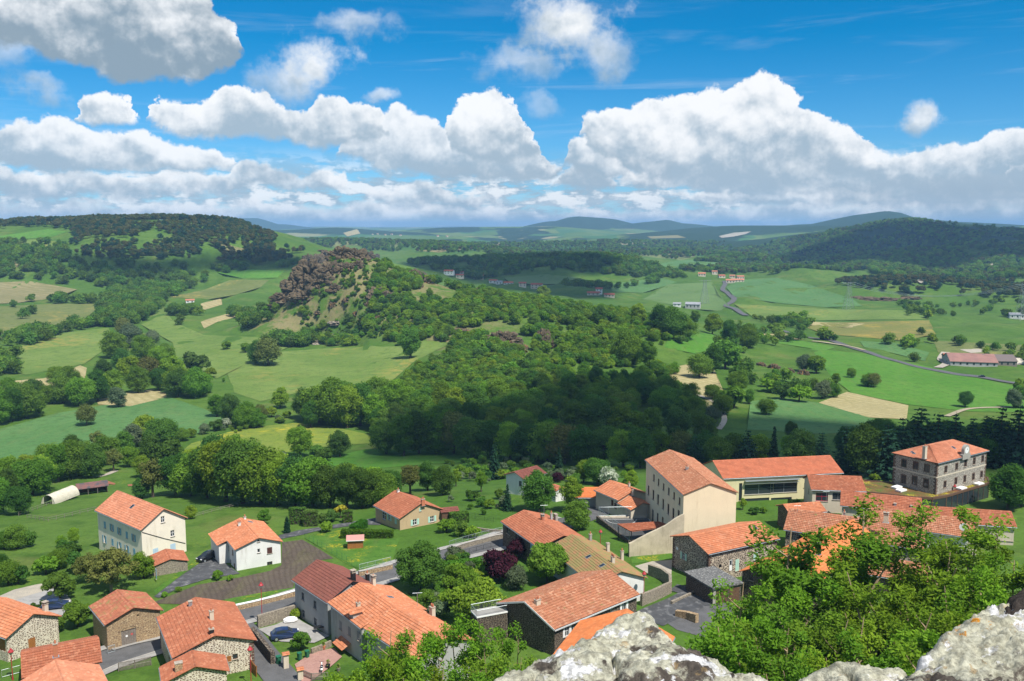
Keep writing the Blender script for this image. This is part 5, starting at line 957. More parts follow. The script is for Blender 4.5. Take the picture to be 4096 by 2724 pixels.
# ------------------------------------------------------------------ planted roof and glazed ground floor of the town hall
TZ_ = TOWN_Z - .05
def level(pts, z): return [at_z(p, z)[:2] for p in pts]
M_SEDUM = ground_mat('sedum_roof', (.16, .065, .035), (.11, .13, .03), (.20, .10, .05), .25, .7, 3., flowers=(.55, .48, .03), fl_s=.28)
GR = level([Z5(560, 490), Z5(640, 505), Z5(840, 515), Z5(1000, 470), Z5(1690, 470), Z5(1700, 520), Z5(1320, 635), Z5(1195, 655), Z5(1060, 650), Z5(600, 600)], TZ_)
o3 = np.array((*GR[7], TZ_ - 3.6)); root = empty('planted_roof_hall', tuple(o3)); tag(root, 'low glazed hall with planted sedum roof in front of the town hall', 'hall')
MB().poly([np.array((*q, TZ_)) - o3 for q in GR[::-1]]).build('planted_roof', M_SEDUM, root)
n = len(GR)
for i in range(n):
    a, b = np.array(GR[i]), np.array(GR[(i + 1) % n]); L_ = np.linalg.norm(b - a); ex = np.array((*((b - a) / L_), 0)); ey = np.cross((0, 0, 1), ex)
    MB().obox(np.array((*a, TZ_ - .35)) - o3 - ey * .15, ex, ey, (0, 0, 1), L_, .3, .55).build('fascia', DARKWOOD, root)
    MB().obox(np.array((*a, TZ_ - 5.2)) - o3 - ey * .05 + ex * .1, ex, ey, (0, 0, 1), L_ - .2, .1, 4.85).build('glazing', GLASS, root)
    k = max(1, int(L_ / 2.2))
    for j in range(k + 1): MB().obox(np.array((*a, TZ_ - 5.2)) - o3 - ey * .12 + ex * (L_ - .12) * j / k, ex, ey, (0, 0, 1), .12, .24, 4.85).build('mullion', DARKWOOD, root)
for P in (Z5(875, 562), Z5(915, 590), Z5(1455, 572), Z5(1610, 532)):
    q = at_z(P, TZ_ + .1) - o3; e = th_i['ux']; ex = np.array((*e, 0)); ey = np.array((-e[1], e[0], 0)); s = MB().obox(q - ex * 1.2 - ey * .7, ex, ey, (0, 0, 1), 2.4, 1.4, .35).build('rooflight', WHITE, root)
# clock gable on the town hall
I_ = th_i; cq = I_['loc'](Z5(1492, 262), 1, .1); cx, cy, czz = cq; mb = MB(); mb.m = 0
ring = [(cx + 1.15 * math.cos(t), czz + 1.1 + 1.15 * math.sin(t)) for t in np.linspace(0, math.pi, 15)]
mb.obox((cx - 1.6, cy - .3, czz - 1.1), (1, 0, 0), (0, 1, 0), (0, 0, 1), 3.2, .7, 1.2).obox((cx - 1.15, cy - .28, czz + .1), (1, 0, 0), (0, 1, 0), (0, 0, 1), 2.3, .66, 1.0)
f0 = [(x, cy - .28, z) for x, z in ring]; f1 = [(x, cy + .38, z) for x, z in ring]; mb.poly(f0[::-1] + []); mb.poly(f1)
for i in range(14): mb.poly((f0[i], f0[i + 1], f1[i + 1], f1[i]))
cg = mb.build('clock_gable', S_CONC, th_o)
cd = MB(); cd.poly([(cx + .78 * math.cos(t), cy - .30, czz + 1.05 + .78 * math.sin(t)) for t in np.linspace(0, 2 * math.pi, 25)[:-1]]); cd.build('clock_face', WHITE, cg)
hd = MB(); hd.obox((cx - .03, cy - .33, czz + 1.05), (1, 0, 0), (0, 1, 0), (0, 0, 1), .06, .02, .6).obox((cx, cy - .33, czz + 1.02), (.8, 0, .6), (0, 1, 0), (-.6, 0, .8), .4, .02, .06); tag(hd.build('clock_hand', DARKMETAL, cg), kind='stuff')
MB().obox((.3, .31, I_['h'] * .52), (1, 0, 0), (0, 1, 0), (0, 0, 1), I_['Lx'] - .6, .08, .28).build('string_course', S_BEIGE, th_o)
MB().obox((.29, .3, I_['h'] * .52), (0, 1, 0), (-1, 0, 0), (0, 0, 1), I_['Ly'] - .6, .06, .28).build('string_course', S_BEIGE, th_o)
# sun blinds of the classroom wing, dish, dormer, porch
for P in (Z4(1200, 508), Z4(1425, 500)):
    q = modi['loc'](P, 1, .3); MB().obox((q[0] - 3.6, q[1] - 1., q[2] + .4), (1, 0, 0), (0, 1, 0), (0, 0, 1), 7.2, .9, .07).build('sun_blind', STEEL, mod); MB().obox((q[0] - 3.6, q[1] - .8, q[2] - .25), (1, 0, 0), (0, 1, 0), (0, 0, 1), 7.2, .55, .06).build('sun_blind', STEEL, mod)
i_ = hbi; q = i_['loc'](Z2(905, 1075), 1, .35); V, Q = [], []
tile_slope(V, Q, (q[0] - .9, -.25, q[2]), (q[0] - .9, 1.9, q[2]), (q[0], -.25, q[2] + .55), (q[0], 1.9, q[2] + .55)); tile_slope(V, Q, (q[0] + .9, -.25, q[2]), (q[0] + .9, 1.9, q[2]), (q[0], -.25, q[2] + .55), (q[0], 1.9, q[2] + .55))
me = bpy.data.meshes.new('dormer'); me.from_pydata(V, [], Q); me.materials.append(T_ORANGE); dm = link(bpy.data.objects.new('dormer', me), i_['ro'])
mb = MB().box(q[0] - .65, q[0] + .65, .33, 1.7, q[2] - 1.5, q[2] + .02).poly([(q[0] - .65, .33, q[2] + .02), (q[0] + .65, .33, q[2] + .02), (q[0], .33, q[2] + .42)]).build('dormer_front', S_GREY, i_['ro'])
q = i_['loc'](Z2(870, 1280), 1, .35); V, Q = [], []; tile_slope(V, Q, (q[0] - 1.6, -1.1, q[2] - .5), (q[0] + 1.6, -1.1, q[2] - .5), (q[0] - 1.6, .33, q[2] + .25), (q[0] + 1.6, .33, q[2] + .25)); me = bpy.data.meshes.new('porch_roof'); me.from_pydata(V, [], Q); me.materials.append(T_ORANGE); link(bpy.data.objects.new('porch_roof', me), hb)
# flat-roofed garage by the lane
gq = at_z(Z4(790, 1455), float(hz(*at_z(Z4(790, 1455), 43)[:2])) + 2.9)
root = empty('flat_garage', (gq[0], gq[1], float(hz(gq[0], gq[1]))), R(24)); tag(root, 'flat-roofed concrete garage with lichen spotted roof beside the dark lane', 'garage')
MB().box(0, 5.6, 0, 7.5, -1, 2.7).build('wall', W_STONE_B, root); MB().box(-.25, 5.9, -.3, 7.8, 2.7, 2.95).build('roof_slab', mat('lichen_concrete', (.13, .13, .125), (.09, .09, .088), 1.2, .95, (.42, .42, .4), 3.), root); MB().box(-.02, .5, -.05, .02, -1, 2.7).build('pier', S_CONC, root)
for k in (0, 1): MB().box(.8 + k * 2.4, 2.8 + k * 2.4, -.06, -.01, -.2, 2.2).build('garage_door', DARKWOOD, root)
# terrace with balustrade left of the long house
tq = at_z(Z3(92, 1165), 43.2); root = empty('balcony', (tq[0], tq[1], 43.2), R(24)); tag(root, 'white-edged balcony terrace with pale railing left of the long house', 'balcony')
MB().box(0.1, 5., 0.1, 2.4, -4.5, 0).build('base', W_STONE_B, root); MB().box(0, 5., 0, 2.5, .002, .2).build('slab', WHITE, root); MB().box(.12, 4.9, .12, 2.38, .201, .21).build('deck', M_PAVE, root)
bm_ = MB()
for a_, b__ in (((.05, .05), (.05, 2.45)), ((.05, .05), (4.9, .05)), ((.05, 2.45), (4.9, 2.45))):
    for i in range(int(math.dist(a_, b__) / .16)): t = i * .16 / math.dist(a_, b__); bm_.tube([(a_[0] + (b__[0] - a_[0]) * t, a_[1] + (b__[1] - a_[1]) * t, .2), (a_[0] + (b__[0] - a_[0]) * t, a_[1] + (b__[1] - a_[1]) * t, 1.15)], .016, 3, cap=False)
    bm_.tube([(*a_, 1.15), (*b__, 1.15)], .035, 5)
tag(bm_.build('balustrade', STEEL, root), kind='stuff')
# ------------------------------------------------------------------ smaller things
def on_ground(P, ymin=60.): return G(P, ymin)
p = on_ground(Z1(345, 300)); p2_ = on_ground(Z1(525, 252)); root = empty('tunnel_barn', tuple(p), math.atan2(p2_[1] - p[1], p2_[0] - p[0])); tag(root, 'white polytunnel barn with open end in the paddock', 'barn'); TL = float(np.hypot(*(p2_ - p)[:2]))
TUN = mat('tunnel_sheet', (.60, .56, .45), (.52, .48, .38), .8, .7, (.42, .38, .29), 2.)
mb = MB(); seg = 14; Ln = TL
for i in range(seg):
    t0, t1 = math.pi * i / seg, math.pi * (i + 1) / seg
    for j in range(6):
        ya_, yb_ = Ln * j / 6, Ln * (j + 1) / 6; s0, s1 = [1 - .02 * (k % 2) for k in (j, j + 1)]
        mb.poly([(ya_, 2.3 * math.cos(t0) * s0, 2.7 * math.sin(t0) * s0), (yb_, 2.3 * math.cos(t0) * s1, 2.7 * math.sin(t0) * s1), (yb_, 2.3 * math.cos(t1) * s1, 2.7 * math.sin(t1) * s1), (ya_, 2.3 * math.cos(t1) * s0, 2.7 * math.sin(t1) * s0)])
mb.poly([(Ln, 2.28 * math.cos(math.pi * i / seg), 2.68 * math.sin(math.pi * i / seg)) for i in range(seg + 1)]); mb.build('cover', TUN, root, True)
for xx in np.linspace(.05, Ln - .05, 5): MB().tube([(xx, 2.2 * math.cos(t), 2.6 * math.sin(t)) for t in np.linspace(0, math.pi, 11)], .04, 5).build('hoop', STEEL, root)
mb = MB(); 
for s in (-1, 1): mb.poly([(.02, s * 2.25, 0), (.02, s * 1.35, 0), (.02, s * 1.3, 2.0), (.02, s * 1.6, 1.9)])
tag(mb.build('end_sheet', TUN, root), kind='stuff')
p = on_ground(Z1(560, 235)); root = empty('field_shelter', tuple(p), R(30)); tag(root, 'dark open-fronted field shelter with rusty roof behind the polytunnel', 'shed')
MB().poly([(-.4, -2.2, 2.3), (8.5, -2.2, 2.3), (8.5, 2.4, 3.0), (-.4, 2.4, 3.0)]).poly([(8.5, -2.2, 2.22), (-.4, -2.2, 2.22), (-.4, 2.4, 2.92), (8.5, 2.4, 2.92)]).build('roof', mat('rusty_sheet', (.20, .09, .075), (.07, .07, .075), .6, .7), root)
MB().box(0, 8, 2., 2.1, 0, 2.8).build('back_wall', DARKWOOD, root); MB().box(7.9, 8, -2, 2, 0, 2.4).build('side_wall', DARKWOOD, root)
for xx in (0, 2.6, 5.2, 7.9): MB().box(xx, xx + .14, -2., -1.86, -.3, 2.3).build('post', GREYWOOD, root)
p = on_ground(Z2(880, 622)); root = empty('garden_shed', tuple(p), R(8)); tag(root, 'small varnished timber garden shed with pink roof on the lawn', 'shed')
for i in range(9): MB().box(0, 3.0, 0, .05, i * .2, i * .2 + .19).build('plank', WOOD, root)
for i in range(9): MB().box(-.01, .04, .05, 2.2, i * .2, i * .2 + .19).build('plank', DARKWOOD, root)
MB().box(2.96, 3.0, .05, 2.2, 0, 1.8).build('side_wall', WOOD, root); MB().box(.05, 2.95, 2.16, 2.2, 0, 1.8).build('back_wall', WOOD, root)
MB().poly([(-.25, -.3, 1.78), (3.25, -.3, 1.78), (3.25, 1.1, 2.5), (-.25, 1.1, 2.5)]).poly([(3.25, 2.5, 1.78), (-.25, 2.5, 1.78), (-.25, 1.1, 2.5), (3.25, 1.1, 2.5)]).build('roof', mat('pink_felt', (.50, .24, .21), rough=.8), root); MB().box(-.25, 3.25, -.33, -.29, 1.68, 1.82).build('fascia', WHITE, root)
MB().poly([(0.001, 0, 1.8), (0.001, 2.2, 1.8), (0.001, 1.1, 2.42)]).build('gable', DARKWOOD, root)
def lamp_post(P, h, label, hz_off=0.):
    p = on_ground(P); root = empty('lamp_post', tuple(p)); tag(root, label, 'lamp post', 'red lamp posts of the village')
    MB().lathe([(.13, -.3), (.13, .1), (.09, .5), (.06, .7), (.05, h)], n=8).build('pole', REDPOST, root)
    hd = MB().lathe([(.05, h), (.2, h + .12), (.33, h + .38), (.36, h + .42)], n=10).build('lantern', CURTAIN, root)
    MB().lathe([(.38, h + .42), (.36, h + .5), (.2, h + .72), (.12, h + .78), (.13, h + .9), (.02, h + .95)], n=10).build('cap', REDPOST, hd); return root
lamp_post(Z2(268, 1165), 6., 'red lamp post with flat head beside the street below the garden plot')
lamp_post(Z1(1803, 1600), 4.6, 'red lantern post in front of the board fence at the bottom')
lamp_post(Z3(1166, 1078), 4.8, 'red lantern post at the corner of the overgrown garden wall')
lamp_post(Z3(887, 760), 4.2, 'red lantern post below the basalt terrace wall of the school')
lamp_post(Z1(92, 1560), 3.6, 'dark red post at the bottom left corner by the metal barrier')
lamp_post(Z5(1385, 720), 4., 'red lantern post beside the glazed hall under the town hall')
def car(P, rz, paint, label):
    p = on_ground(P); root = empty('parked_car', (p[0], p[1], p[2] + .1), rz); tag(root, label, 'car')
    prof = [(-2.05, .35), (-2.1, .75), (-1.95, 1.0), (-1.75, 1.08), (-1.3, 1.5), (-.4, 1.58), (.45, 1.48), (1.1, 1.02), (1.85, .88), (2.1, .62), (2.08, .32)]
    bm = bmesh.new(); rings = []
    for y, k in ((-.85, .93), (-.80, 1.), (0, 1.03), (.80, 1.), (.85, .93)):
        rings.append([bm.verts.new((x * (1 if abs(y) < .84 else .985), y * (1. if z < 1.05 else .80), z * (k if z > .6 else 1))) for x, z in prof])
    for r0, r1 in zip(rings, rings[1:]):
        for i in range(len(prof)): j = (i + 1) % len(prof); bm.faces.new((r0[i], r0[j], r1[j], r1[i]))
    bm.faces.new(rings[0]); bm.faces.new(rings[-1][::-1]); bmesh.ops.recalc_face_normals(bm, faces=bm.faces); me = bpy.data.meshes.new('body'); bm.to_mesh(me); me.materials.append(paint); body = link(bpy.data.objects.new('body', me), root)
    for s in (-1, 1):
        MB().poly([(-1.25, s * .735, 1.12), (.95, s * .735, 1.12), (.42, s * .70, 1.44), (-.4, s * .69, 1.52), (-1.15, s * .70, 1.45)][::-s]).build('side_window', GLASS, body)
        for xx in (-1.3, 1.35):
            w = MB().tube([(xx, s * .9, .32), (xx, s * .66, .32)], .33, 14).build('wheel', mat_tyre, root); MB().tube([(xx, s * .915, .32), (xx, s * .88, .32)], .2, 10).build('rim', STEEL, w)
        MB().box(1.92, 2.1, s * .62 - .17, s * .62 + .17, .66, .8).build('headlight', WHITE, root)
    MB().poly([(1.13, -.62, 1.05), (1.13, .62, 1.05), (.5, .60, 1.50), (.5, -.60, 1.50)]).build('windscreen', GLASS, body); MB().poly([(-1.80, .62, 1.12), (-1.80, -.62, 1.12), (-1.36, -.6, 1.5), (-1.36, .6, 1.5)]).build('rear_window', GLASS, body)
    return root
mat_tyre = mat('tyre_rubber', (.02, .02, .02), rough=.9)
BLACKP = mat('black_car_paint', (.01, .012, .016), rough=.15, spec=.6); BLUEP = mat('dark_blue_car_paint', (.02, .035, .09), rough=.2, spec=.6); WHITEP = mat('white_car_paint', (.75, .75, .75), rough=.25, spec=.5)
car(Z1(1490, 700), R(238), BLACKP, 'black car parked on the driveway beside the white detached house')
car(Z1(400, 1050), R(15), BLUEP, 'dark blue car parked behind the pointed stone cottage')
car(Z2(430, 1262), R(20), BLUEP, 'dark blue car parked in the walled courtyard of the terrace')
car((3500 + 1335 * .319, 1400 + 345 * .319), R(158), BLACKP, 'tiny dark car driving on the valley road near the farm')
def gate_pier(P, label, h=2.1):
    p = on_ground(P); root = empty('gate_pier', tuple(p), R(25)); tag(root, label, 'gate pier'); MB().box(-.35, .35, -.35, .35, -.4, h).build('pier', S_BEIGE, root)
    V, Q = [], []; tile_slope(V, Q, (-.5, -.5, h), (.5, -.5, h), (-.5, 0, h + .3), (.5, 0, h + .3), .25, .25); tile_slope(V, Q, (-.5, .5, h), (.5, .5, h), (-.5, 0, h + .3), (.5, 0, h + .3), .25, .25); me = bpy.data.meshes.new('tile_cap'); me.from_pydata(V, [], Q); me.materials.append(T_ORANGE); link(bpy.data.objects.new('tile_cap', me), root)
gate_pier(Z2(438, 1478), 'rendered gate pier with orange tile cap beside the green bin'); gate_pier(Z2(540, 1560), 'rendered gate pier with orange tile cap at the picket fence', 1.5)
def bin_(P, label, s=1.):
    p = on_ground(P); root = empty('wheeled_bin', (p[0], p[1], p[2] + .15), R(30)); tag(root, label, 'bin'); root.scale = (s,) * 3
    MB().lathe([(.30, 0), (.36, .95)], n=4).build('body', GREENP, root); MB().box(-.3, .3, -.3, .3, .95, 1.03).build('lid', GREENP, root)
    for s_ in (-1, 1): MB().tube([(s_ * .3, .3, .08), (s_ * .24, .3, .08)], .1, 8).build('wheel', mat_tyre, root)
bin_(Z2(385, 1450), 'green bin standing in the lane by the gate pier', 1.1); bin_(Z2(535, 1420), 'green garden bin under the vine beside the patio'); bin_(Z2(590, 1405), 'dark green bin next to the patio wall under the vine')
def pot(P, label, r=.28, c=TERRA):
    p = on_ground(P); root = empty('plant_pot', (p[0], p[1], p[2] + .12)); tag(root, label, 'plant pot'); MB().lathe([(r * .7, 0), (r, .45), (r * 1.08, .46), (r * 1.08, .52)], n=10).build('pot', c, root)
    mb = MB()
    for i in range(60):
        a, b = rng.uniform(0, 6.28), rng.uniform(.5, 1.15); rr = r * 1.1 * math.sqrt(rng.random()) * (1.3 - b * .8); q = np.array((rr * math.cos(a), rr * math.sin(a), b)); u = rng.normal(0, .09, 3); v = rng.normal(0, .09, 3); mb.poly([q - u, q + v, q + u])
    tag(mb.build('foliage', LEAF_Y, root), kind='stuff')
LEAF_Y = mat('yellow_green_leaf', (.20, .22, .03), (.10, .17, .02), 6., .7)
pot(Z2(740, 1480), 'clipped yellow shrub in a dark pot on the patio steps', .3, DARKMETAL); pot(Z2(815, 1505), 'small yellow conifer in a wooden tub on the patio', .26, GREYWOOD); pot(Z2(710, 1345), 'terracotta pot by the low patio wall', .24)
M_PLASTIC = mat('white_plastic', (.8, .8, .8), rough=.4)
p = on_ground(Z2(695, 1505)); root = empty('motor_scooter', (p[0], p[1], p[2] + .15), R(100)); tag(root, 'white motor scooter parked behind the picket fence on the patio', 'scooter')
MB().tube([(-.8, 0, .55), (-.4, 0, .7), (.1, 0, .6), (.5, 0, .45), (.75, 0, .95)], [.16, .24, .17, .12, .12], 8).build('body', M_PLASTIC, root, True); MB().box(-.7, .05, -.16, .16, .78, .9).build('saddle', DARKMETAL, root)
for xx in (-.75, .8): MB().tube([(xx, -.07, .25), (xx, .07, .25)], .26, 12).build('wheel', mat_tyre, root)
MB().tube([(.72, -.32, 1.05), (.72, .32, 1.05)], .02, 6).build('handlebar', DARKMETAL, root)
p = on_ground(Z2(470, 1150)); root = empty('covered_table', (p[0], p[1], p[2] + .15), R(20)); tag(root, 'white covered garden bundle beside the courtyard wall', 'garden cover')
bm = bmesh.new(); bmesh.ops.create_icosphere(bm, subdivisions=3, radius=1)
for v in bm.verts: v.co = Vector((v.co.x * 1.1, v.co.y * .6, max(v.co.z, -.3) * .55 + .3)) * (1 + .12 * mnoise.noise(v.co * 2.5))
me = bpy.data.meshes.new('sheet'); bm.to_mesh(me); me.materials.append(M_PLASTIC); link(bpy.data.objects.new('sheet', me), root); MB().box(-.8, .8, -.4, .4, -.1, .12).build('base', GREYWOOD, root)
p = on_ground(Z2(690, 1215)); root = empty('garden_table', (p[0], p[1], p[2] + .15), R(25)); tag(root, 'dark garden table beside the grey house in the courtyard', 'table'); MB().box(-1.1, 1.1, -.5, .5, .70, .76).build('table_top', DARKMETAL, root)
for sx_ in (-1, 1):
    for sy_ in (-1, 1): MB().box(sx_ * 1. - .04, sx_ * 1. + .04, sy_ * .42 - .04, sy_ * .42 + .04, -.1, .7).build('leg', DARKMETAL, root)
p = on_ground(Z2(700, 1180)); root = empty('plastic_chair', (p[0], p[1], p[2] + .15), R(-40)); tag(root, 'white plastic chair beside the dark garden table', 'chair')
MB().box(-.24, .24, -.24, .24, .42, .47).build('seat', M_PLASTIC, root); MB().box(-.24, .24, .2, .25, .47, .95).build('backrest', M_PLASTIC, root)
for sx_ in (-1, 1):
    for sy_ in (-1, 1): MB().box(sx_ * .21 - .025, sx_ * .21 + .025, sy_ * .21 - .025, sy_ * .21 + .025, -.1, .42).build('leg', M_PLASTIC, root)
d_ = at_z(Z5(1470, 940), 45.6); root = empty('satellite_dish', tuple(d_), R(-20)); tag(root, 'white satellite dish above the orange roof behind the ash trees', 'satellite dish')
mb = MB(); rr = [(0.001, .0), (.3, .03), (.55, .10), (.7, .18)]; mb.tube([(0, -z, .6) for r, z in rr], [r for r, z in rr], 16).build('dish', WHITE, root); MB().tube([(0, .05, -1.6), (0, .05, .6)], .04, 6).build('mast', STEEL, root); MB().tube([(0, -.1, .2), (0, -.7, .55)], .02, 5).build('arm', STEEL, root)
# a person at the corner of the basalt house
p = on_ground(Z4(812, 1425)); root = empty('person', tuple(p), R(200)); tag(root, 'person in dark clothes standing at the corner of the basalt house', 'person')
J = {'pel': (0, 0, .95), 'wst': (0, 0, 1.1), 'cst': (0, .01, 1.35), 'nck': (0, 0, 1.52), 'hd': (0, .02, 1.64), 'top': (0, .01, 1.76), 'shl': (.19, 0, 1.43), 'ell': (.25, .02, 1.15), 'hal': (.24, .1, .92), 'shr': (-.19, 0, 1.43), 'elr': (-.25, .02, 1.15), 'har': (-.22, .14, .94), 'hpl': (.1, 0, .9), 'knl': (.11, .03, .5), 'anl': (.11, -.01, .1), 'tol': (.13, .16, .04), 'hpr': (-.1, 0, .9), 'knr': (-.12, .05, .5), 'anr': (-.12, .02, .1), 'tor': (-.15, .19, .04)}
Ed = [('pel', 'wst'), ('wst', 'cst'), ('cst', 'nck'), ('nck', 'hd'), ('hd', 'top'), ('cst', 'shl'), ('shl', 'ell'), ('ell', 'hal'), ('cst', 'shr'), ('shr', 'elr'), ('elr', 'har'), ('pel', 'hpl'), ('hpl', 'knl'), ('knl', 'anl'), ('anl', 'tol'), ('pel', 'hpr'), ('hpr', 'knr'), ('knr', 'anr'), ('anr', 'tor')]
Rd = dict(pel=.15, wst=.135, cst=.16, nck=.06, hd=.1, top=.07, shl=.07, ell=.05, hal=.035, shr=.07, elr=.05, har=.035, hpl=.09, knl=.065, anl=.045, tol=.04, hpr=.09, knr=.065, anr=.045, tor=.04)
ks = list(J); me = bpy.data.meshes.new('body'); me.from_pydata([J[k] for k in ks], [(ks.index(a), ks.index(b)) for a, b in Ed], []); body = link(bpy.data.objects.new('body', me), root)
md = body.modifiers.new('skin', 'SKIN')
for i, k in enumerate(ks): me.skin_vertices[0].data[i].radius = (Rd[k],) * 2
me.skin_vertices[0].data[0].use_root = True; body.modifiers.new('sub', 'SUBSURF').levels = 1
CLOTH = mat('dark_cloth', (.03, .032, .045), rough=.9); me.materials.append(CLOTH)
hb_ = bmesh.new(); bmesh.ops.create_icosphere(hb_, subdivisions=2, radius=.115)
for v in hb_.verts: v.co = Vector((v.co.x * .9, v.co.y, v.co.z * 1.15)) + Vector((0, .02, 1.67))
me = bpy.data.meshes.new('head'); hb_.to_mesh(me); me.materials.append(mat('skin_tone', (.38, .22, .15), rough=.7)); link(bpy.data.objects.new('head', me), root)
# electricity pylons in the valley
PYLST = mat('weathered_pylon_steel', (.22, .25, .25), rough=.6)
def pylon(P, h, label):
    p = on_ground(P); root = empty('pylon', tuple(p), R(20)); tag(root, label, 'pylon', 'electricity pylons in the valley')
    fr = MB(); w = h * .17
    for s in (-1, 1):
        for t in (-1, 1): fr.tube([(s * w, t * w * .6, 0), (s * w * .35, t * w * .2, h * .72), (s * w * .3, t * .3, h)], .2, 4)
    for k in range(7):
        z0, z1 = h * k / 8, h * (k + 1) / 8; f = lambda z: w * (1 - .65 * min(1, z / (h * .72)))
        for t in (-1, 1): fr.tube([(-f(z0), t * f(z0) * .6, z0), (f(z1), t * f(z1) * .6, z1)], .09, 3); fr.tube([(f(z0), t * f(z0) * .6, z0), (-f(z1), t * f(z1) * .6, z1)], .09, 3)
    tag(fr.build('lattice', PYLST, root), kind='stuff'); MB().tube([(-h * .3, 0, h * .97), (h * .3, 0, h * .97)], .18, 4).build('cross_arm', PYLST, root); return p
PY = [pylon(Z0(1622, 700), 30, 'tapering lattice pylon left of the winding valley road'), pylon(Z0(1953, 714), 34, 'lattice pylon standing in the green valley field'), pylon(Z0(2352, 738), 40, 'lattice pylon at the right edge above the valley trees')]
h_ = {0: 30, 1: 34, 2: 40}
for a, b in ((1, 2),):
    for off in (-8, 0, 8):
        A_ = np.array(PY[a]) + (off, 0, h_[a] * .96); B_ = np.array(PY[b]) + (off, 0, h_[b] * .96); o = MB().tube([A_ + (B_ - A_) * t - np.array((0, 0, 14 * 4 * t * (1 - t))) - A_ for t in np.linspace(0, 1, 14)], .12, 3).build('power_line', STEEL); o.location = tuple(A_); tag(o, {-8: 'left', 0: 'middle', 8: 'right'}[off] + ' wire of the three strung between the valley pylons', 'power line', 'wires between the pylons')

# television aerials on the ridges
for P, lab in ((Z2(1380, 985), 'thin television aerial above the terrace row ridge'), (Z5(245, 640), 'thin television aerial above the cream front with the red window'), (Z3(525, 470), 'thin television aerial above the dark stone house'), (Z4(1545, 770), 'thin television aerial above the basalt house')):
    q = at_z(P, 46.); root = empty('aerial', (q[0], q[1], 44.5)); tag(root, lab, 'aerial', 'television aerials on the roofs'); MB().tube([(0, 0, -1.5), (0, 0, 2.6)], .03, 5).build('mast', STEEL, root); am = MB().tube([(-.7, 0, 2.5), (.7, .2, 2.5)], .02, 4)
    for k in range(5): am.tube([(-.6 + k * .28, -.3, 2.5), (-.6 + k * .28, .3, 2.5)], .012, 3)
    tag(am.build('antenna_rod', STEEL, root), kind='stuff')
# ------------------------------------------------------------------ vegetation: prototypes made of leaf-sized faces
def leaf_mat(name, c1, c2, c3=None, trans=.3, var=.22, hue=.02):
    m, b, out = new_mat(name); at = b.n('ShaderNodeAttribute'); at.attribute_name = 'tint'
    col = b.mix(at.outputs['Fac'], c4(c1), c4(c2))
    oi = b.n('ShaderNodeObjectInfo'); rn = oi.outputs['Random']
    if c3: col = b.mix(b.m('MULTIPLY', b.ss(b.m('FRACT', b.m('MULTIPLY', rn, 7.31)), .45, 1.), .85), col, c4(c3))
    hs = b.n('ShaderNodeHueSaturation'); b.put(hs.inputs['Hue'], b.ss(b.m('FRACT', b.m('MULTIPLY', rn, 3.7)), 0., 1., .5 - hue, .5 + hue, 'LINEAR')); b.put(hs.inputs['Value'], b.ss(rn, 0., 1., 1 - var, 1 + var, 'LINEAR')); b.put(hs.inputs['Color'], col)
    d = b.n('ShaderNodeBsdfDiffuse'); t = b.n('ShaderNodeBsdfTranslucent'); b.put(d.inputs[0], hs.outputs[0]); b.put(t.inputs[0], b.mix(.5, hs.outputs[0], b.mix(1., hs.outputs[0], (1.3, 1.35, .5, 1), 'MULTIPLY')))
    mx = b.n('ShaderNodeMixShader'); mx.inputs[0].default_value = trans; m.node_tree.links.new(d.outputs[0], mx.inputs[1]); m.node_tree.links.new(t.outputs[0], mx.inputs[2]); m.node_tree.links.new(mx.outputs[0], out.inputs[0]); return m
L_MID = leaf_mat('broadleaf', (.085, .19, .020), (.165, .30, .038), (.14, .235, .040), .45); L_LIGHT = leaf_mat('light_leaf', (.14, .25, .022), (.23, .36, .04), None, .45); L_DARK = leaf_mat('dark_leaf', (.050, .125, .019), (.092, .190, .032), (.08, .155, .036), .40)
L_GREY = leaf_mat('grey_leaf', (.10, .15, .07), (.15, .20, .11)); L_OLIVE = leaf_mat('brownish_leaf', (.115, .145, .034), (.16, .18, .05)); L_FIR = leaf_mat('fir_needle', (.012, .036, .018), (.022, .058, .026), trans=.1)
L_CEDAR = leaf_mat('cedar_needle', (.016, .048, .026), (.03, .075, .04), trans=.1); L_PINE = leaf_mat('pine_needle', (.075, .090, .028), (.115, .118, .042), (.075, .12, .034), trans=.25); L_PURPLE = leaf_mat('purple_leaf', (.028, .008, .014), (.055, .016, .024), trans=.15)
L_MAY = leaf_mat('hawthorn_blossom', (.10, .18, .05), (.50, .52, .44)); L_YEL = leaf_mat('golden_shrub_leaf', (.30, .27, .03), (.42, .36, .04)); L_ASH = leaf_mat('ash_leaf', (.11, .23, .018), (.20, .34, .03), (.15, .25, .025), trans=.42); L_HEDGE = leaf_mat('clipped_hedge_leaf', (.05, .13, .012), (.085, .19, .018))
L_FARD = leaf_mat('far_broadleaf', (.076, .172, .022), (.14, .255, .038), (.115, .185, .038), .42, .3, .025)
BARK = mat('bark', (.10, .078, .058), (.065, .05, .04), 6., .95); BARKP = mat('pale_bark', (.26, .20, .13), (.33, .24, .14), 5., .9)
def leaves(pts, nrm, size, r, asp=1.5):
    n = len(pts); a = r.normal(size=(n, 3)); a -= nrm * (a * nrm).sum(1)[:, None]; a /= np.linalg.norm(a, axis=1)[:, None] + 1e-9; b = np.cross(nrm, a); s = size * r.uniform(.65, 1.35, n)[:, None]
    a = a * s * .5 * asp; b = b * s * .5
    V = np.stack([pts - a, pts + b * .9 - a * .1, pts + a, pts - b * .9 - a * .1], 1).reshape(-1, 3); F = np.arange(4 * n).reshape(n, 4); return V, F
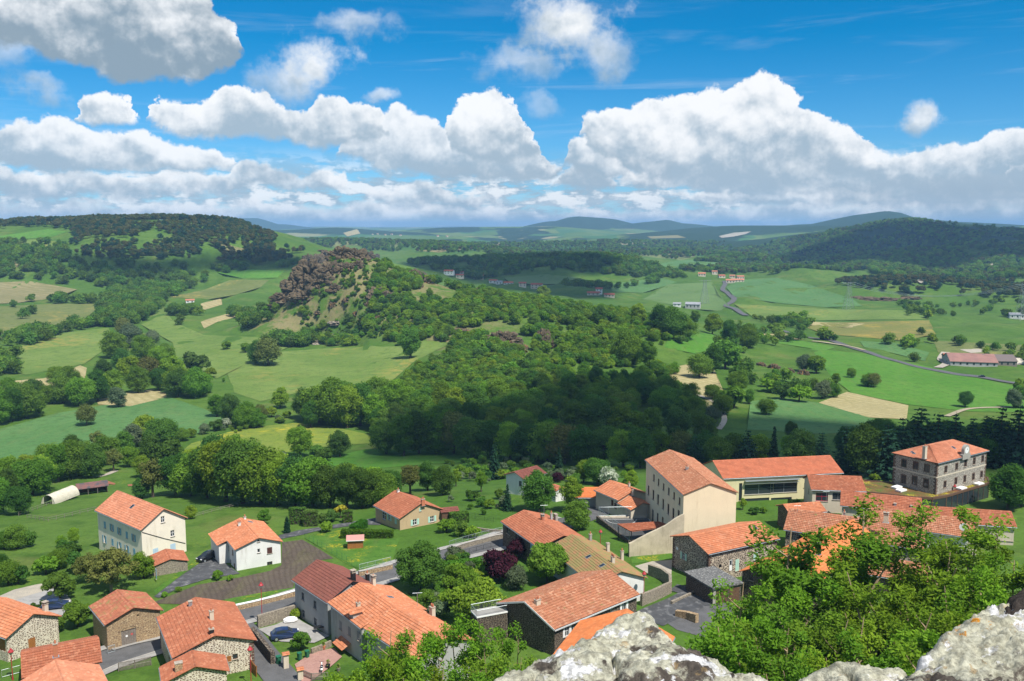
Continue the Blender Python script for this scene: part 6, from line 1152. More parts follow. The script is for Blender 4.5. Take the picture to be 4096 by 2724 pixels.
def leaf_mesh(name, parts, material):
    V = np.concatenate([p[0] for p in parts]); off = 0; Fs = []; T = []
    for v, f, t in parts: Fs.append(f + off); off += len(v); T.append(np.repeat(t, 4))
    me = np_mesh(name, V, np.concatenate(Fs), material); at = me.attributes.new('tint', 'FLOAT', 'POINT'); at.data.foreach_set('value', np.concatenate(T).astype(np.float32)); return me
def sph(r, n):
    d = r.normal(size=(n, 3)); return d / np.linalg.norm(d, axis=1)[:, None]
def crown(seed, rx, h, z0, nb, nl, ls, br=.36, hollow=.55, top=1., droop=0., asp=1.5, flat=.85):
    """crown filling z0..h with lobes; unit tree height h"""
    r = np.random.default_rng(seed); c = np.array((0, 0, (z0 + h) / 2)); e = np.array((rx, rx, (h - z0) / 2)); d = sph(r, nb); d[:, 2] = d[:, 2] * .9 + .12
    rad = hollow + (1 - hollow) * r.random(nb) ** .6; cen = c + d * e * (rad * (1 - br * .75))[:, None]; R_ = br * min(rx, (h - z0) / 2) * r.uniform(.5, 1.45, nb)
    cen[:, :2] *= (1 - .45 * np.clip((cen[:, 2] - c[2]) / e[2], 0, 1) * top)[:, None]; k = r.choice(nb, nl, p=R_ ** 2 / (R_ ** 2).sum()); u = sph(r, nl); u[:, 2] = np.abs(u[:, 2]) * np.where(r.random(nl) < .72, 1, -1)
    p = cen[k] + u * (R_[k] * r.uniform(.55, 1.22, nl))[:, None] * np.array((1, 1, flat)); nm = u + r.normal(0, .55, (nl, 3)); nm /= np.linalg.norm(nm, axis=1)[:, None]
    p[:, 2] -= droop * r.random(nl); p[:, 2] = np.maximum(p[:, 2], .15); V, F = leaves(p, nm, ls, r, asp); bt = r.random(nb); return (V, F, np.clip(bt[k] * .6 + r.random(nl) * .5, 0, 1)), cen, R_
def trunk_mesh(name, h, r0, cen, mat_, seed, lim=7, n=6, lean=.03):
    r = np.random.default_rng(seed); mb = MB(); tx, ty_ = r.normal(0, lean * h, 2); T = [(0, 0, -.4), (tx * .2, ty_ * .2, h * .2), (tx * .6, ty_ * .6, h * .45), (tx, ty_, h * .8)]; mb.tube(T, [r0 * 1.25, r0, r0 * .75, r0 * .25], n)
    for i in r.permutation(len(cen))[:lim]:
        c = cen[i]; zb = min(h * r.uniform(.22, .55), c[2] * .8); s = np.array((tx * zb / (h * .8), ty_ * zb / (h * .8), zb)); m = s + (c - s) * .5 + np.array((0, 0, .06 * h)); mb.tube([s, m, c], [r0 * .45, r0 * .3, r0 * .1], 5)
    return mb.mesh(name, mat_)
PROTO = {}
def proto(kind, crown_me, trunk_me, h): PROTO.setdefault(kind, []).append((crown_me, trunk_me, h))
def broad(kind, seed, rx, h, z0, nb, nl, ls, lm, bark=BARK, **k):
    part, cen, R_ = crown(seed, rx, h, z0, nb, nl, ls, **k); proto(kind, leaf_mesh('crown', [part], lm), trunk_mesh('trunk', h, h * .022 + .06, cen, bark, seed), h)
for s in range(3): broad('oak', 10 + s, 4.6 + .4 * s, 9.5, -.6, 60 + 8 * s, 14000, .29, L_MID, br=.28)
for s in range(3): broad('tall', 20 + s, 3.9 + .4 * s, 12.5, -.8, 66, 14000, .30, (L_MID, L_DARK, L_LIGHT)[s], br=.30)
for s in range(2): broad('dark', 30 + s, 4.6, 11, -.8, 64, 14000, .29, L_DARK, br=.29)
for s in range(2): broad('light', 40 + s, 3.8, 8.5, -.4, 46, 8000, .33, L_LIGHT, br=.32)
for s in range(2): broad('airy', 50 + s, 3.9, 12, 1.2, 44, 5200, .33, (L_OLIVE, L_LIGHT)[s], br=.27, hollow=.3)
broad('grey', 60, 3.8, 8.5, -.3, 44, 7500, .33, L_GREY); broad('olive', 62, 4.4, 9.5, -.3, 50, 8000, .34, L_OLIVE); broad('may', 64, 2.1, 4., .3, 22, 2600, .30, L_MAY)
for s in range(3): broad('bush', 70 + s, 2.0 + .2 * s, 3.2, .1, 22, 2400, .32, (L_MID, L_DARK, L_LIGHT)[s], hollow=.35)
broad('purple', 76, 3.6, 6., .5, 34, 6000, .34, L_PURPLE); broad('golden', 78, 1.5, 2.4, .1, 16, 1600, .24, L_YEL, hollow=.3); broad('greybush', 79, 2., 3.2, .1, 20, 2000, .30, L_GREY)
broad('chestnut', 80, 5.2, 8., .6, 60, 15000, .36, L_MID, br=.27); broad('walnut', 82, 6.2, 10., .2, 90, 24000, .30, L_MID, br=.25, asp=1.7); broad('lime', 84, 4.8, 7.8, .5, 56, 14000, .34, L_LIGHT, br=.28); broad('twiggy', 86, 5.4, 8.6, 1.2, 60, 6000, .32, L_OLIVE, BARKP, br=.22, hollow=.3); broad('garden', 88, 3.0, 5., .5, 34, 6500, .27, L_MID, br=.3)
# young ash with long pinnate sprays on pale poles
def ash(seed, h, nstem=4, spread=2.6, nl=17000):
    r = np.random.default_rng(seed); cen = []; mb = MB()
    for s in range(nstem):
        a = r.uniform(0, 6.28); e = spread * r.uniform(.25, 1.); hh = h * r.uniform(.72, 1.); T = [np.array((.25 * math.cos(a), .25 * math.sin(a), -.5))]
        for k in range(1, 6): t = k / 5; T.append(np.array((e * math.cos(a) * t ** 1.3 + r.normal(0, .18), e * math.sin(a) * t ** 1.3 + r.normal(0, .18), hh * t)))
        mb.tube(T, [.15, .12, .10, .075, .05, .02], 5)
        for k in range(14):
            t = r.uniform(.30, .99); i = int(t * 5); f = t * 5 - i; q = T[i] * (1 - f) + T[min(i + 1, 5)] * f; b = r.uniform(0, 6.28); L = h * r.uniform(.06, .13) * (1.25 - t * .75)
            tip = q + np.array((math.cos(b) * L, math.sin(b) * L, L * 1.15)); mb.tube([q, (q + tip) / 2 + (0, 0, -.05), tip], [.04, .025, .01], 4, cap=False); cen.append((tip, h * .038 * r.uniform(.6, 1.35)))
            if r.random() < .6: cen.append(((q + tip) / 2, h * .034))
    cc = np.array([c for c, _ in cen]); R_ = np.array([q for _, q in cen]); k = r.choice(len(cc), nl); u = sph(r, nl); p = cc[k] + u * (R_[k] * r.random(nl) ** .45)[:, None] * np.array((1., 1., 1.05)); nm = np.array((0, 0, .7)) + r.normal(0, .7, (nl, 3)); nm /= np.linalg.norm(nm, axis=1)[:, None]
    V, F = leaves(p, nm, .10, r, 2.2); bt = r.random(len(cc)); proto('ash', leaf_mesh('crown', [(V, F, np.clip(bt[k] * .5 + r.random(nl) * .55, 0, 1))], L_ASH), mb.mesh('trunk', BARKP), h)
for s in range(4): ash(200 + s, 14., 4 + s % 2, 2.4 + .3 * s)
def conifer(kind, seed, h, rad, tiers, per, ls, lm, power=1., layered=False):
    r = np.random.default_rng(seed); P, N = [], []
    for t in range(tiers):
        f = t / tiers; z = h * (.06 + .92 * f); R_ = rad * (1 - f) ** power * r.uniform(.82, 1.12) + .12; nbr = max(5, int(12 * (1 - f) + 4))
        for b in range(nbr):
            a = 6.283 * (b + r.random()) / nbr; L = R_ * r.uniform(.75, 1.15); n = max(4, int(per * L / rad)); q = r.random(n) ** .7; sag = (-.10 if layered else -.28) * L
            P.append(np.stack([np.cos(a) * L * q + r.normal(0, .14 * rad / 3, n), np.sin(a) * L * q + r.normal(0, .14 * rad / 3, n), z + sag * q + r.normal(0, .06 if layered else .14, n)], 1)); N.append(np.tile((math.cos(a) * .35, math.sin(a) * .35, 1.), (n, 1)) + r.normal(0, .35, (n, 3)))
    P, N = np.concatenate(P), np.concatenate(N); N /= np.linalg.norm(N, axis=1)[:, None]; V, F = leaves(P, N, ls, r, 1.6); mb = MB().tube([(0, 0, -.4), (0, 0, h * .5), (0, 0, h * .98)], [h * .018 + .05, h * .012 + .03, .02], 6)
    proto(kind, leaf_mesh('crown', [(V, F, r.random(len(P)))], lm), mb.mesh('trunk', BARK), h)
for s in range(2): conifer('fir', 300 + s, 14, 3.0, 26, 16, .5, L_FIR)
for s in range(3): conifer('cedar', 310 + s, 16, 5.2 + .4 * s, 15, 26, .62, L_CEDAR, .75, True)
conifer('cypress', 320, 4.2, .75, 26, 14, .22, L_FIR, .45)
# far trees: fewer, larger faces
def far_tree(kind, seed, rx, h, z0, nl, ls, lm, **k): part, cen, R_ = crown(seed, rx, h, z0, 12, nl, ls, **k); proto(kind, leaf_mesh('far_crown', [part], lm), None, h)
for s in range(4): far_tree('farleaf', 400 + s, 4.4, 9.5, -.5, 900, .82, (L_FARD, L_FARD, L_MID, L_DARK)[s], br=.5)
for s in range(3): far_tree('farpine', 410 + s, 3.4, 10.5, .8, 600, .8, (L_PINE, L_PINE, L_CEDAR)[s], br=.5)
far_tree('farbush', 420, 3.2, 4.5, .1, 260, .95, L_FARD, br=.5); far_tree('farbush', 421, 3.2, 4.5, .1, 260, .95, L_LIGHT, br=.5)
for s in range(2): far_tree('scrub', 430 + s, 2.4, 4.2, -.1, 1100, .40, (L_MID, L_LIGHT)[s], br=.45)
far_tree('scrub', 433, 2.4, 4.0, -.1, 950, .40, L_DARK, br=.45)
for s in range(2): far_tree('pine', 440 + s, 3.6, 9.5, 2., 900, .7, L_PINE, br=.4)
# ------------------------------------------------------------------ individual trees
SIZE = {}
def tree(kind, x, y, h, label, group=None, var=None, wid=None, name=None, r=rng):
    cr, tr, ph = PROTO[kind][int(r.integers(len(PROTO[kind]))) if var is None else var]; s = h / ph; w = s * (wid or r.uniform(.88, 1.12)); z = float(hz(x, y)) - .05
    nm = name or {'fir': 'fir_tree', 'cedar': 'cedar_tree', 'cypress': 'cypress', 'bush': 'shrub', 'may': 'hawthorn', 'golden': 'golden_shrub', 'greybush': 'shrub', 'purple': 'plum_tree', 'ash': 'ash_tree', 'pine': 'pine_tree'}.get(kind, 'broadleaf_tree')
    root = empty(nm, (x, y, z), r.uniform(0, 6.28)); root.scale = (w, w, s); tag(root, label, 'shrub' if nm in ('shrub', 'golden_shrub') else 'tree', group)
    link(bpy.data.objects.new('crown', cr), root)
    if tr: link(bpy.data.objects.new('trunk', tr), root)
    return root
ORD = ['first', 'second', 'third', 'fourth', 'fifth', 'sixth', 'seventh', 'eighth', 'ninth', 'tenth', 'eleventh', 'twelfth', 'thirteenth', 'fourteenth', 'fifteenth', 'sixteenth', 'seventeenth', 'eighteenth', 'nineteenth', 'twentieth']
LOOK = {'oak': 'rounded green tree', 'tall': 'tall green tree', 'dark': 'dark green tree', 'light': 'light green tree', 'airy': 'thin-crowned tree', 'grey': 'grey-green tree', 'olive': 'brownish tree', 'may': 'white-flowering hawthorn', 'bush': 'green shrub', 'purple': 'dark purple tree', 'golden': 'golden shrub', 'fir': 'dark fir', 'cedar': 'dark cedar', 'cypress': 'narrow cypress', 'greybush': 'grey-green shrub', 'ash': 'young ash', 'pine': 'brownish pine', 'garden': 'small garden tree', 'lime': 'fresh green tree', 'scrub': 'low shrub'}
def row(where, items, group, jit=0.):
    """items: (kind, x, y base, y top) in the Z0 frame, or height in m if below 60; labelled by place from the left"""
    items = sorted(items, key=lambda q: q[1]); P = GN_([Z0(q[1], q[2]) for q in items]); n = len(items)
    for i, (q, p) in enumerate(zip(items, P)):
        if q[3] < 60: h = q[3]
        else: d = ray(Z0(q[1], q[3])); h = CAMZ + d[2] / d[1] * p[1] - p[2]
        lab = LOOK[q[0]] + ((', ' + (ORD[i] + ' from the left' if i < n - 1 or n > 20 else 'rightmost') + ' ') if n > 1 else ' ') + where
        tree(q[0], p[0], p[1], max(1., h), lab, group)
K_ = lambda ks, pts: [(ks[i % len(ks)], *p) for i, p in enumerate(pts)]
row('in the wood behind the polytunnel', K_(['oak', 'tall', 'dark', 'oak', 'airy', 'tall'], [(-15, 1185, 1090), (20, 1160, 1075), (45, 1185, 1110), (75, 1140, 1050), (100, 1130, 1040), (135, 1110, 1010), (160, 1100, 1015), (195, 1085, 1005), (215, 1100, 1020), (245, 1070, 1000), (262, 1085, 1025), (60, 1100, 1040), (115, 1090, 1015), (25, 1120, 1040), (170, 1065, 1000), (285, 1055, 990), (225, 1045, 985)]), 'trees of the wood behind the polytunnel')
row('in the copse above the tall white house', K_(['light', 'oak', 'tall', 'grey', 'dark', 'bush'], [(335, 1020, 950), (370, 1030, 958), (395, 1012, 965), (310, 1030, 975), (345, 1065, 1000), (385, 1070, 1010), (300, 1075, 1025), (420, 1015, 985), (330, 1100, 1040), (280, 1040, 1000)]), 'trees of the copse above the tall white house')
row('beside the track behind the tall white house', [('airy', 352, 1145, 1045), ('dark', 328, 1148, 1095)], 'trees behind the tall white house')
row('in the dark grove behind the detached house', K_(['dark', 'oak', 'dark', 'tall', 'dark', 'oak', 'tall'], [(405, 1140, 1035), (440, 1142, 1040), (478, 1148, 1025), (520, 1155, 990), (560, 1160, 995), (600, 1160, 1020), (640, 1165, 1040), (680, 1165, 1050), (720, 1165, 1045), (760, 1168, 1060), (800, 1170, 1065), (835, 1170, 1075), (870, 1165, 1080)]), 'trees of the dark grove')
row('at the back of the dark grove', K_(['tall', 'dark', 'oak', 'light'], [(450, 1110, 1020), (500, 1115, 1000), (590, 1120, 1010), (640, 1120, 1035), (690, 1125, 1045), (740, 1130, 1060), (800, 1135, 1062), (860, 1140, 1075), (545, 1110, 985)]), 'trees at the back of the dark grove')
row('behind the tan bungalow', K_(['dark', 'airy', 'tall', 'dark', 'airy', 'fir'], [(900, 1150, 1080), (945, 1140, 1060), (985, 1130, 1060), (1020, 1140, 1070), (1050, 1120, 1075), (1140, 1100, 1015)]), 'trees behind the tan bungalow')
row('in the meadow above the dark grove', [('tall', 690, 1052, 972), ('dark', 783, 1052, 985), ('bush', 745, 1062, 1030), ('may', 652, 1055, 1038), ('bush', 730, 1058, 1025)], 'trees in the meadow above the dark grove')
row('in the hedge below the wheat field', K_(['bush', 'grey', 'bush', 'may', 'oak', 'bush', 'olive'], [(440, 1008, 985), (470, 1000, 975), (495, 992, 965), (520, 985, 962), (545, 978, 955), (570, 972, 950), (600, 968, 930), (625, 960, 935), (640, 972, 955), (660, 962, 945)]), 'shrubs of the hedge below the wheat field')
row('in the oaks left of the wheat field', K_(['oak', 'dark', 'oak', 'tall'], [(-10, 978, 900), (30, 970, 890), (62, 962, 880), (90, 952, 900), (20, 935, 870), (75, 925, 865), (110, 930, 885)]), 'oaks left of the wheat field')
row('above the wheat field', [('oak', 145, 928, 855), ('oak', 185, 935, 862), ('tall', 225, 925, 850), ('oak', 258, 915, 850), ('grey', 272, 938, 890), ('olive', 200, 980, 930), ('oak', 160, 895, 842), ('oak', 130, 880, 840)], 'trees above the wheat field')
row('in the belt below the diagonal pasture', K_(['oak', 'tall', 'light', 'oak', 'olive', 'dark', 'grey'], [(262, 825, 760), (280, 860, 800), (300, 880, 815), (318, 905, 840), (345, 880, 820), (365, 900, 840), (300, 800, 745), (330, 830, 770), (365, 850, 790), (395, 880, 815), (410, 905, 840), (285, 775, 730), (240, 880, 825), (350, 800, 760), (380, 830, 790)]), 'trees of the belt below the diagonal pasture')
row('beside the front pasture', K_(['dark', 'oak', 'oak', 'bush', 'tall'], [(410, 915, 842), (450, 915, 845), (470, 905, 860), (456, 862, 808), (500, 960, 900), (530, 975, 905), (565, 985, 925), (590, 985, 940), (485, 870, 845), (515, 880, 868)]), 'trees beside the front pasture')
row('alone in the fields before the volcanic neck', [('light', 645, 940, 890), ('dark', 590, 838, 782), ('olive', 618, 842, 775), ('bush', 566, 812, 790), ('bush', 524, 805, 785)], 'lone trees before the volcanic neck')
row('in the clump below the front pasture', K_(['tall', 'oak', 'oak', 'tall', 'dark', 'airy'], [(700, 965, 890), (735, 975, 880), (765, 980, 870), (800, 985, 875), (830, 980, 880), (860, 990, 900), (715, 985, 920), (780, 965, 870), (845, 960, 890)]), 'trees of the clump below the front pasture')
row('above the clump under the neck', K_(['oak', 'light', 'tall', 'oak'], [(870, 930, 862), (905, 940, 870), (940, 950, 880), (975, 960, 890), (1010, 955, 880), (1045, 960, 890), (945, 825, 745), (1080, 955, 880)]), 'trees under the neck')
row('in the dark wood across the middle', K_(['dark', 'tall', 'dark', 'oak', 'olive', 'dark'], [(890, 1045, 960), (930, 1050, 940), (965, 1045, 935), (1005, 1045, 945), (1045, 1045, 945), (1090, 1055, 950), (1130, 1055, 955), (1175, 1060, 960), (1215, 1065, 960), (1260, 1065, 965), (1300, 1068, 975), (1345, 1070, 970), (1390, 1070, 975), (1435, 1075, 980), (1475, 1078, 985), (1520, 1072, 990), (1570, 1070, 990), (1625, 1070, 985), (1690, 1075, 985), (1745, 1075, 990)]), 'trees of the dark wood')
row('behind the dark wood front', K_(['tall', 'dark', 'oak', 'dark', 'light'], [(910, 1000, 925), (960, 1000, 930), (1020, 1000, 930), (1080, 1005, 925), (1140, 1005, 930), (1200, 1010, 935), (1260, 1015, 935), (1320, 1015, 920), (1380, 1015, 915), (1440, 1020, 925), (1500, 1020, 925), (1560, 1020, 935), (1620, 1020, 950)]), 'trees behind the dark wood front')
row('behind the school roofs', K_(['cedar', 'dark', 'cedar', 'fir', 'dark', 'cedar'], [(1600, 1075, 1000), (1660, 1078, 995), (1720, 1080, 985), (1780, 1082, 978), (1840, 1085, 985), (1890, 1085, 990), (1945, 1090, 975), (2000, 1095, 965), (2040, 1100, 970)]), 'trees behind the school roofs')
row('in the black cedar row behind the town hall', K_(['cedar'], [(2075, 1085, 955), (2115, 1080, 930), (2155, 1080, 945), (2195, 1075, 945), (2235, 1075, 955), (2265, 1070, 950), (2300, 1075, 930), (2340, 1075, 925), (2375, 1075, 930)]), 'cedars behind the town hall')
row('on the green valley field', [('dark', 2222, 938, 895), ('oak', 1998, 890, 858), ('olive', 2012, 892, 858), ('grey', 2335, 940, 895), ('oak', 1640, 920, 882)], 'lone trees in the valley')
row('right of the hay patch', K_(['oak', 'bush', 'grey', 'oak', 'tall', 'bush'], [(1665, 955, 905), (1690, 940, 890), (1640, 985, 935), (1700, 900, 850), (1725, 930, 890), (1800, 920, 880), (1765, 955, 915), (1840, 925, 885), (1895, 918, 875), (1920, 915, 880), (1640, 860, 790), (1670, 850, 785), (1610, 870, 810), (1880, 860, 820), (1850, 855, 815), (1960, 870, 845), (1925, 885, 855)]), 'trees right of the hay patch')
row('on the ridge right of the neck', K_(['oak', 'tall', 'light', 'dark', 'oak'], [(1330, 760, 715), (1380, 750, 700), (1470, 745, 695), (1520, 770, 700), (1545, 775, 705), (1580, 780, 730), (1600, 745, 710), (1640, 770, 720), (1680, 790, 735), (1720, 800, 745), (1440, 840, 760), (1490, 850, 775), (1250, 690, 655)]), 'trees on the ridge right of the neck')
# gardens
def g1(kind, P, h, label, grp='garden trees and shrubs', **k): p = G(P); return tree(kind, p[0], p[1], h, label, grp, **k)
g1('walnut', Z2(1400, 920), 8.6, 'big dark walnut tree with white blossom beside the street', None, wid=.88)
g1('chestnut', Z3(545, 935), 7.2, 'dome-shaped chestnut tree in front of the mossy roof', None, wid=.92); g1('purple', Z3(235, 925), 5.8, 'dark purple plum tree left of the chestnut', None); g1('purple', Z3(360, 780), 4., 'smaller purple tree behind the chestnut', None)
g1('grey', Z3(345, 980), 4.2, 'grey-green willow below the chestnut', None); g1('lime', Z2(1810, 1165), 7.6, 'fresh green lime tree left of the balcony terrace', None, wid=1.); g1('lime', Z2(1690, 985), 6.4, 'fresh green tree behind the balcony terrace trees', None, wid=.8); g1('garden', Z2(1450, 1060), 3.4, 'small green tree behind the end of the terrace row'); g1('garden', Z2(1560, 1000), 3., 'low green tree right of the terrace row chimney')
g1('dark', Z3(495, 480), 10.5, 'broad dark tree between the gardens and the grey cottage', None, wid=.95); g1('airy', Z3(700, 480), 9., 'brownish conifer beside the broad dark garden tree', None); g1('oak', Z3(745, 590), 6.5, 'green tree left of the school court', None); g1('fir', Z3(290, 470), 6.5, 'drooping dark conifer in the garden left of the broad dark tree', None); g1('airy', Z3(120, 350), 6., 'half-bare tree left of the grey cottage', None); g1('fir', Z3(200, 270), 11., 'tall dark cypress left of the grey cottage', None)
g1('light', Z3(1080, 330), 5., 'bright green tree behind the small villa'); g1('may', Z3(940, 320), 5.5, 'white-flowering tree left of the small villa'); g1('purple', Z3(612, 290), 3., 'small purple tree behind the white shed'); g1('fir', Z3(620, 240), 9., 'dark fir behind the grey cottage'); g1('tall', Z3(780, 290), 7., 'olive tree right of the white shed'); g1('dark', Z3(870, 300), 8., 'dark tree between the shed and the small villa')
g1('cypress', Z2(446, 505), 3.6, 'clipped cone cypress beside the driveway', None); g1('golden', Z2(830, 400), 3.2, 'golden flowering shrub by the driveway hedge', None); g1('bush', Z2(730, 500), 2.6, 'round clipped shrub at the lawn corner', None, var=2); g1('bush', Z2(700, 430), 2.4, 'low dark shrub left of the golden shrub', None, var=1); g1('bush', Z2(770, 425), 2.8, 'dark shrub directly left of the golden shrub', None, var=1)
g1('bush', Z2(1590, 500), 3., 'green shrub right of the bungalow gable', None); g1('bush', Z2(1700, 530), 3.2, 'green shrub in the bungalow garden corner', None); g1('bush', Z2(1780, 540), 2.6, 'low green shrub beside the curved garden wall', None); g1('garden', Z2(280, 440), 3.4, 'shrubby tree behind the orange-roofed detached house', None); g1('light', Z1(1370, 405), 3.6, 'small bright green sapling in the meadow behind the tall white house', None)
g1('twiggy', Z1(800, 930), 7.6, 'large half-bare brownish tree in front of the tall white house', None, wid=1.05); g1('light', Z1(1030, 830), 5., 'bright green tree at the foot of the white gable', None); g1('twiggy', Z1(640, 860), 5.5, 'half-bare tree left of the large brownish tree', None); g1('garden', Z1(430, 980), 4.6, 'green tree left of the old barn', None); g1('garden', Z1(560, 1180), 4.2, 'green tree in front of the old barn roof', None); g1('bush', Z1(560, 790), 4., 'dense green shrub left of the tall white house', None)
for i, (x, y, h, k) in enumerate([(120, 620, 5.4, 'oak'), (445, 605, 2.6, 'light'), (535, 580, 4., 'tall'), (470, 650, 2.8, 'bush'), (430, 760, 4.2, 'oak'), (330, 800, 3.6, 'bush'), (500, 700, 3.8, 'bush'), (60, 880, 5., 'oak'), (130, 870, 4., 'bush'), (30, 620, 4., 'oak'), (25, 800, 4., 'dark')]):
    p = G(Z1(x, y)); tree(k, p[0], p[1], h, ['rounded green tree in the meadow left of the tall white house', 'small yellowish sapling left of the tall white house', 'young tree nearest the left corner of the tall white house', 'low shrub at the foot of the meadow saplings', 'leafy tree on the bank above the gravel track', 'shrub on the bank left of the leafy tree', 'shrub beside the half-bare tree', 'tree at the left edge above the gravel track', 'shrub above the gravel track', 'tree at the left edge of the meadow', 'dark tree at the left edge of the paddock bank'][i], 'trees in the left meadow')
for i, (P, h, k) in enumerate([(Z1(250, 1070), 1.5, 'bush'), (Z1(330, 1050), 1.6, 'bush'), (Z1(1475, 1440), 3.2, 'garden'), (Z1(1050, 1260), 1.3, 'bush'), (Z1(1180, 965), 1., 'bush'), (Z1(1280, 930), 1., 'bush'), (Z1(1560, 840), 1.8, 'bush'), (Z1(1650, 850), 1.2, 'bush'), (Z2(510, 1120), 1.8, 'bush'), (Z1(420, 1220), 2.4, 'bush')]):
    p = G(P); tree(k, p[0], p[1], h, ['clipped bright shrub behind the cottage chimney', 'clipped bright shrub right of the cottage chimney', 'leafy shrub against the white-pointed rubble gable', 'plants on stones beside the arched barn door', 'small tuft at the lower end of the driveway', 'small tuft along the driveway edge', 'shrub at the corner of the detached house', 'small shrub beside the detached house corner shrub', 'dark shrub against the grey terrace house', 'green shrub behind the low cottage'][i], 'small shrubs among the houses')
for P, ln_, rz, hh, lab in [(Z2(1020, 540), 10.5, -.06, 1.5, 'long clipped green hedge in front of the tan bungalow'), (Z2(960, 480), 4.5, 1.15, 1.5, 'short clipped hedge arm running back towards the bungalow'), (Z2(520, 440), 3.4, .1, 3.6, 'tall clipped dark hedge block beside the driveway'), (Z2(615, 455), 3., .1, 3.2, 'second clipped dark hedge block right of the tall one'), (Z2(1680, 430), 4., .2, 2.2, 'dark hedge right of the brown-roofed shelter'), (Z2(1770, 770), 11., .25, 1.8, 'long overgrown hedge below the street railing'), (Z2(880, 430), 2., .3, 2.6, 'clipped hedge right of the golden shrub')]:
    p = G(P); root = empty('hedge', tuple(p), rz); tag(root, lab, 'hedge'); r = np.random.default_rng(int(p[0] * 10) % 999); n = int(ln_ * 420); w = .75
    q = np.stack([r.uniform(-ln_ / 2, ln_ / 2, n), r.uniform(-w, w, n), r.uniform(0, hh, n)], 1); f = r.integers(0, 5, n); sg = np.sign(q[:, 1]); q[f < 2, 1] = (sg * w)[f < 2]; q[(f == 2) | (f == 3), 2] = hh; m = f == 4; q[m, 0] = np.sign(q[m, 0]) * ln_ / 2; q += r.normal(0, .06, q.shape); nm = np.where((f < 2)[:, None], np.stack([0 * sg, sg, 0 * sg], 1), np.array((0, 0, 1.))) + r.normal(0, .5, (n, 3)); nm /= np.linalg.norm(nm, axis=1)[:, None]
    V, F = leaves(q, nm, .26, r, 1.4); link(bpy.data.objects.new('foliage', leaf_mesh('foliage', [(V, F, r.random(n))], L_HEDGE if hh < 2 else L_DARK)), root); MB().box(-ln_ / 2 + .15, ln_ / 2 - .15, -w + .2, w - .2, -.2, hh - .2).build('stems', BARK, root)
p = G(Z2(545, 1345)); root = tree('garden', p[0], p[1], 2.9, 'spreading vine over the bins beside the patio', None, wid=1.0, name='vine')
# young ashes on the slope below the viewpoint: crown tops read in the photo, standing where the slope carries them
ASH = [(1905, 1185, 84), (2060, 1200, 86), (2240, 1190, 88), (1765, 1310, 78), (1985, 1340, 78), (2150, 1300, 80), (2330, 1250, 82), (2280, 1290, 74), (1790, 1430, 68), (1850, 1420, 66), (1960, 1440, 64), (2070, 1390, 68), (2180, 1380, 68), (2270, 1400, 62), (1800, 1450, 62), (2350, 1330, 70), (2110, 1330, 74), (2200, 1290, 78), (1775, 1400, 70), (1870, 1480, 60), (2030, 1480, 58), (2140, 1470, 58)]
order = sorted(range(len(ASH)), key=lambda i: ASH[i][0])
for n_, i in enumerate(order):
    x, yt, dy = ASH[i]; q = at_y(Z0(x, yt), dy); h = q[2] - float(hz(q[0], q[1])); tree('ash', q[0], q[1], h, 'young green ash, %s from the left in the thicket before the orange roofs' % (ORD[n_] if n_ < 20 else ['twenty-first', 'twenty-second', 'twenty-third', 'rightmost'][n_ - 20]), 'young ashes of the right thicket', wid=h / 14 * rng.uniform(.62, .82))
ASH2 = [(930, 1425, 76), (860, 1480, 72), (1000, 1465, 72), (1090, 1450, 76), (1170, 1455, 78), (1215, 1490, 74), (820, 1520, 68), (1040, 1510, 66), (1130, 1515, 68), (930, 1500, 66), (980, 1550, 60), (880, 1560, 58), (1090, 1560, 60)]
for n_, (x, yt, dy) in enumerate(sorted(ASH2)):
    q = at_y(Z0(x, yt), dy); h = q[2] - float(hz(q[0], q[1])); tree('ash', q[0], q[1], h, 'young green ash, %s from the left in the thicket before the terrace row' % ORD[n_], 'young ashes of the lower thicket', wid=h / 14 * .68)
g1('tall', Z5(1870, 760), 11., 'dark leafy tree at the right edge before the town hall', None, var=1, wid=1.15); q = G(Z5(1990, 730)); tree('dark', q[0], q[1], 9., 'dense dark tree at the far right edge beside the town hall', None, wid=.9)
g1('bush', Z5(680, 500), 2., 'low green shrub beside the planted roof', None); g1('bush', Z4(1540, 715), 1.6, 'round dark shrub below the classroom windows', None, var=1); g1('airy', Z4(1055, 760), 3., 'pollarded bare tree in front of the classroom wing', None); g1('bush', Z4(1150, 800), 1.8, 'reddish shrub between the school and the orange annex', None); g1('bush', Z4(1240, 790), 1.5, 'grey shrub right of the reddish shrub', None)

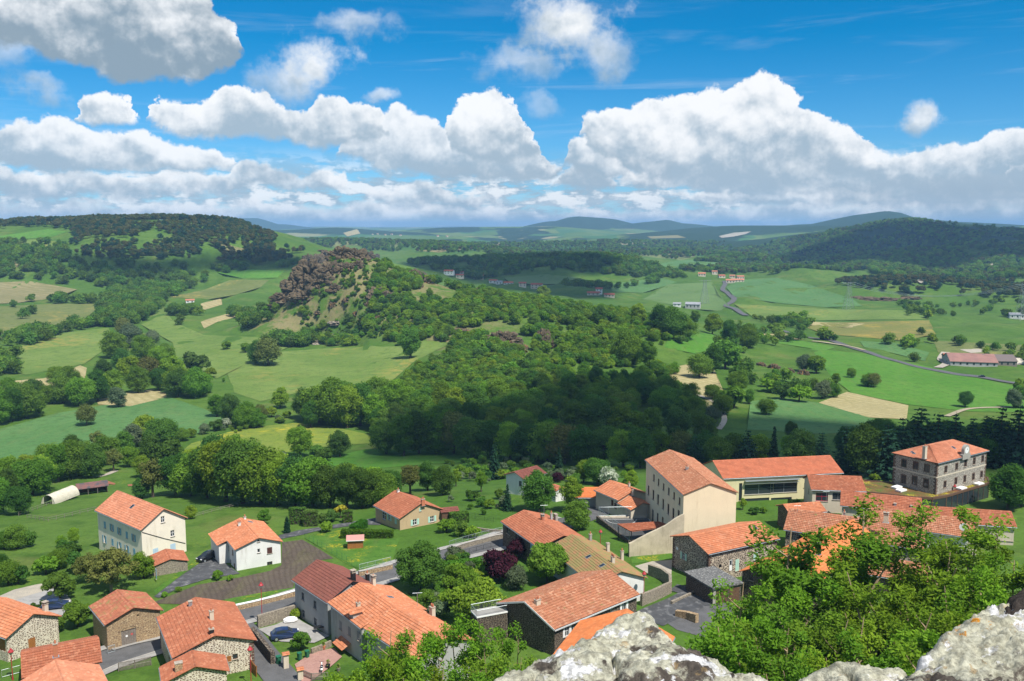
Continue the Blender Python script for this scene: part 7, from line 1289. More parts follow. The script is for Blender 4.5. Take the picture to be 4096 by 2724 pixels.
# ------------------------------------------------------------------ woods and scrub that read as masses
def inst_group(coll):
    ng = bpy.data.node_groups.new('scatter_' + coll.name, 'GeometryNodeTree'); ng.interface.new_socket('Geometry', in_out='INPUT', socket_type='NodeSocketGeometry'); ng.interface.new_socket('Geometry', in_out='OUTPUT', socket_type='NodeSocketGeometry')
    N, L = ng.nodes, ng.links; gi = N.new('NodeGroupInput'); go = N.new('NodeGroupOutput'); ci = N.new('GeometryNodeCollectionInfo'); ci.inputs['Collection'].default_value = coll; ci.inputs['Separate Children'].default_value = True; ci.inputs['Reset Children'].default_value = True
    ip = N.new('GeometryNodeInstanceOnPoints'); ip.inputs['Pick Instance'].default_value = True
    def attr(n, t): a = N.new('GeometryNodeInputNamedAttribute'); a.data_type = t; a.inputs['Name'].default_value = n; return a.outputs['Attribute']
    L.new(gi.outputs[0], ip.inputs['Points']); L.new(ci.outputs[0], ip.inputs['Instance']); L.new(attr('idx', 'INT'), ip.inputs['Instance Index']); L.new(attr('rot', 'FLOAT_VECTOR'), ip.inputs['Rotation']); L.new(attr('scl', 'FLOAT_VECTOR'), ip.inputs['Scale']); L.new(ip.outputs[0], go.inputs[0]); return ng
KC = {}
def kind_coll(kinds):
    key = '_'.join(kinds)
    if key in KC: return KC[key]
    c = bpy.data.collections.new('kinds_' + key); hs = []; k = 0
    for kd in kinds:
        for cr, tr, ph in PROTO[kd]: o = bpy.data.objects.new('%03d_%s' % (k, kd), cr); c.objects.link(o); hs.append(ph); k += 1
    KC[key] = (c, hs, inst_group(c)); return KC[key]
def mass(name, label, cat, regions, kinds, hmin, hmax):
    """regions: (Z0 polygon, near m, far m, spacing m, keep share)"""
    c, hs, ng = kind_coll(kinds); P = []
    for poly, y0, y1, sp_, keep in regions:
        pp = np.array([Z0(*q) for q in poly]); xs = []
        lo, hi = (pp[:, 0].min() / 4 - 512) / FPX, (pp[:, 0].max() / 4 - 512) / FPX
        n = int((hi - lo) * (y1 ** 2 - y0 ** 2) / 2 / sp_ ** 2)
        y = np.sqrt(rng.uniform(y0 ** 2, y1 ** 2, n)); x = y * rng.uniform(lo, hi, n); z = hz(x, y); px_, py_ = project(x, y, z); k = inside(np.stack([px_, py_], 1), pp) & (rng.random(n) < keep)
        nz = vnoise(x / (sp_ * 7) + 7, y / (sp_ * 7) + 3, 12) + .5 * vnoise(x / (sp_ * 2.5), y / (sp_ * 2.5), 13)
        if keep < 1: k &= nz > -.22 + .25 * (1 - keep)
        P.append(np.stack([x[k], y[k], z[k]], 1))
    P = np.concatenate(P); n = len(P); me = bpy.data.meshes.new(name); me.vertices.add(n); me.vertices.foreach_set('co', P.astype(np.float32).ravel())
    idx = rng.integers(0, len(hs), n); h = rng.uniform(hmin, hmax, n) * (1 + .25 * vnoise(P[:, 0] / 60, P[:, 1] / 60, 15)); s = h / np.array(hs)[idx]; w = s * rng.uniform(.85, 1.2, n)
    for nm, ty, v in (('idx', 'INT', idx.astype(np.int32)), ('rot', 'FLOAT_VECTOR', np.stack([0 * w, 0 * w, rng.uniform(0, 6.28, n)], 1).astype(np.float32)), ('scl', 'FLOAT_VECTOR', np.stack([w, w, s], 1).astype(np.float32))):
        a = me.attributes.new(nm, ty, 'POINT'); a.data.foreach_set('value' if ty == 'INT' else 'vector', v.ravel())
    o = link(bpy.data.objects.new(name, me)); md = o.modifiers.new('scatter', 'NODES'); md.node_group = ng; tag(o, label, cat, kind='stuff'); print('MASS', name, n); return o
mass('pine_wood', 'brown-green pine wood covering the hill on the left', 'wood', [([(-60, 520), (60, 512), (180, 505), (300, 500), (480, 503), (560, 518), (640, 548), (700, 572), (690, 602), (600, 612), (480, 604), (420, 596), (300, 604), (200, 592), (140, 580), (170, 552), (160, 530), (100, 522), (-60, 530)], 1000, 1560, 6., .98)], ['farpine'], 8, 12)
mass('hill_wood', 'mixed dark wood on the big hill at the right', 'wood', [([(1600, 605), (1690, 578), (1850, 545), (2000, 512), (2100, 508), (2358, 532), (2420, 535), (2420, 552), (2255, 545), (2255, 560), (2200, 610), (2100, 642), (1960, 626), (1850, 606), (1700, 607)], 1700, 3050, 12, .97), ([(2130, 560), (2300, 550), (2420, 552), (2420, 660), (2250, 655), (2100, 652), (2000, 628)], 1450, 2100, 9, .96)], ['farleaf', 'farpine'], 9, 14)
mass('pine_wood', 'pine wood on the low basalt hill in the valley at the right', 'wood', [([(1890, 645), (1990, 622), (2130, 630), (2250, 645), (2420, 660), (2420, 692), (2250, 684), (2120, 692), (2040, 672), (1940, 660)], 1120, 1420, 7.5, .97)], ['farpine'], 9, 12)
mass('ridge_wood', 'dark broadleaf wood on the middle ridge behind the hamlet', 'wood', [([(880, 585), (1000, 585), (1130, 592), (1300, 588), (1420, 588), (1500, 612), (1585, 642), (1480, 640), (1400, 632), (1250, 622), (1100, 645), (960, 615)], 1250, 1740, 9, .95), ([(1240, 640), (1330, 632), (1480, 640), (1540, 652), (1420, 668), (1300, 660)], 1200, 1600, 13, .55)], ['farleaf'], 8, 13)
mass('distant_wood', 'bands of distant woodland beyond the middle ridge', 'wood', [([(640, 552), (720, 548), (1000, 556), (1200, 576), (1280, 592), (1000, 582), (780, 578)], 1900, 2700, 12, .97), ([(1080, 562), (1400, 556), (1700, 560), (1650, 592), (1500, 602), (1300, 588), (1180, 578)], 2300, 3500, 14, .9), ([(1560, 618), (1700, 608), (1900, 612), (2000, 622), (1900, 638), (1720, 632), (1580, 636)], 1600, 2400, 11, .85)], ['farleaf', 'farpine'], 9, 13)
mass('valley_wood', 'broadleaf woods and hedges between the fields on the left', 'wood', [
 ([(-40, 575), (80, 572), (200, 602), (480, 614), (690, 604), (662, 622), (540, 624), (490, 642), (380, 690), (310, 662), (200, 652), (150, 655), (70, 643), (-40, 645)], 650, 1300, 10, .97),
 ([(110, 700), (170, 672), (240, 668), (330, 690), (385, 702), (330, 745), (250, 757), (160, 766), (100, 790), (-40, 815), (-40, 782), (110, 768), (215, 742), (240, 702)], 520, 1000, 9, .95), ([(190, 648), (300, 628), (480, 628), (560, 630), (480, 650), (400, 684), (330, 742), (250, 755), (232, 702), (250, 672)], 600, 1200, 8, .95), ([(-40, 556), (140, 562), (170, 590), (-40, 590)], 900, 1400, 11, .8), ([(640, 600), (700, 590), (690, 640), (640, 690), (560, 660), (600, 630)], 700, 1100, 9, .8), ([(560, 760), (640, 730), (720, 760), (720, 800), (600, 800)], 540, 720, 7, .85),
 ([(385, 728), (400, 690), (450, 700), (468, 745), (430, 765)], 560, 900, 8, .97), ([(480, 660), (560, 652), (650, 650), (650, 720), (600, 765), (540, 762), (505, 735), (520, 690)], 560, 900, 9, .8), ([(20, 700), (90, 690), (80, 730), (30, 740)], 600, 1000, 18, .4),
 ([(-40, 800), (45, 815), (40, 870), (-40, 880)], 440, 640, 10, .95), ([(440, 770), (470, 745), (560, 760), (640, 775), (560, 772)], 520, 700, 8, .6)], ['oak', 'tall', 'dark'] if False else ['farleaf'], 8, 12.5)
mass('dark_wood', 'dark broadleaf wood across the middle below the volcanic neck', 'wood', [([(850, 975), (1000, 960), (1150, 900), (1300, 880), (1480, 880), (1560, 905), (1640, 950), (1720, 990), (2060, 1005), (2060, 1055), (1900, 1050), (1480, 1062), (1240, 1062), (1000, 1020), (860, 1025)], 240, 560, 8.5, .93)], ['oak', 'dark', 'tall'], 8, 13)
mass('dark_belt', 'belt of dark trees behind the school and town hall', 'wood', [([(1620, 1010), (1760, 995), (1900, 1005), (2060, 990), (2200, 965), (2420, 950), (2420, 1078), (2060, 1088), (1640, 1072)], 222, 330, 7., .97)], ['dark', 'tall', 'dark'], 7, 11)
mass('slope_wood', 'bright green scrub wood covering the slopes of the volcanic neck', 'scrub', [
 ([(905, 620), (960, 618), (1050, 640), (1200, 672), (1400, 700), (1540, 742), (1600, 790), (1540, 800), (1480, 780), (1400, 800), (1480, 830), (1560, 862), (1510, 880), (1500, 900), (1300, 890), (1150, 900), (1000, 950), (870, 960), (950, 860), (1050, 800), (1000, 780), (960, 760), (950, 700)], 440, 800, 4.7, .97),
 ([(700, 760), (790, 740), (900, 740), (1000, 775), (930, 796), (740, 800), (690, 780)], 560, 760, 5., .8), ([(875, 606), (960, 618), (1010, 650), (1000, 700), (950, 720), (880, 700), (850, 650)], 600, 810, 4.4, .92), ([(690, 700), (650, 760), (560, 790), (650, 800), (720, 760)], 560, 800, 7, .8), ([(870, 640), (950, 640), (1050, 720), (950, 740), (860, 720), (830, 690)], 560, 800, 4.8, .85)], ['scrub', 'farleaf', 'scrub'] if False else ['scrub', 'light', 'oak'], 3.5, 8.)
mass('hedgerow', 'hedges and scattered trees of the valley fields at the right', 'hedge', [
 ([(1630, 800), (1700, 742), (1740, 735), (1860, 785), (1830, 815), (1760, 800), (1700, 815)], 560, 1000, 11, .7), ([(1760, 742), (1850, 735), (1880, 760), (1800, 770)], 700, 950, 9, .6), ([(1880, 768), (1960, 778), (1955, 792), (1890, 785)], 620, 800, 7, .9),
 ([(2070, 700), (2200, 690), (2420, 690), (2420, 750), (2300, 742), (2160, 742), (2080, 725)], 700, 1150, 12, .75), ([(2110, 768), (2200, 780), (2300, 795), (2420, 815), (2420, 850), (2240, 826), (2150, 812)], 560, 850, 10, .75), ([(2020, 785), (2100, 790), (2150, 830), (2120, 845), (2080, 815)], 560, 760, 9, .85), ([(1700, 840), (1800, 870), (1900, 890), (1950, 905), (1880, 925), (1760, 905), (1690, 880)], 480, 680, 9, .7), ([(1440, 690), (1540, 672), (1640, 690), (1580, 705), (1480, 700)], 780, 1200, 14, .35), ([(2300, 870), (2358, 880), (2420, 900), (2420, 930), (2330, 920)], 480, 600, 10, .5), ([(1750, 655), (1900, 650), (1960, 672), (1900, 690), (1800, 670)], 900, 1500, 30, .3)], ['farleaf', 'farbush'], 4.5, 10)
mass('meadow_shrubs', 'shrubs and bramble at the edges of the meadows behind the houses', 'scrub', [([(280, 1050), (420, 1010), (560, 975), (660, 965), (650, 985), (460, 1010), (330, 1075)], 250, 420, 5, .5), ([(1040, 1085), (1180, 1075), (1320, 1085), (1480, 1090), (1480, 1130), (1300, 1130), (1180, 1110), (1060, 1120)], 205, 300, 5, .55), ([(0, 1215), (120, 1255), (100, 1300), (0, 1310)], 140, 200, 7, .3), ([(1000, 1060), (1230, 1060), (1230, 1075), (1000, 1075)], 240, 320, 5, .6)], ['bush', 'greybush'], 1.5, 3.5)
mass('garden_shrubs', 'tangled shrubs and hedges in the gardens between street and long house', 'shrubs', [([(1050, 1285), (1150, 1262), (1170, 1300), (1100, 1380), (1020, 1430), (960, 1420), (1000, 1340)], 115, 165, 2.6, .75), ([(1040, 1120), (1130, 1100), (1200, 1120), (1180, 1165), (1080, 1200), (1030, 1180)], 165, 215, 3.2, .5), ([(1300, 1085), (1420, 1080), (1480, 1100), (1480, 1125), (1330, 1120)], 185, 240, 3., .6), ([(1060, 1215), (1130, 1215), (1130, 1240), (1050, 1260)], 150, 180, 2.6, .5)], ['bush', 'garden', 'greybush'], 1.2, 3.2)
mass('neck_scrub', 'low scrub growing in the clefts of the volcanic neck', 'scrub', [([(640, 720), (700, 690), (760, 640), (830, 610), (880, 600), (900, 640), (860, 690), (780, 700), (700, 730)], 640, 830, 4.2, .85), ([(730, 575), (780, 558), (860, 575), (870, 590), (780, 585)], 740, 840, 7, .35)], ['scrub'], 1.8, 4.5)
mass('slope_scrub', 'tufts of scrub dotted over the dry slope under the cliff', 'scrub', [([(700, 715), (800, 680), (900, 680), (950, 730), (900, 780), (780, 780), (690, 770)], 600, 800, 3.6, 1.), ([(760, 600), (880, 600), (890, 660), (800, 690)], 680, 820, 4.2, 1.)], ['scrub'], 1.4, 4.)
mass('slope_thicket', 'low green thicket covering the steep slope under the ash trees', 'scrub', [([(1800, 1490), (2100, 1440), (2400, 1400), (2420, 1640), (1800, 1640)], 30, 84, 2.6, .85), ([(830, 1540), (1230, 1500), (1280, 1640), (800, 1640)], 40, 78, 2.4, .95)], ['bush', 'garden'], 2., 5.)
# ------------------------------------------------------------------ rock
def rock_mat(name, base, base2, lich, orange, s=1., lo=.5, ol=.66):
    m, b, out = new_mat(name); P = pos(b)
    col = b.mix(b.ss(b.noise(P, .35 * s, 6, .65).outputs[0], .35, .65), c4(base), c4(base2))
    col = b.mix(b.ss(b.noise(P, .8 * s, 7, .72).outputs[0], lo, lo + .12), col, c4(lich)); col = b.mix(b.m('MULTIPLY', b.ss(b.noise(b.vm('ADD', P, (9, 3, 1)), .22 * s, 6, .7).outputs[0], ol, ol + .1), .85), col, c4(orange))
    fine = b.noise(P, 3. * s, 7, .75).outputs[0]; col = b.mix(b.m('MULTIPLY', b.ss(fine, .45, .7), .5), col, b.mix(.6, col, (.02, .017, .014, 1)))
    p = b.n('ShaderNodeBsdfPrincipled'); b.put(p.inputs['Base Color'], col); p.inputs['Roughness'].default_value = .95; p.inputs['Specular IOR Level'].default_value = .1
    bp = b.n('ShaderNodeBump'); bp.inputs['Strength'].default_value = .8; bp.inputs['Distance'].default_value = .35 / s; b.put(bp.inputs['Height'], fine); b.put(p.inputs['Normal'], bp.outputs[0]); m.node_tree.links.new(p.outputs[0], out.inputs[0]); return m
ROCK = rock_mat('basalt_breccia', (.085, .064, .040), (.15, .115, .070), (.22, .205, .14), (.30, .15, .045), 1., .56, .59); ROCKP = rock_mat('pale_slab_rock', (.24, .20, .15), (.31, .27, .21), (.36, .33, .28), (.26, .22, .11))
def crag_mesh(r, seed, sub=4, sx=1., sy=1., sz=1., col=.0):
    bm = bmesh.new(); bmesh.ops.create_icosphere(bm, subdivisions=sub, radius=1.); off = Vector((seed * 3.7, seed * 1.3, seed * 7.1))
    for v in bm.verts:
        n = v.co.normalized(); q = n * 1.7 + off; d, _ = mnoise.voronoi(Vector((q.x * 1.1, q.y * 1.1, q.z * (.55 if col else .9)))); e, _ = mnoise.voronoi(Vector((q.x * 2.7, q.y * 2.7, q.z * (1.3 if col else 2.4))))
        k = .72 + .55 * min(d[1] - d[0], .42) + .22 * min(e[1] - e[0], .4) + .30 * mnoise.noise(n * 1.3 + off) + .07 * mnoise.noise(n * 6 + off) + .04 * mnoise.noise(n * 14 + off) - .22 * math.exp(-((d[1] - d[0]) / .07) ** 2) - .09 * math.exp(-((e[1] - e[0]) / .06) ** 2)
        v.co = Vector((n.x * sx, n.y * sy, n.z * sz)) * (r * k)
    me = bpy.data.meshes.new('rock'); bm.to_mesh(me); bm.free(); return me
def outcrop(label, items, material=ROCK, sub=4, col=.0, push=.35, name='rock_outcrop'):
    """items: (x, y in Z0, radius m, sx, sz)"""
    P = GN_([Z0(q[0], q[1]) for q in items]); root = empty(name, tuple(P[0])); tag(root, label, 'rock')
    for i, (q, p) in enumerate(zip(items, P)):
        me = crag_mesh(q[2], int(q[0] + q[1]) % 97 + i, sub, q[3] if len(q) > 3 else 1., 1., q[4] if len(q) > 4 else 1., col); me.materials.append(material); o = link(bpy.data.objects.new('rock', me), root); o.location = tuple(p + np.array((0, q[2] * push, 0)) - P[0])
outcrop('craggy brown cliff of the volcanic neck with grassy top', [(688, 662, 14, 1.2, 1.), (712, 640, 15, 1.1, 1.15), (728, 612, 14, 1.1, 1.2), (752, 600, 12, 1.3, 1.1), (784, 594, 10, 1.5, 1.), (816, 593, 9, 1.5, 1.), (848, 594, 9, 1.3, 1.1), (868, 594, 8, .9, 1.3), (735, 655, 12, 1.2, 1.), (758, 632, 11, 1.2, 1.), (660, 690, 9, 1.7, .7), (702, 688, 10, 1.5, .7), (640, 706, 6, 1.7, .6), (740, 580, 6, 1.6, .7), (708, 600, 9, 1., 1.1), (792, 622, 7, 1.3, 1.), (770, 668, 6, 1.3, .9), (822, 615, 6, 1.2, .9), (680, 636, 9, .9, 1.2)], sub=5, col=1.)
outcrop('dark jagged rocks among scrub below the cliff', [(868, 680, 8, 1.2, 1.), (885, 690, 7, 1.2, 1.), (905, 690, 6, 1., 1.), (855, 690, 6)])
outcrop('scattered grey stones on the dry slope under the cliff', [(800, 694, 4, 1.3, .8), (765, 705, 3.5), (850, 702, 4, 1.2, .8), (905, 722, 3.5), (735, 722, 4, 1.4, .7), (820, 722, 3), (870, 735, 3)])
outcrop('grey pinnacled rocks in the scrub right of the cliff', [(955, 642, 7, 1., 1.2), (975, 640, 7, .9, 1.4), (985, 652, 5), (962, 660, 5)])
outcrop('small brown rock face high on the spur', [(1085, 675, 5.5, 1.2, 1.), (1105, 688, 5, 1., 1.2), (1070, 668, 4)])
outcrop('pale sloping rock slabs above the front pasture', [(770, 775, 9, 1.5, .5), (745, 792, 7, 1.4, .6), (790, 785, 6, 1.3, .5), (775, 745, 6, 1.5, .4)], ROCKP)
outcrop('flat grey rock slab in the wood below the spur', [(1060, 765, 6, 1.6, .45), (1015, 775, 4.5, 1.2, .6)])
outcrop('large dark basalt dome in the green wood', [(1130, 795, 8, 1.2, .9), (1160, 790, 9.5, 1.3, .95), (1190, 808, 7, 1.2, .8), (1110, 800, 5)], sub=5)
outcrop('tall dark rock right of the basalt dome', [(1250, 790, 8, .9, 1.3), (1262, 800, 7, 1., 1.1)], sub=5)
for i, (x, y, r_) in enumerate([(1752, 842, 3.2), (1782, 848, 3.8), (1818, 856, 3.), (1852, 862, 3.4)]): outcrop(['leftmost boulder', 'second boulder', 'third boulder', 'rightmost boulder'][i] + ' of the four in the pasture right of the hay patch', [(x, y, r_, 1.2, .9), (x + 8, y + 2, r_ * .6)], name='boulder')
outcrop('rocky top of the small hill behind the green valley field', [(1822, 606, 9, 1.2, .8), (1840, 610, 7, 1.2, .7)])
outcrop('brown basalt ledge under the valley pine wood', [(1985, 690, 10, 2.2, .5), (2040, 692, 10, 2.4, .5), (2100, 690, 9, 2.2, .5)])
M_SCREE = ground_mat('pale_scree', (.34, .31, .25), (.42, .39, .32), (.27, .24, .19), .02, .12, 1.)
for pts in ([(1655, 545), (1690, 537), (1730, 534), (1718, 540), (1690, 546), (1662, 549)], [(2222, 628), (2236, 606), (2246, 606), (2240, 632), (2226, 640)], [(2150, 640), (2190, 618), (2200, 618), (2170, 642)], [(2270, 608), (2290, 602), (2284, 618)], [(2110, 650), (2150, 634), (2155, 642), (2120, 656)]):
    drape('scree', plan([Z0(*q) for q in pts], 12), M_SCREE, 2.5, 25.)
# ------------------------------------------------------------------ hamlets and farm down the valley
T_FAR = mat('far_red_tile', (.36, .10, .06), (.28, .085, .055), .3, .85, rnd=.2); T_FARO = mat('far_orange_tile', (.42, .17, .10), (.34, .13, .08), .3, .85, rnd=.15); T_BRN = mat('brown_sheet_roof', (.30, .16, .13), (.24, .13, .11), .2, .7); SLATE = mat('grey_sheet_roof', (.30, .31, .33), (.25, .26, .28), .2, .6)
def far_house(P, L, Wd, h, rz, roof, wall, label, name='far_house', cat='house', rows=1, rise=None, grp=None):
    p = G(P); root = empty(name, tuple(p), R(rz)); tag(root, label, cat, grp); rise = rise or Wd * .2
    w = MB(); o = .0
    for a, b in (((0, 0), (L, 0)), ((L, 0), (L, Wd)), ((L, Wd), (0, Wd)), ((0, Wd), (0, 0))): w.poly([(*a, -2), (*b, -2), (*b, h), (*a, h)])
    w.poly([(0, Wd, h), (0, 0, h), (0, Wd / 2, h + rise)]).poly([(L, 0, h), (L, Wd, h), (L, Wd / 2, h + rise)]); w.build('wall', wall, root)
    e = .5; k = rise / (Wd / 2); r_ = MB()
    for s in (0, 1):
        q = [(-e, -e, h - k * e), (L + e, -e, h - k * e), (L + e, Wd / 2, h + rise), (-e, Wd / 2, h + rise)]
        if s: q = [(x, Wd - y, z) for x, y, z in q][::-1]
        r_.poly([(x, y, z + .25) for x, y, z in q]); r_.poly([(x, y, z + .05) for x, y, z in q][::-1])
        r_.poly([(q[0][0], q[0][1], q[0][2] + .05), (q[1][0], q[1][1], q[1][2] + .05), (q[1][0], q[1][1], q[1][2] + .25), (q[0][0], q[0][1], q[0][2] + .25)])
    r_.build('roof', roof, root)
    for fl in range(rows):
        n = max(1, int(L / 4))
        for i in range(n): MB().box((i + .5) * L / n - .6, (i + .5) * L / n + .6, -.06, .05, h * (fl + .3) / rows, h * (fl + .8) / rows).build('window', GLASS, root)
    MB().box(-.06, .05, Wd * .4, Wd * .55, h * .3, h * .75).build('window', GLASS, root)
    return root
HAM = 'houses of the hamlet behind the spur'; ham = [(1022, 632, 20, 10, 6, T_FAR, S_WHITE), (1052, 634, 14, 9, 6, T_FAR, S_BEIGE), (1050, 640, 16, 9, 5, T_FAR, S_BEIGE), (1090, 642, 22, 10, 6, T_FAR, S_BEIGE), (1126, 652, 16, 9, 5, T_FAR, S_WHITE), (1142, 655, 12, 8, 5, SLATE, S_WHITE), (1160, 656, 18, 8, 4, T_FAR, S_WHITE), (1195, 660, 14, 9, 6, T_FAR, S_BEIGE), (1222, 664, 22, 10, 7, T_FAR, S_BEIGE), (1352, 680, 22, 10, 4, T_FAR, S_BEIGE), (1372, 676, 12, 9, 8, T_FAR, S_WHITE), (1392, 684, 18, 9, 4, T_FAR, S_BEIGE)]
for i, (x, y, L, Wd, h, rf, wl) in enumerate(ham): far_house(Z0(x, y), L * .7, Wd * .85, h * .75, -14 + 5 * (i % 4), rf, wl, ['red-roofed house', 'grey-roofed house'][rf is SLATE] + ', %s from the left in the hamlet behind the spur' % ORD[i], rows=2 if h > 5.5 else 1, grp=HAM)
VIL = 'houses of the valley hamlet by the road'; vil = [(1608, 636, 16, 9, 6, T_FARO), (1640, 632, 12, 8, 7, T_FARO), (1656, 640, 14, 8, 5, T_FAR), (1672, 652, 18, 9, 6, T_FARO), (1685, 650, 26, 9, 5, T_FARO), (1698, 644, 16, 9, 7, T_FARO), (1680, 640, 12, 8, 5, T_FARO)]
for i, (x, y, L, Wd, h, rf) in enumerate(vil): far_house(Z0(x, y), L * .75, Wd * .9, h * .75, -10 + 8 * (i % 3), rf, S_BEIGE, 'small orange-roofed house, %s in the hamlet at the end of the valley road' % ORD[i], rows=1, grp=VIL)
far_house(Z0(1578, 710), 17, 11, 5, -18, SLATE, S_GREY, 'grey sheet-roofed barn beside dark trees left of the valley road', 'far_barn', 'barn'); far_house(Z0(1550, 705), 9, 6, 3, -14, SLATE, S_WHITE, 'white low shed left of the grey valley barn', 'far_shed', 'shed'); far_house(Z0(428, 698), 9, 6, 3, 20, T_FARO, S_WHITE, 'lone small house with orange roof among trees on the left', 'far_cottage', 'house')
FA = lambda x, y: (3500 + x * .319, 1400 + y * .319)
far_house(FA(945, 195), 30, 26, 3., -14, T_BRN, S_GREY, 'wide pale farm barn with brown roof beside the valley road', 'farm_barn', 'barn', rise=4.2); far_house(FA(1085, 145), 22, 9, 3.5, -14, T_FAR, S_GREY, 'long red-roofed farm stable behind the wide pale barn', 'farm_stable', 'barn'); far_house(FA(1400, 200), 20, 16, 3.5, -6, mat('dark_sheet_roof', (.15, .12, .11), rough=.7), GREYWOOD, 'dark timber barn right of the wide pale farm barn', 'timber_barn', 'barn', rise=3.5); far_house(FA(875, 140), 9, 8, 3.5, -10, T_FAR, S_BEIGE, 'small red-roofed house at the farm entrance', 'farm_house', 'house'); far_house(FA(985, 130), 6, 5, 3, 10, SLATE, S_WHITE, 'white hut behind the wide pale farm barn', 'farm_hut', 'shed')
drape('riding_arena', plan([FA(1300, 105), FA(1500, 95), FA(1869, 100), FA(1900, 185), FA(1560, 185), FA(1400, 140)]), mat('arena_sand', (.55, .50, .40), (.48, .43, .34), .1, .95, space='world'), .35, 8.)
drape('gravel_yard', plan([FA(1060, 0), FA(1300, -10), FA(1420, 30), FA(1200, 45)]), M_GRAV, .5, 8.)
far_house((3450, 1353), 24, 12, 5, -16, SLATE, S_WHITE, 'pale sheet-roofed farm building among valley trees at the right', 'far_barn', 'barn') if False else far_house(Z0(2325, 733), 15, 9, 4, -16, SLATE, S_WHITE, 'pale sheet-roofed barn among valley trees near the right edge', 'far_barn', 'barn')
for i, (x, y) in enumerate([(1178, 581), (1186, 580), (1196, 582), (1210, 580), (1222, 582), (860, 541), (872, 540), (890, 542), (905, 541), (925, 543), (1010, 545), (1030, 546)]): far_house(Z0(x, y), 10, 8, 5, 20 * i, T_FARO, S_BEIGE, 'tiny pale house, %s of the far village dots on the plain' % ORD[i], grp='far village houses')
# a cross on the summit of the neck
p = G(Z0(787, 556)); root = empty('summit_cross', (p[0], p[1], p[2])); tag(root, 'small stone cross on the summit of the volcanic neck', 'cross'); MB().box(-.25, .25, -.25, .25, -1, 3.4).build('shaft', S_CONC, root); MB().box(-1., 1., -.2, .2, 2.2, 2.7).build('arm', S_CONC, root); MB().box(-.8, .8, -.8, .8, -1, .5).build('plinth', S_CONC, root)
# ------------------------------------------------------------------ lichen-covered rocks of the parapet at our feet
m, b, out = new_mat('lichen_rock'); P = pos(b, 'world')
n1 = b.noise(P, 3.2, 8, .66).outputs[0]; n2 = b.noise(b.vm('ADD', P, (4, 7, 1)), 9., 8, .7).outputs[0]; n3 = b.noise(P, 42., 6, .75).outputs[0]
col = b.mix(b.ss(n2, .38, .62), (.085, .072, .062, 1), (.16, .135, .11, 1)); col = b.mix(b.ss(b.m('ADD', n1, b.m('MULTIPLY', b.m('SUBTRACT', n2, .5), .5)), .43, .50), col, b.mix(b.ss(n2, .35, .65), (.60, .59, .47, 1), (.42, .41, .31, 1)))
col = b.mix(b.ss(b.noise(b.vm('ADD', P, (1, 2, 9)), 6.5, 8, .68).outputs[0], .53, .57), col, (.74, .74, .74, 1)); col = b.mix(b.m('MULTIPLY', b.ss(b.noise(b.vm('ADD', P, (5, 5, 2)), 13., 6, .7).outputs[0], .60, .66), .7), col, (.36, .25, .12, 1)); col = b.mix(b.ss(b.noise(b.vm('ADD', P, (8, 1, 4)), 5., 7, .68).outputs[0], .69, .71), col, (.58, .24, .015, 1)); col = b.mix(b.ss(b.noise(b.vm('ADD', P, (3, 6, 8)), 7., 7, .7).outputs[0], .63, .67), col, (.045, .038, .033, 1))
col = b.mix(b.m('MULTIPLY', b.ss(n3, .40, .62), .75), col, b.mix(.65, col, (.03, .027, .022, 1)))
p_ = b.n('ShaderNodeBsdfPrincipled'); b.put(p_.inputs['Base Color'], col); p_.inputs['Roughness'].default_value = .95; p_.inputs['Specular IOR Level'].default_value = .1
bp = b.n('ShaderNodeBump'); bp.inputs['Strength'].default_value = 1.; bp.inputs['Distance'].default_value = .012; b.put(bp.inputs['Height'], b.m('ADD', n3, b.m('MULTIPLY', n2, .8))); b.put(p_.inputs['Normal'], bp.outputs[0]); m.node_tree.links.new(p_.outputs[0], out.inputs[0]); LICHEN = m
LICHEND = rock_mat('dark_lichen_rock', (.04, .035, .032), (.075, .062, .054), (.34, .34, .31), (.40, .18, .03), 9., .60, .70)
def seg_dist(x, y, poly):
    d = np.full(x.shape, 1e9); n = len(poly)
    for i in range(n):
        a, c = poly[i], poly[(i + 1) % n]; e = c - a; t = np.clip(((x - a[0]) * e[0] + (y - a[1]) * e[1]) / (e @ e), 0, 1); d = np.minimum(d, np.hypot(x - a[0] - t * e[0], y - a[1] - t * e[1]))
    return d
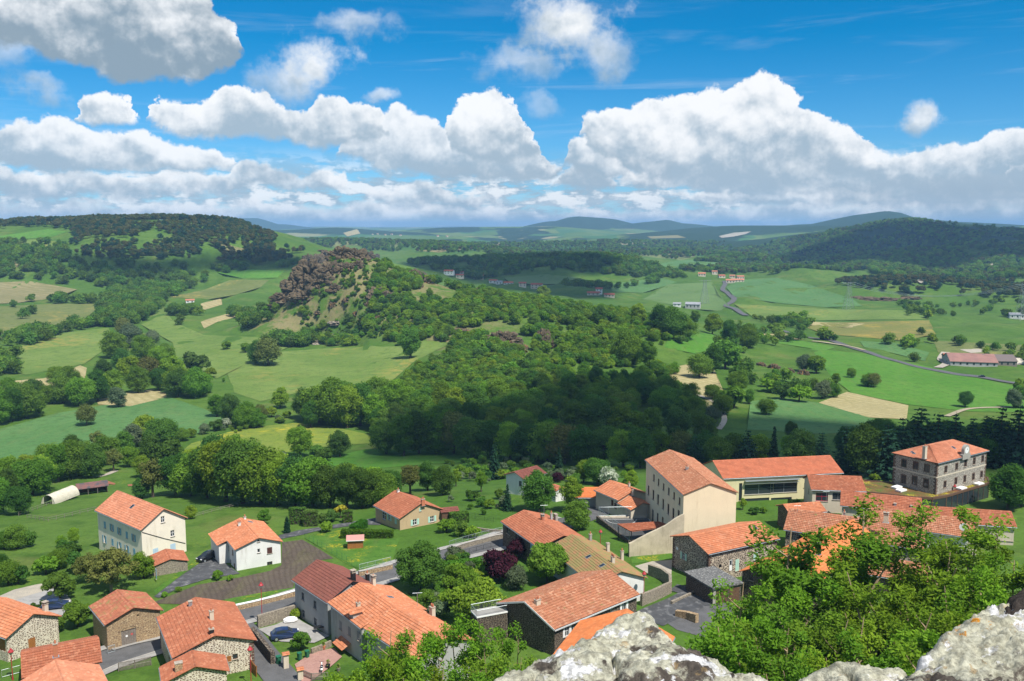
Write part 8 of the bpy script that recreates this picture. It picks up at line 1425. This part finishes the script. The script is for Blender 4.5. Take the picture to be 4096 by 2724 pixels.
def slab(name, label, edge, z, material, near, res=.0068, drop=1.6, soft=.05, tilt=0., seed=0, rough=.03):
    E_ = np.array([at_z(Z0(*q), z)[:2] for q in edge]); poly = np.concatenate([E_, np.array(near)]); x0, x1 = poly[:, 0].min() - .12, poly[:, 0].max() + .12; y0, y1 = poly[:, 1].min() - .12, poly[:, 1].max() + .12
    nx, ny = int((x1 - x0) / res), int((y1 - y0) / res); X, Y = np.meshgrid(np.linspace(x0, x1, nx), np.linspace(y0, y1, ny))
    wx = X + .035 * vnoise(X * 7 + 3, Y * 7, seed + 31) + .012 * vnoise(X * 27, Y * 27, seed + 32); wy = Y + .035 * vnoise(X * 7, Y * 7 + 5, seed + 33) + .012 * vnoise(X * 27 + 8, Y * 27, seed + 34)
    ins = inside(np.stack([wx.ravel(), wy.ravel()], 1), poly).reshape(X.shape); d = seg_dist(wx, wy, poly) * np.where(ins, 1, -1)
    Z = z + rough * (2.2 * vnoise(X * 4, Y * 4, seed + 1) + 1.1 * vnoise(X * 11, Y * 11, seed + 2) + .6 * vnoise(X * 29, Y * 29, seed + 3) + .5 * vnoise(X * 62, Y * 62, seed + 4) + .42 * vnoise(X * 130, Y * 130, seed + 5))
    cr = np.abs(vnoise(X * 5 + 9, Y * 5 + 2, seed + 8)); Z -= .05 * np.exp(-(cr / .018) ** 2) * (d > .02); Z -= np.clip((soft - d) / soft, 0, 1) ** 2 * soft * .8
    o_ = d < 0; Z = np.where(o_, Z - np.clip(-d / .10, 0, 1) ** .8 * drop, Z); Z += tilt * (Y - y1)
    I_ = np.arange(nx * ny).reshape(ny, nx); F = np.stack([I_[:-1, :-1], I_[:-1, 1:], I_[1:, 1:], I_[1:, :-1]], -1).reshape(-1, 4); me = np_mesh(name, np.stack([X, Y, Z], -1).reshape(-1, 3), F, material, False)
    o = link(bpy.data.objects.new(name, me)); tag(o, label, 'rock'); return o
slab('parapet_rock', 'pale lichen-covered rock hump at the bottom centre of the view', [(1090, 1600), (1125, 1568), (1180, 1522), (1290, 1482), (1380, 1432), (1440, 1402), (1500, 1394), (1530, 1412), (1590, 1455), (1650, 1498), (1700, 1522), (1750, 1540), (1800, 1556), (1850, 1566), (1880, 1590)], 98.72, LICHEN, [(1.1, 1.5), (.1, 1.4)], seed=1, rough=.028)
slab('parapet_rock', 'low lichen ledge with orange spots between the two big rocks', [(1770, 1590), (1800, 1558), (1835, 1542), (1890, 1526), (1940, 1522), (1985, 1532), (2030, 1545), (2080, 1545), (2130, 1590)], 98.74, LICHEN, [(1.5, 1.6), (.8, 1.6)], seed=5, rough=.025)
slab('parapet_rock', 'big pale lichen boulder at the bottom right corner', [(2040, 1600), (2075, 1556), (2092, 1515), (2120, 1486), (2160, 1462), (2210, 1440), (2260, 1408), (2310, 1385), (2420, 1370)], 98.86, LICHEN, [(2.2, 1.3), (1.2, 1.4)], seed=9, rough=.03)
slab('parapet_rock', 'dark rock block rising at the right edge above the lichen boulder', [(2300, 1392), (2312, 1362), (2335, 1335), (2360, 1318), (2460, 1300)], 98.9, LICHEND, [(2.6, 2.55), (1.95, 2.5)], seed=14)
# ------------------------------------------------------------------ clouds overhead (behind and above the frame) that shade parts of the land
M_CLOUD, b, out = new_mat('cloud_white'); d_ = b.n('ShaderNodeBsdfDiffuse'); d_.inputs[0].default_value = (.85, .85, .86, 1); t_ = b.n('ShaderNodeBsdfTransparent'); mx_ = b.n('ShaderNodeMixShader')
b.put(mx_.inputs[0], b.ss(b.noise(pos(b), .012, 4, .6).outputs[0], .25, .6, .45, .80)); M_CLOUD.node_tree.links.new(t_.outputs[0], mx_.inputs[1]); M_CLOUD.node_tree.links.new(d_.outputs[0], mx_.inputs[2]); M_CLOUD.node_tree.links.new(mx_.outputs[0], out.inputs[0])
def cloud_over(label, pts, alt=2300., grow=0., dmax=1e9):
    P = GN_(densify([Z0(*q) for q in pts], 50)); P = P[P[:, 1] < dmax]; t = (alt - P[:, 2]) / SUN_DIR.z; C = P[:, :2] + np.outer(t, (SUN_DIR.x, SUN_DIR.y)); c = C.mean(0); mn, mx = C.min(0), C.max(0); s = max(mx - mn) / 42
    gx, gy = np.meshgrid(np.arange(mn[0], mx[0], s), np.arange(mn[1], mx[1], s)); ip = np.stack([gx.ravel(), gy.ravel()], 1); ip = ip[inside(ip, C)]; V = [Vector(p - c) for p in C] + [Vector(p - c) for p in ip]; n = len(C)
    r = delaunay_2d_cdt(V, [(i, (i + 1) % n) for i in range(n)], [list(range(n))], 1, 1e-3); v2 = np.array([(v.x, v.y) for v in r[0]]); d = seg_dist(v2[:, 0], v2[:, 1], C - c); hgt = np.sqrt(np.maximum(d, 0)) * 7 * (1 + .8 * vnoise(v2[:, 0] / 70, v2[:, 1] / 70, 77)); m = len(v2)
    v2j = v2 + np.stack([vnoise(v2[:, 0] / 40, v2[:, 1] / 40, 78), vnoise(v2[:, 0] / 40 + 9, v2[:, 1] / 40, 79)], 1) * s * 1.5
    VV = [(x, y, h) for (x, y), h in zip(v2j, hgt + 1)] + [(x, y, -1.) for x, y in v2j]; F = [tuple(f) if poly_ccw(v2, f) else tuple(reversed(f)) for f in r[2]]; FB = [tuple(i + m for i in reversed(f)) for f in F]
    me = bpy.data.meshes.new('cloud'); me.from_pydata(VV, [], F + FB); me.materials.append(M_CLOUD); o = link(bpy.data.objects.new('cloud', me)); o.location = (c[0], c[1], alt); tag(o, label, 'cloud', kind='stuff')
cloud_over('broad cumulus overhead whose shadow lies on the dark wood', [(770, 1072), (860, 1010), (1000, 975), (1180, 950), (1290, 900), (1400, 880), (1500, 880), (1570, 900), (1640, 960), (1720, 955), (1850, 965), (1990, 975), (2100, 985), (2250, 990), (2450, 985), (2450, 1096), (2200, 1094), (1900, 1090), (1700, 1088), (1480, 1090), (1250, 1085), (1000, 1068)])
cloud_over('cumulus overhead whose shadow lies on the middle ridge', [(870, 578), (1000, 575), (1300, 588), (1400, 588), (1440, 612), (1330, 640), (1420, 665), (1410, 692), (1300, 685), (1200, 672), (1010, 645), (950, 612)], dmax=2100)
cloud_over('cumulus overhead whose shadow lies on the foot of the left hill', [(140, 590), (250, 588), (380, 600), (480, 592), (600, 585), (690, 590), (690, 622), (560, 628), (470, 622), (330, 640), (180, 640)], dmax=1800)
cloud_over('cumulus overhead whose shadow lies on the big right hill', [(1780, 600), (1900, 560), (2020, 520), (2150, 515), (2420, 535), (2420, 590), (2250, 600), (2150, 630), (2000, 606), (1880, 620)], dmax=3300)
# ------------------------------------------------------------------ air
hb2 = MB().box(-23500, 23500, -220, 26600, float(ZZ.min()) - 3., max(150., float(ZZ.max()) + 16.)); m, b, out = new_mat('valley_haze'); pv = b.n('ShaderNodeVolumePrincipled'); pv.inputs['Color'].default_value = HAZE_COL; pv.inputs['Density'].default_value = HAZE_D; pv.inputs['Anisotropy'].default_value = .0
m.node_tree.links.new(pv.outputs[0], out.inputs['Volume']); hz_o = hb2.build('haze', m); tag(hz_o, 'pale blue haze filling the valley air', 'haze', kind='stuff')
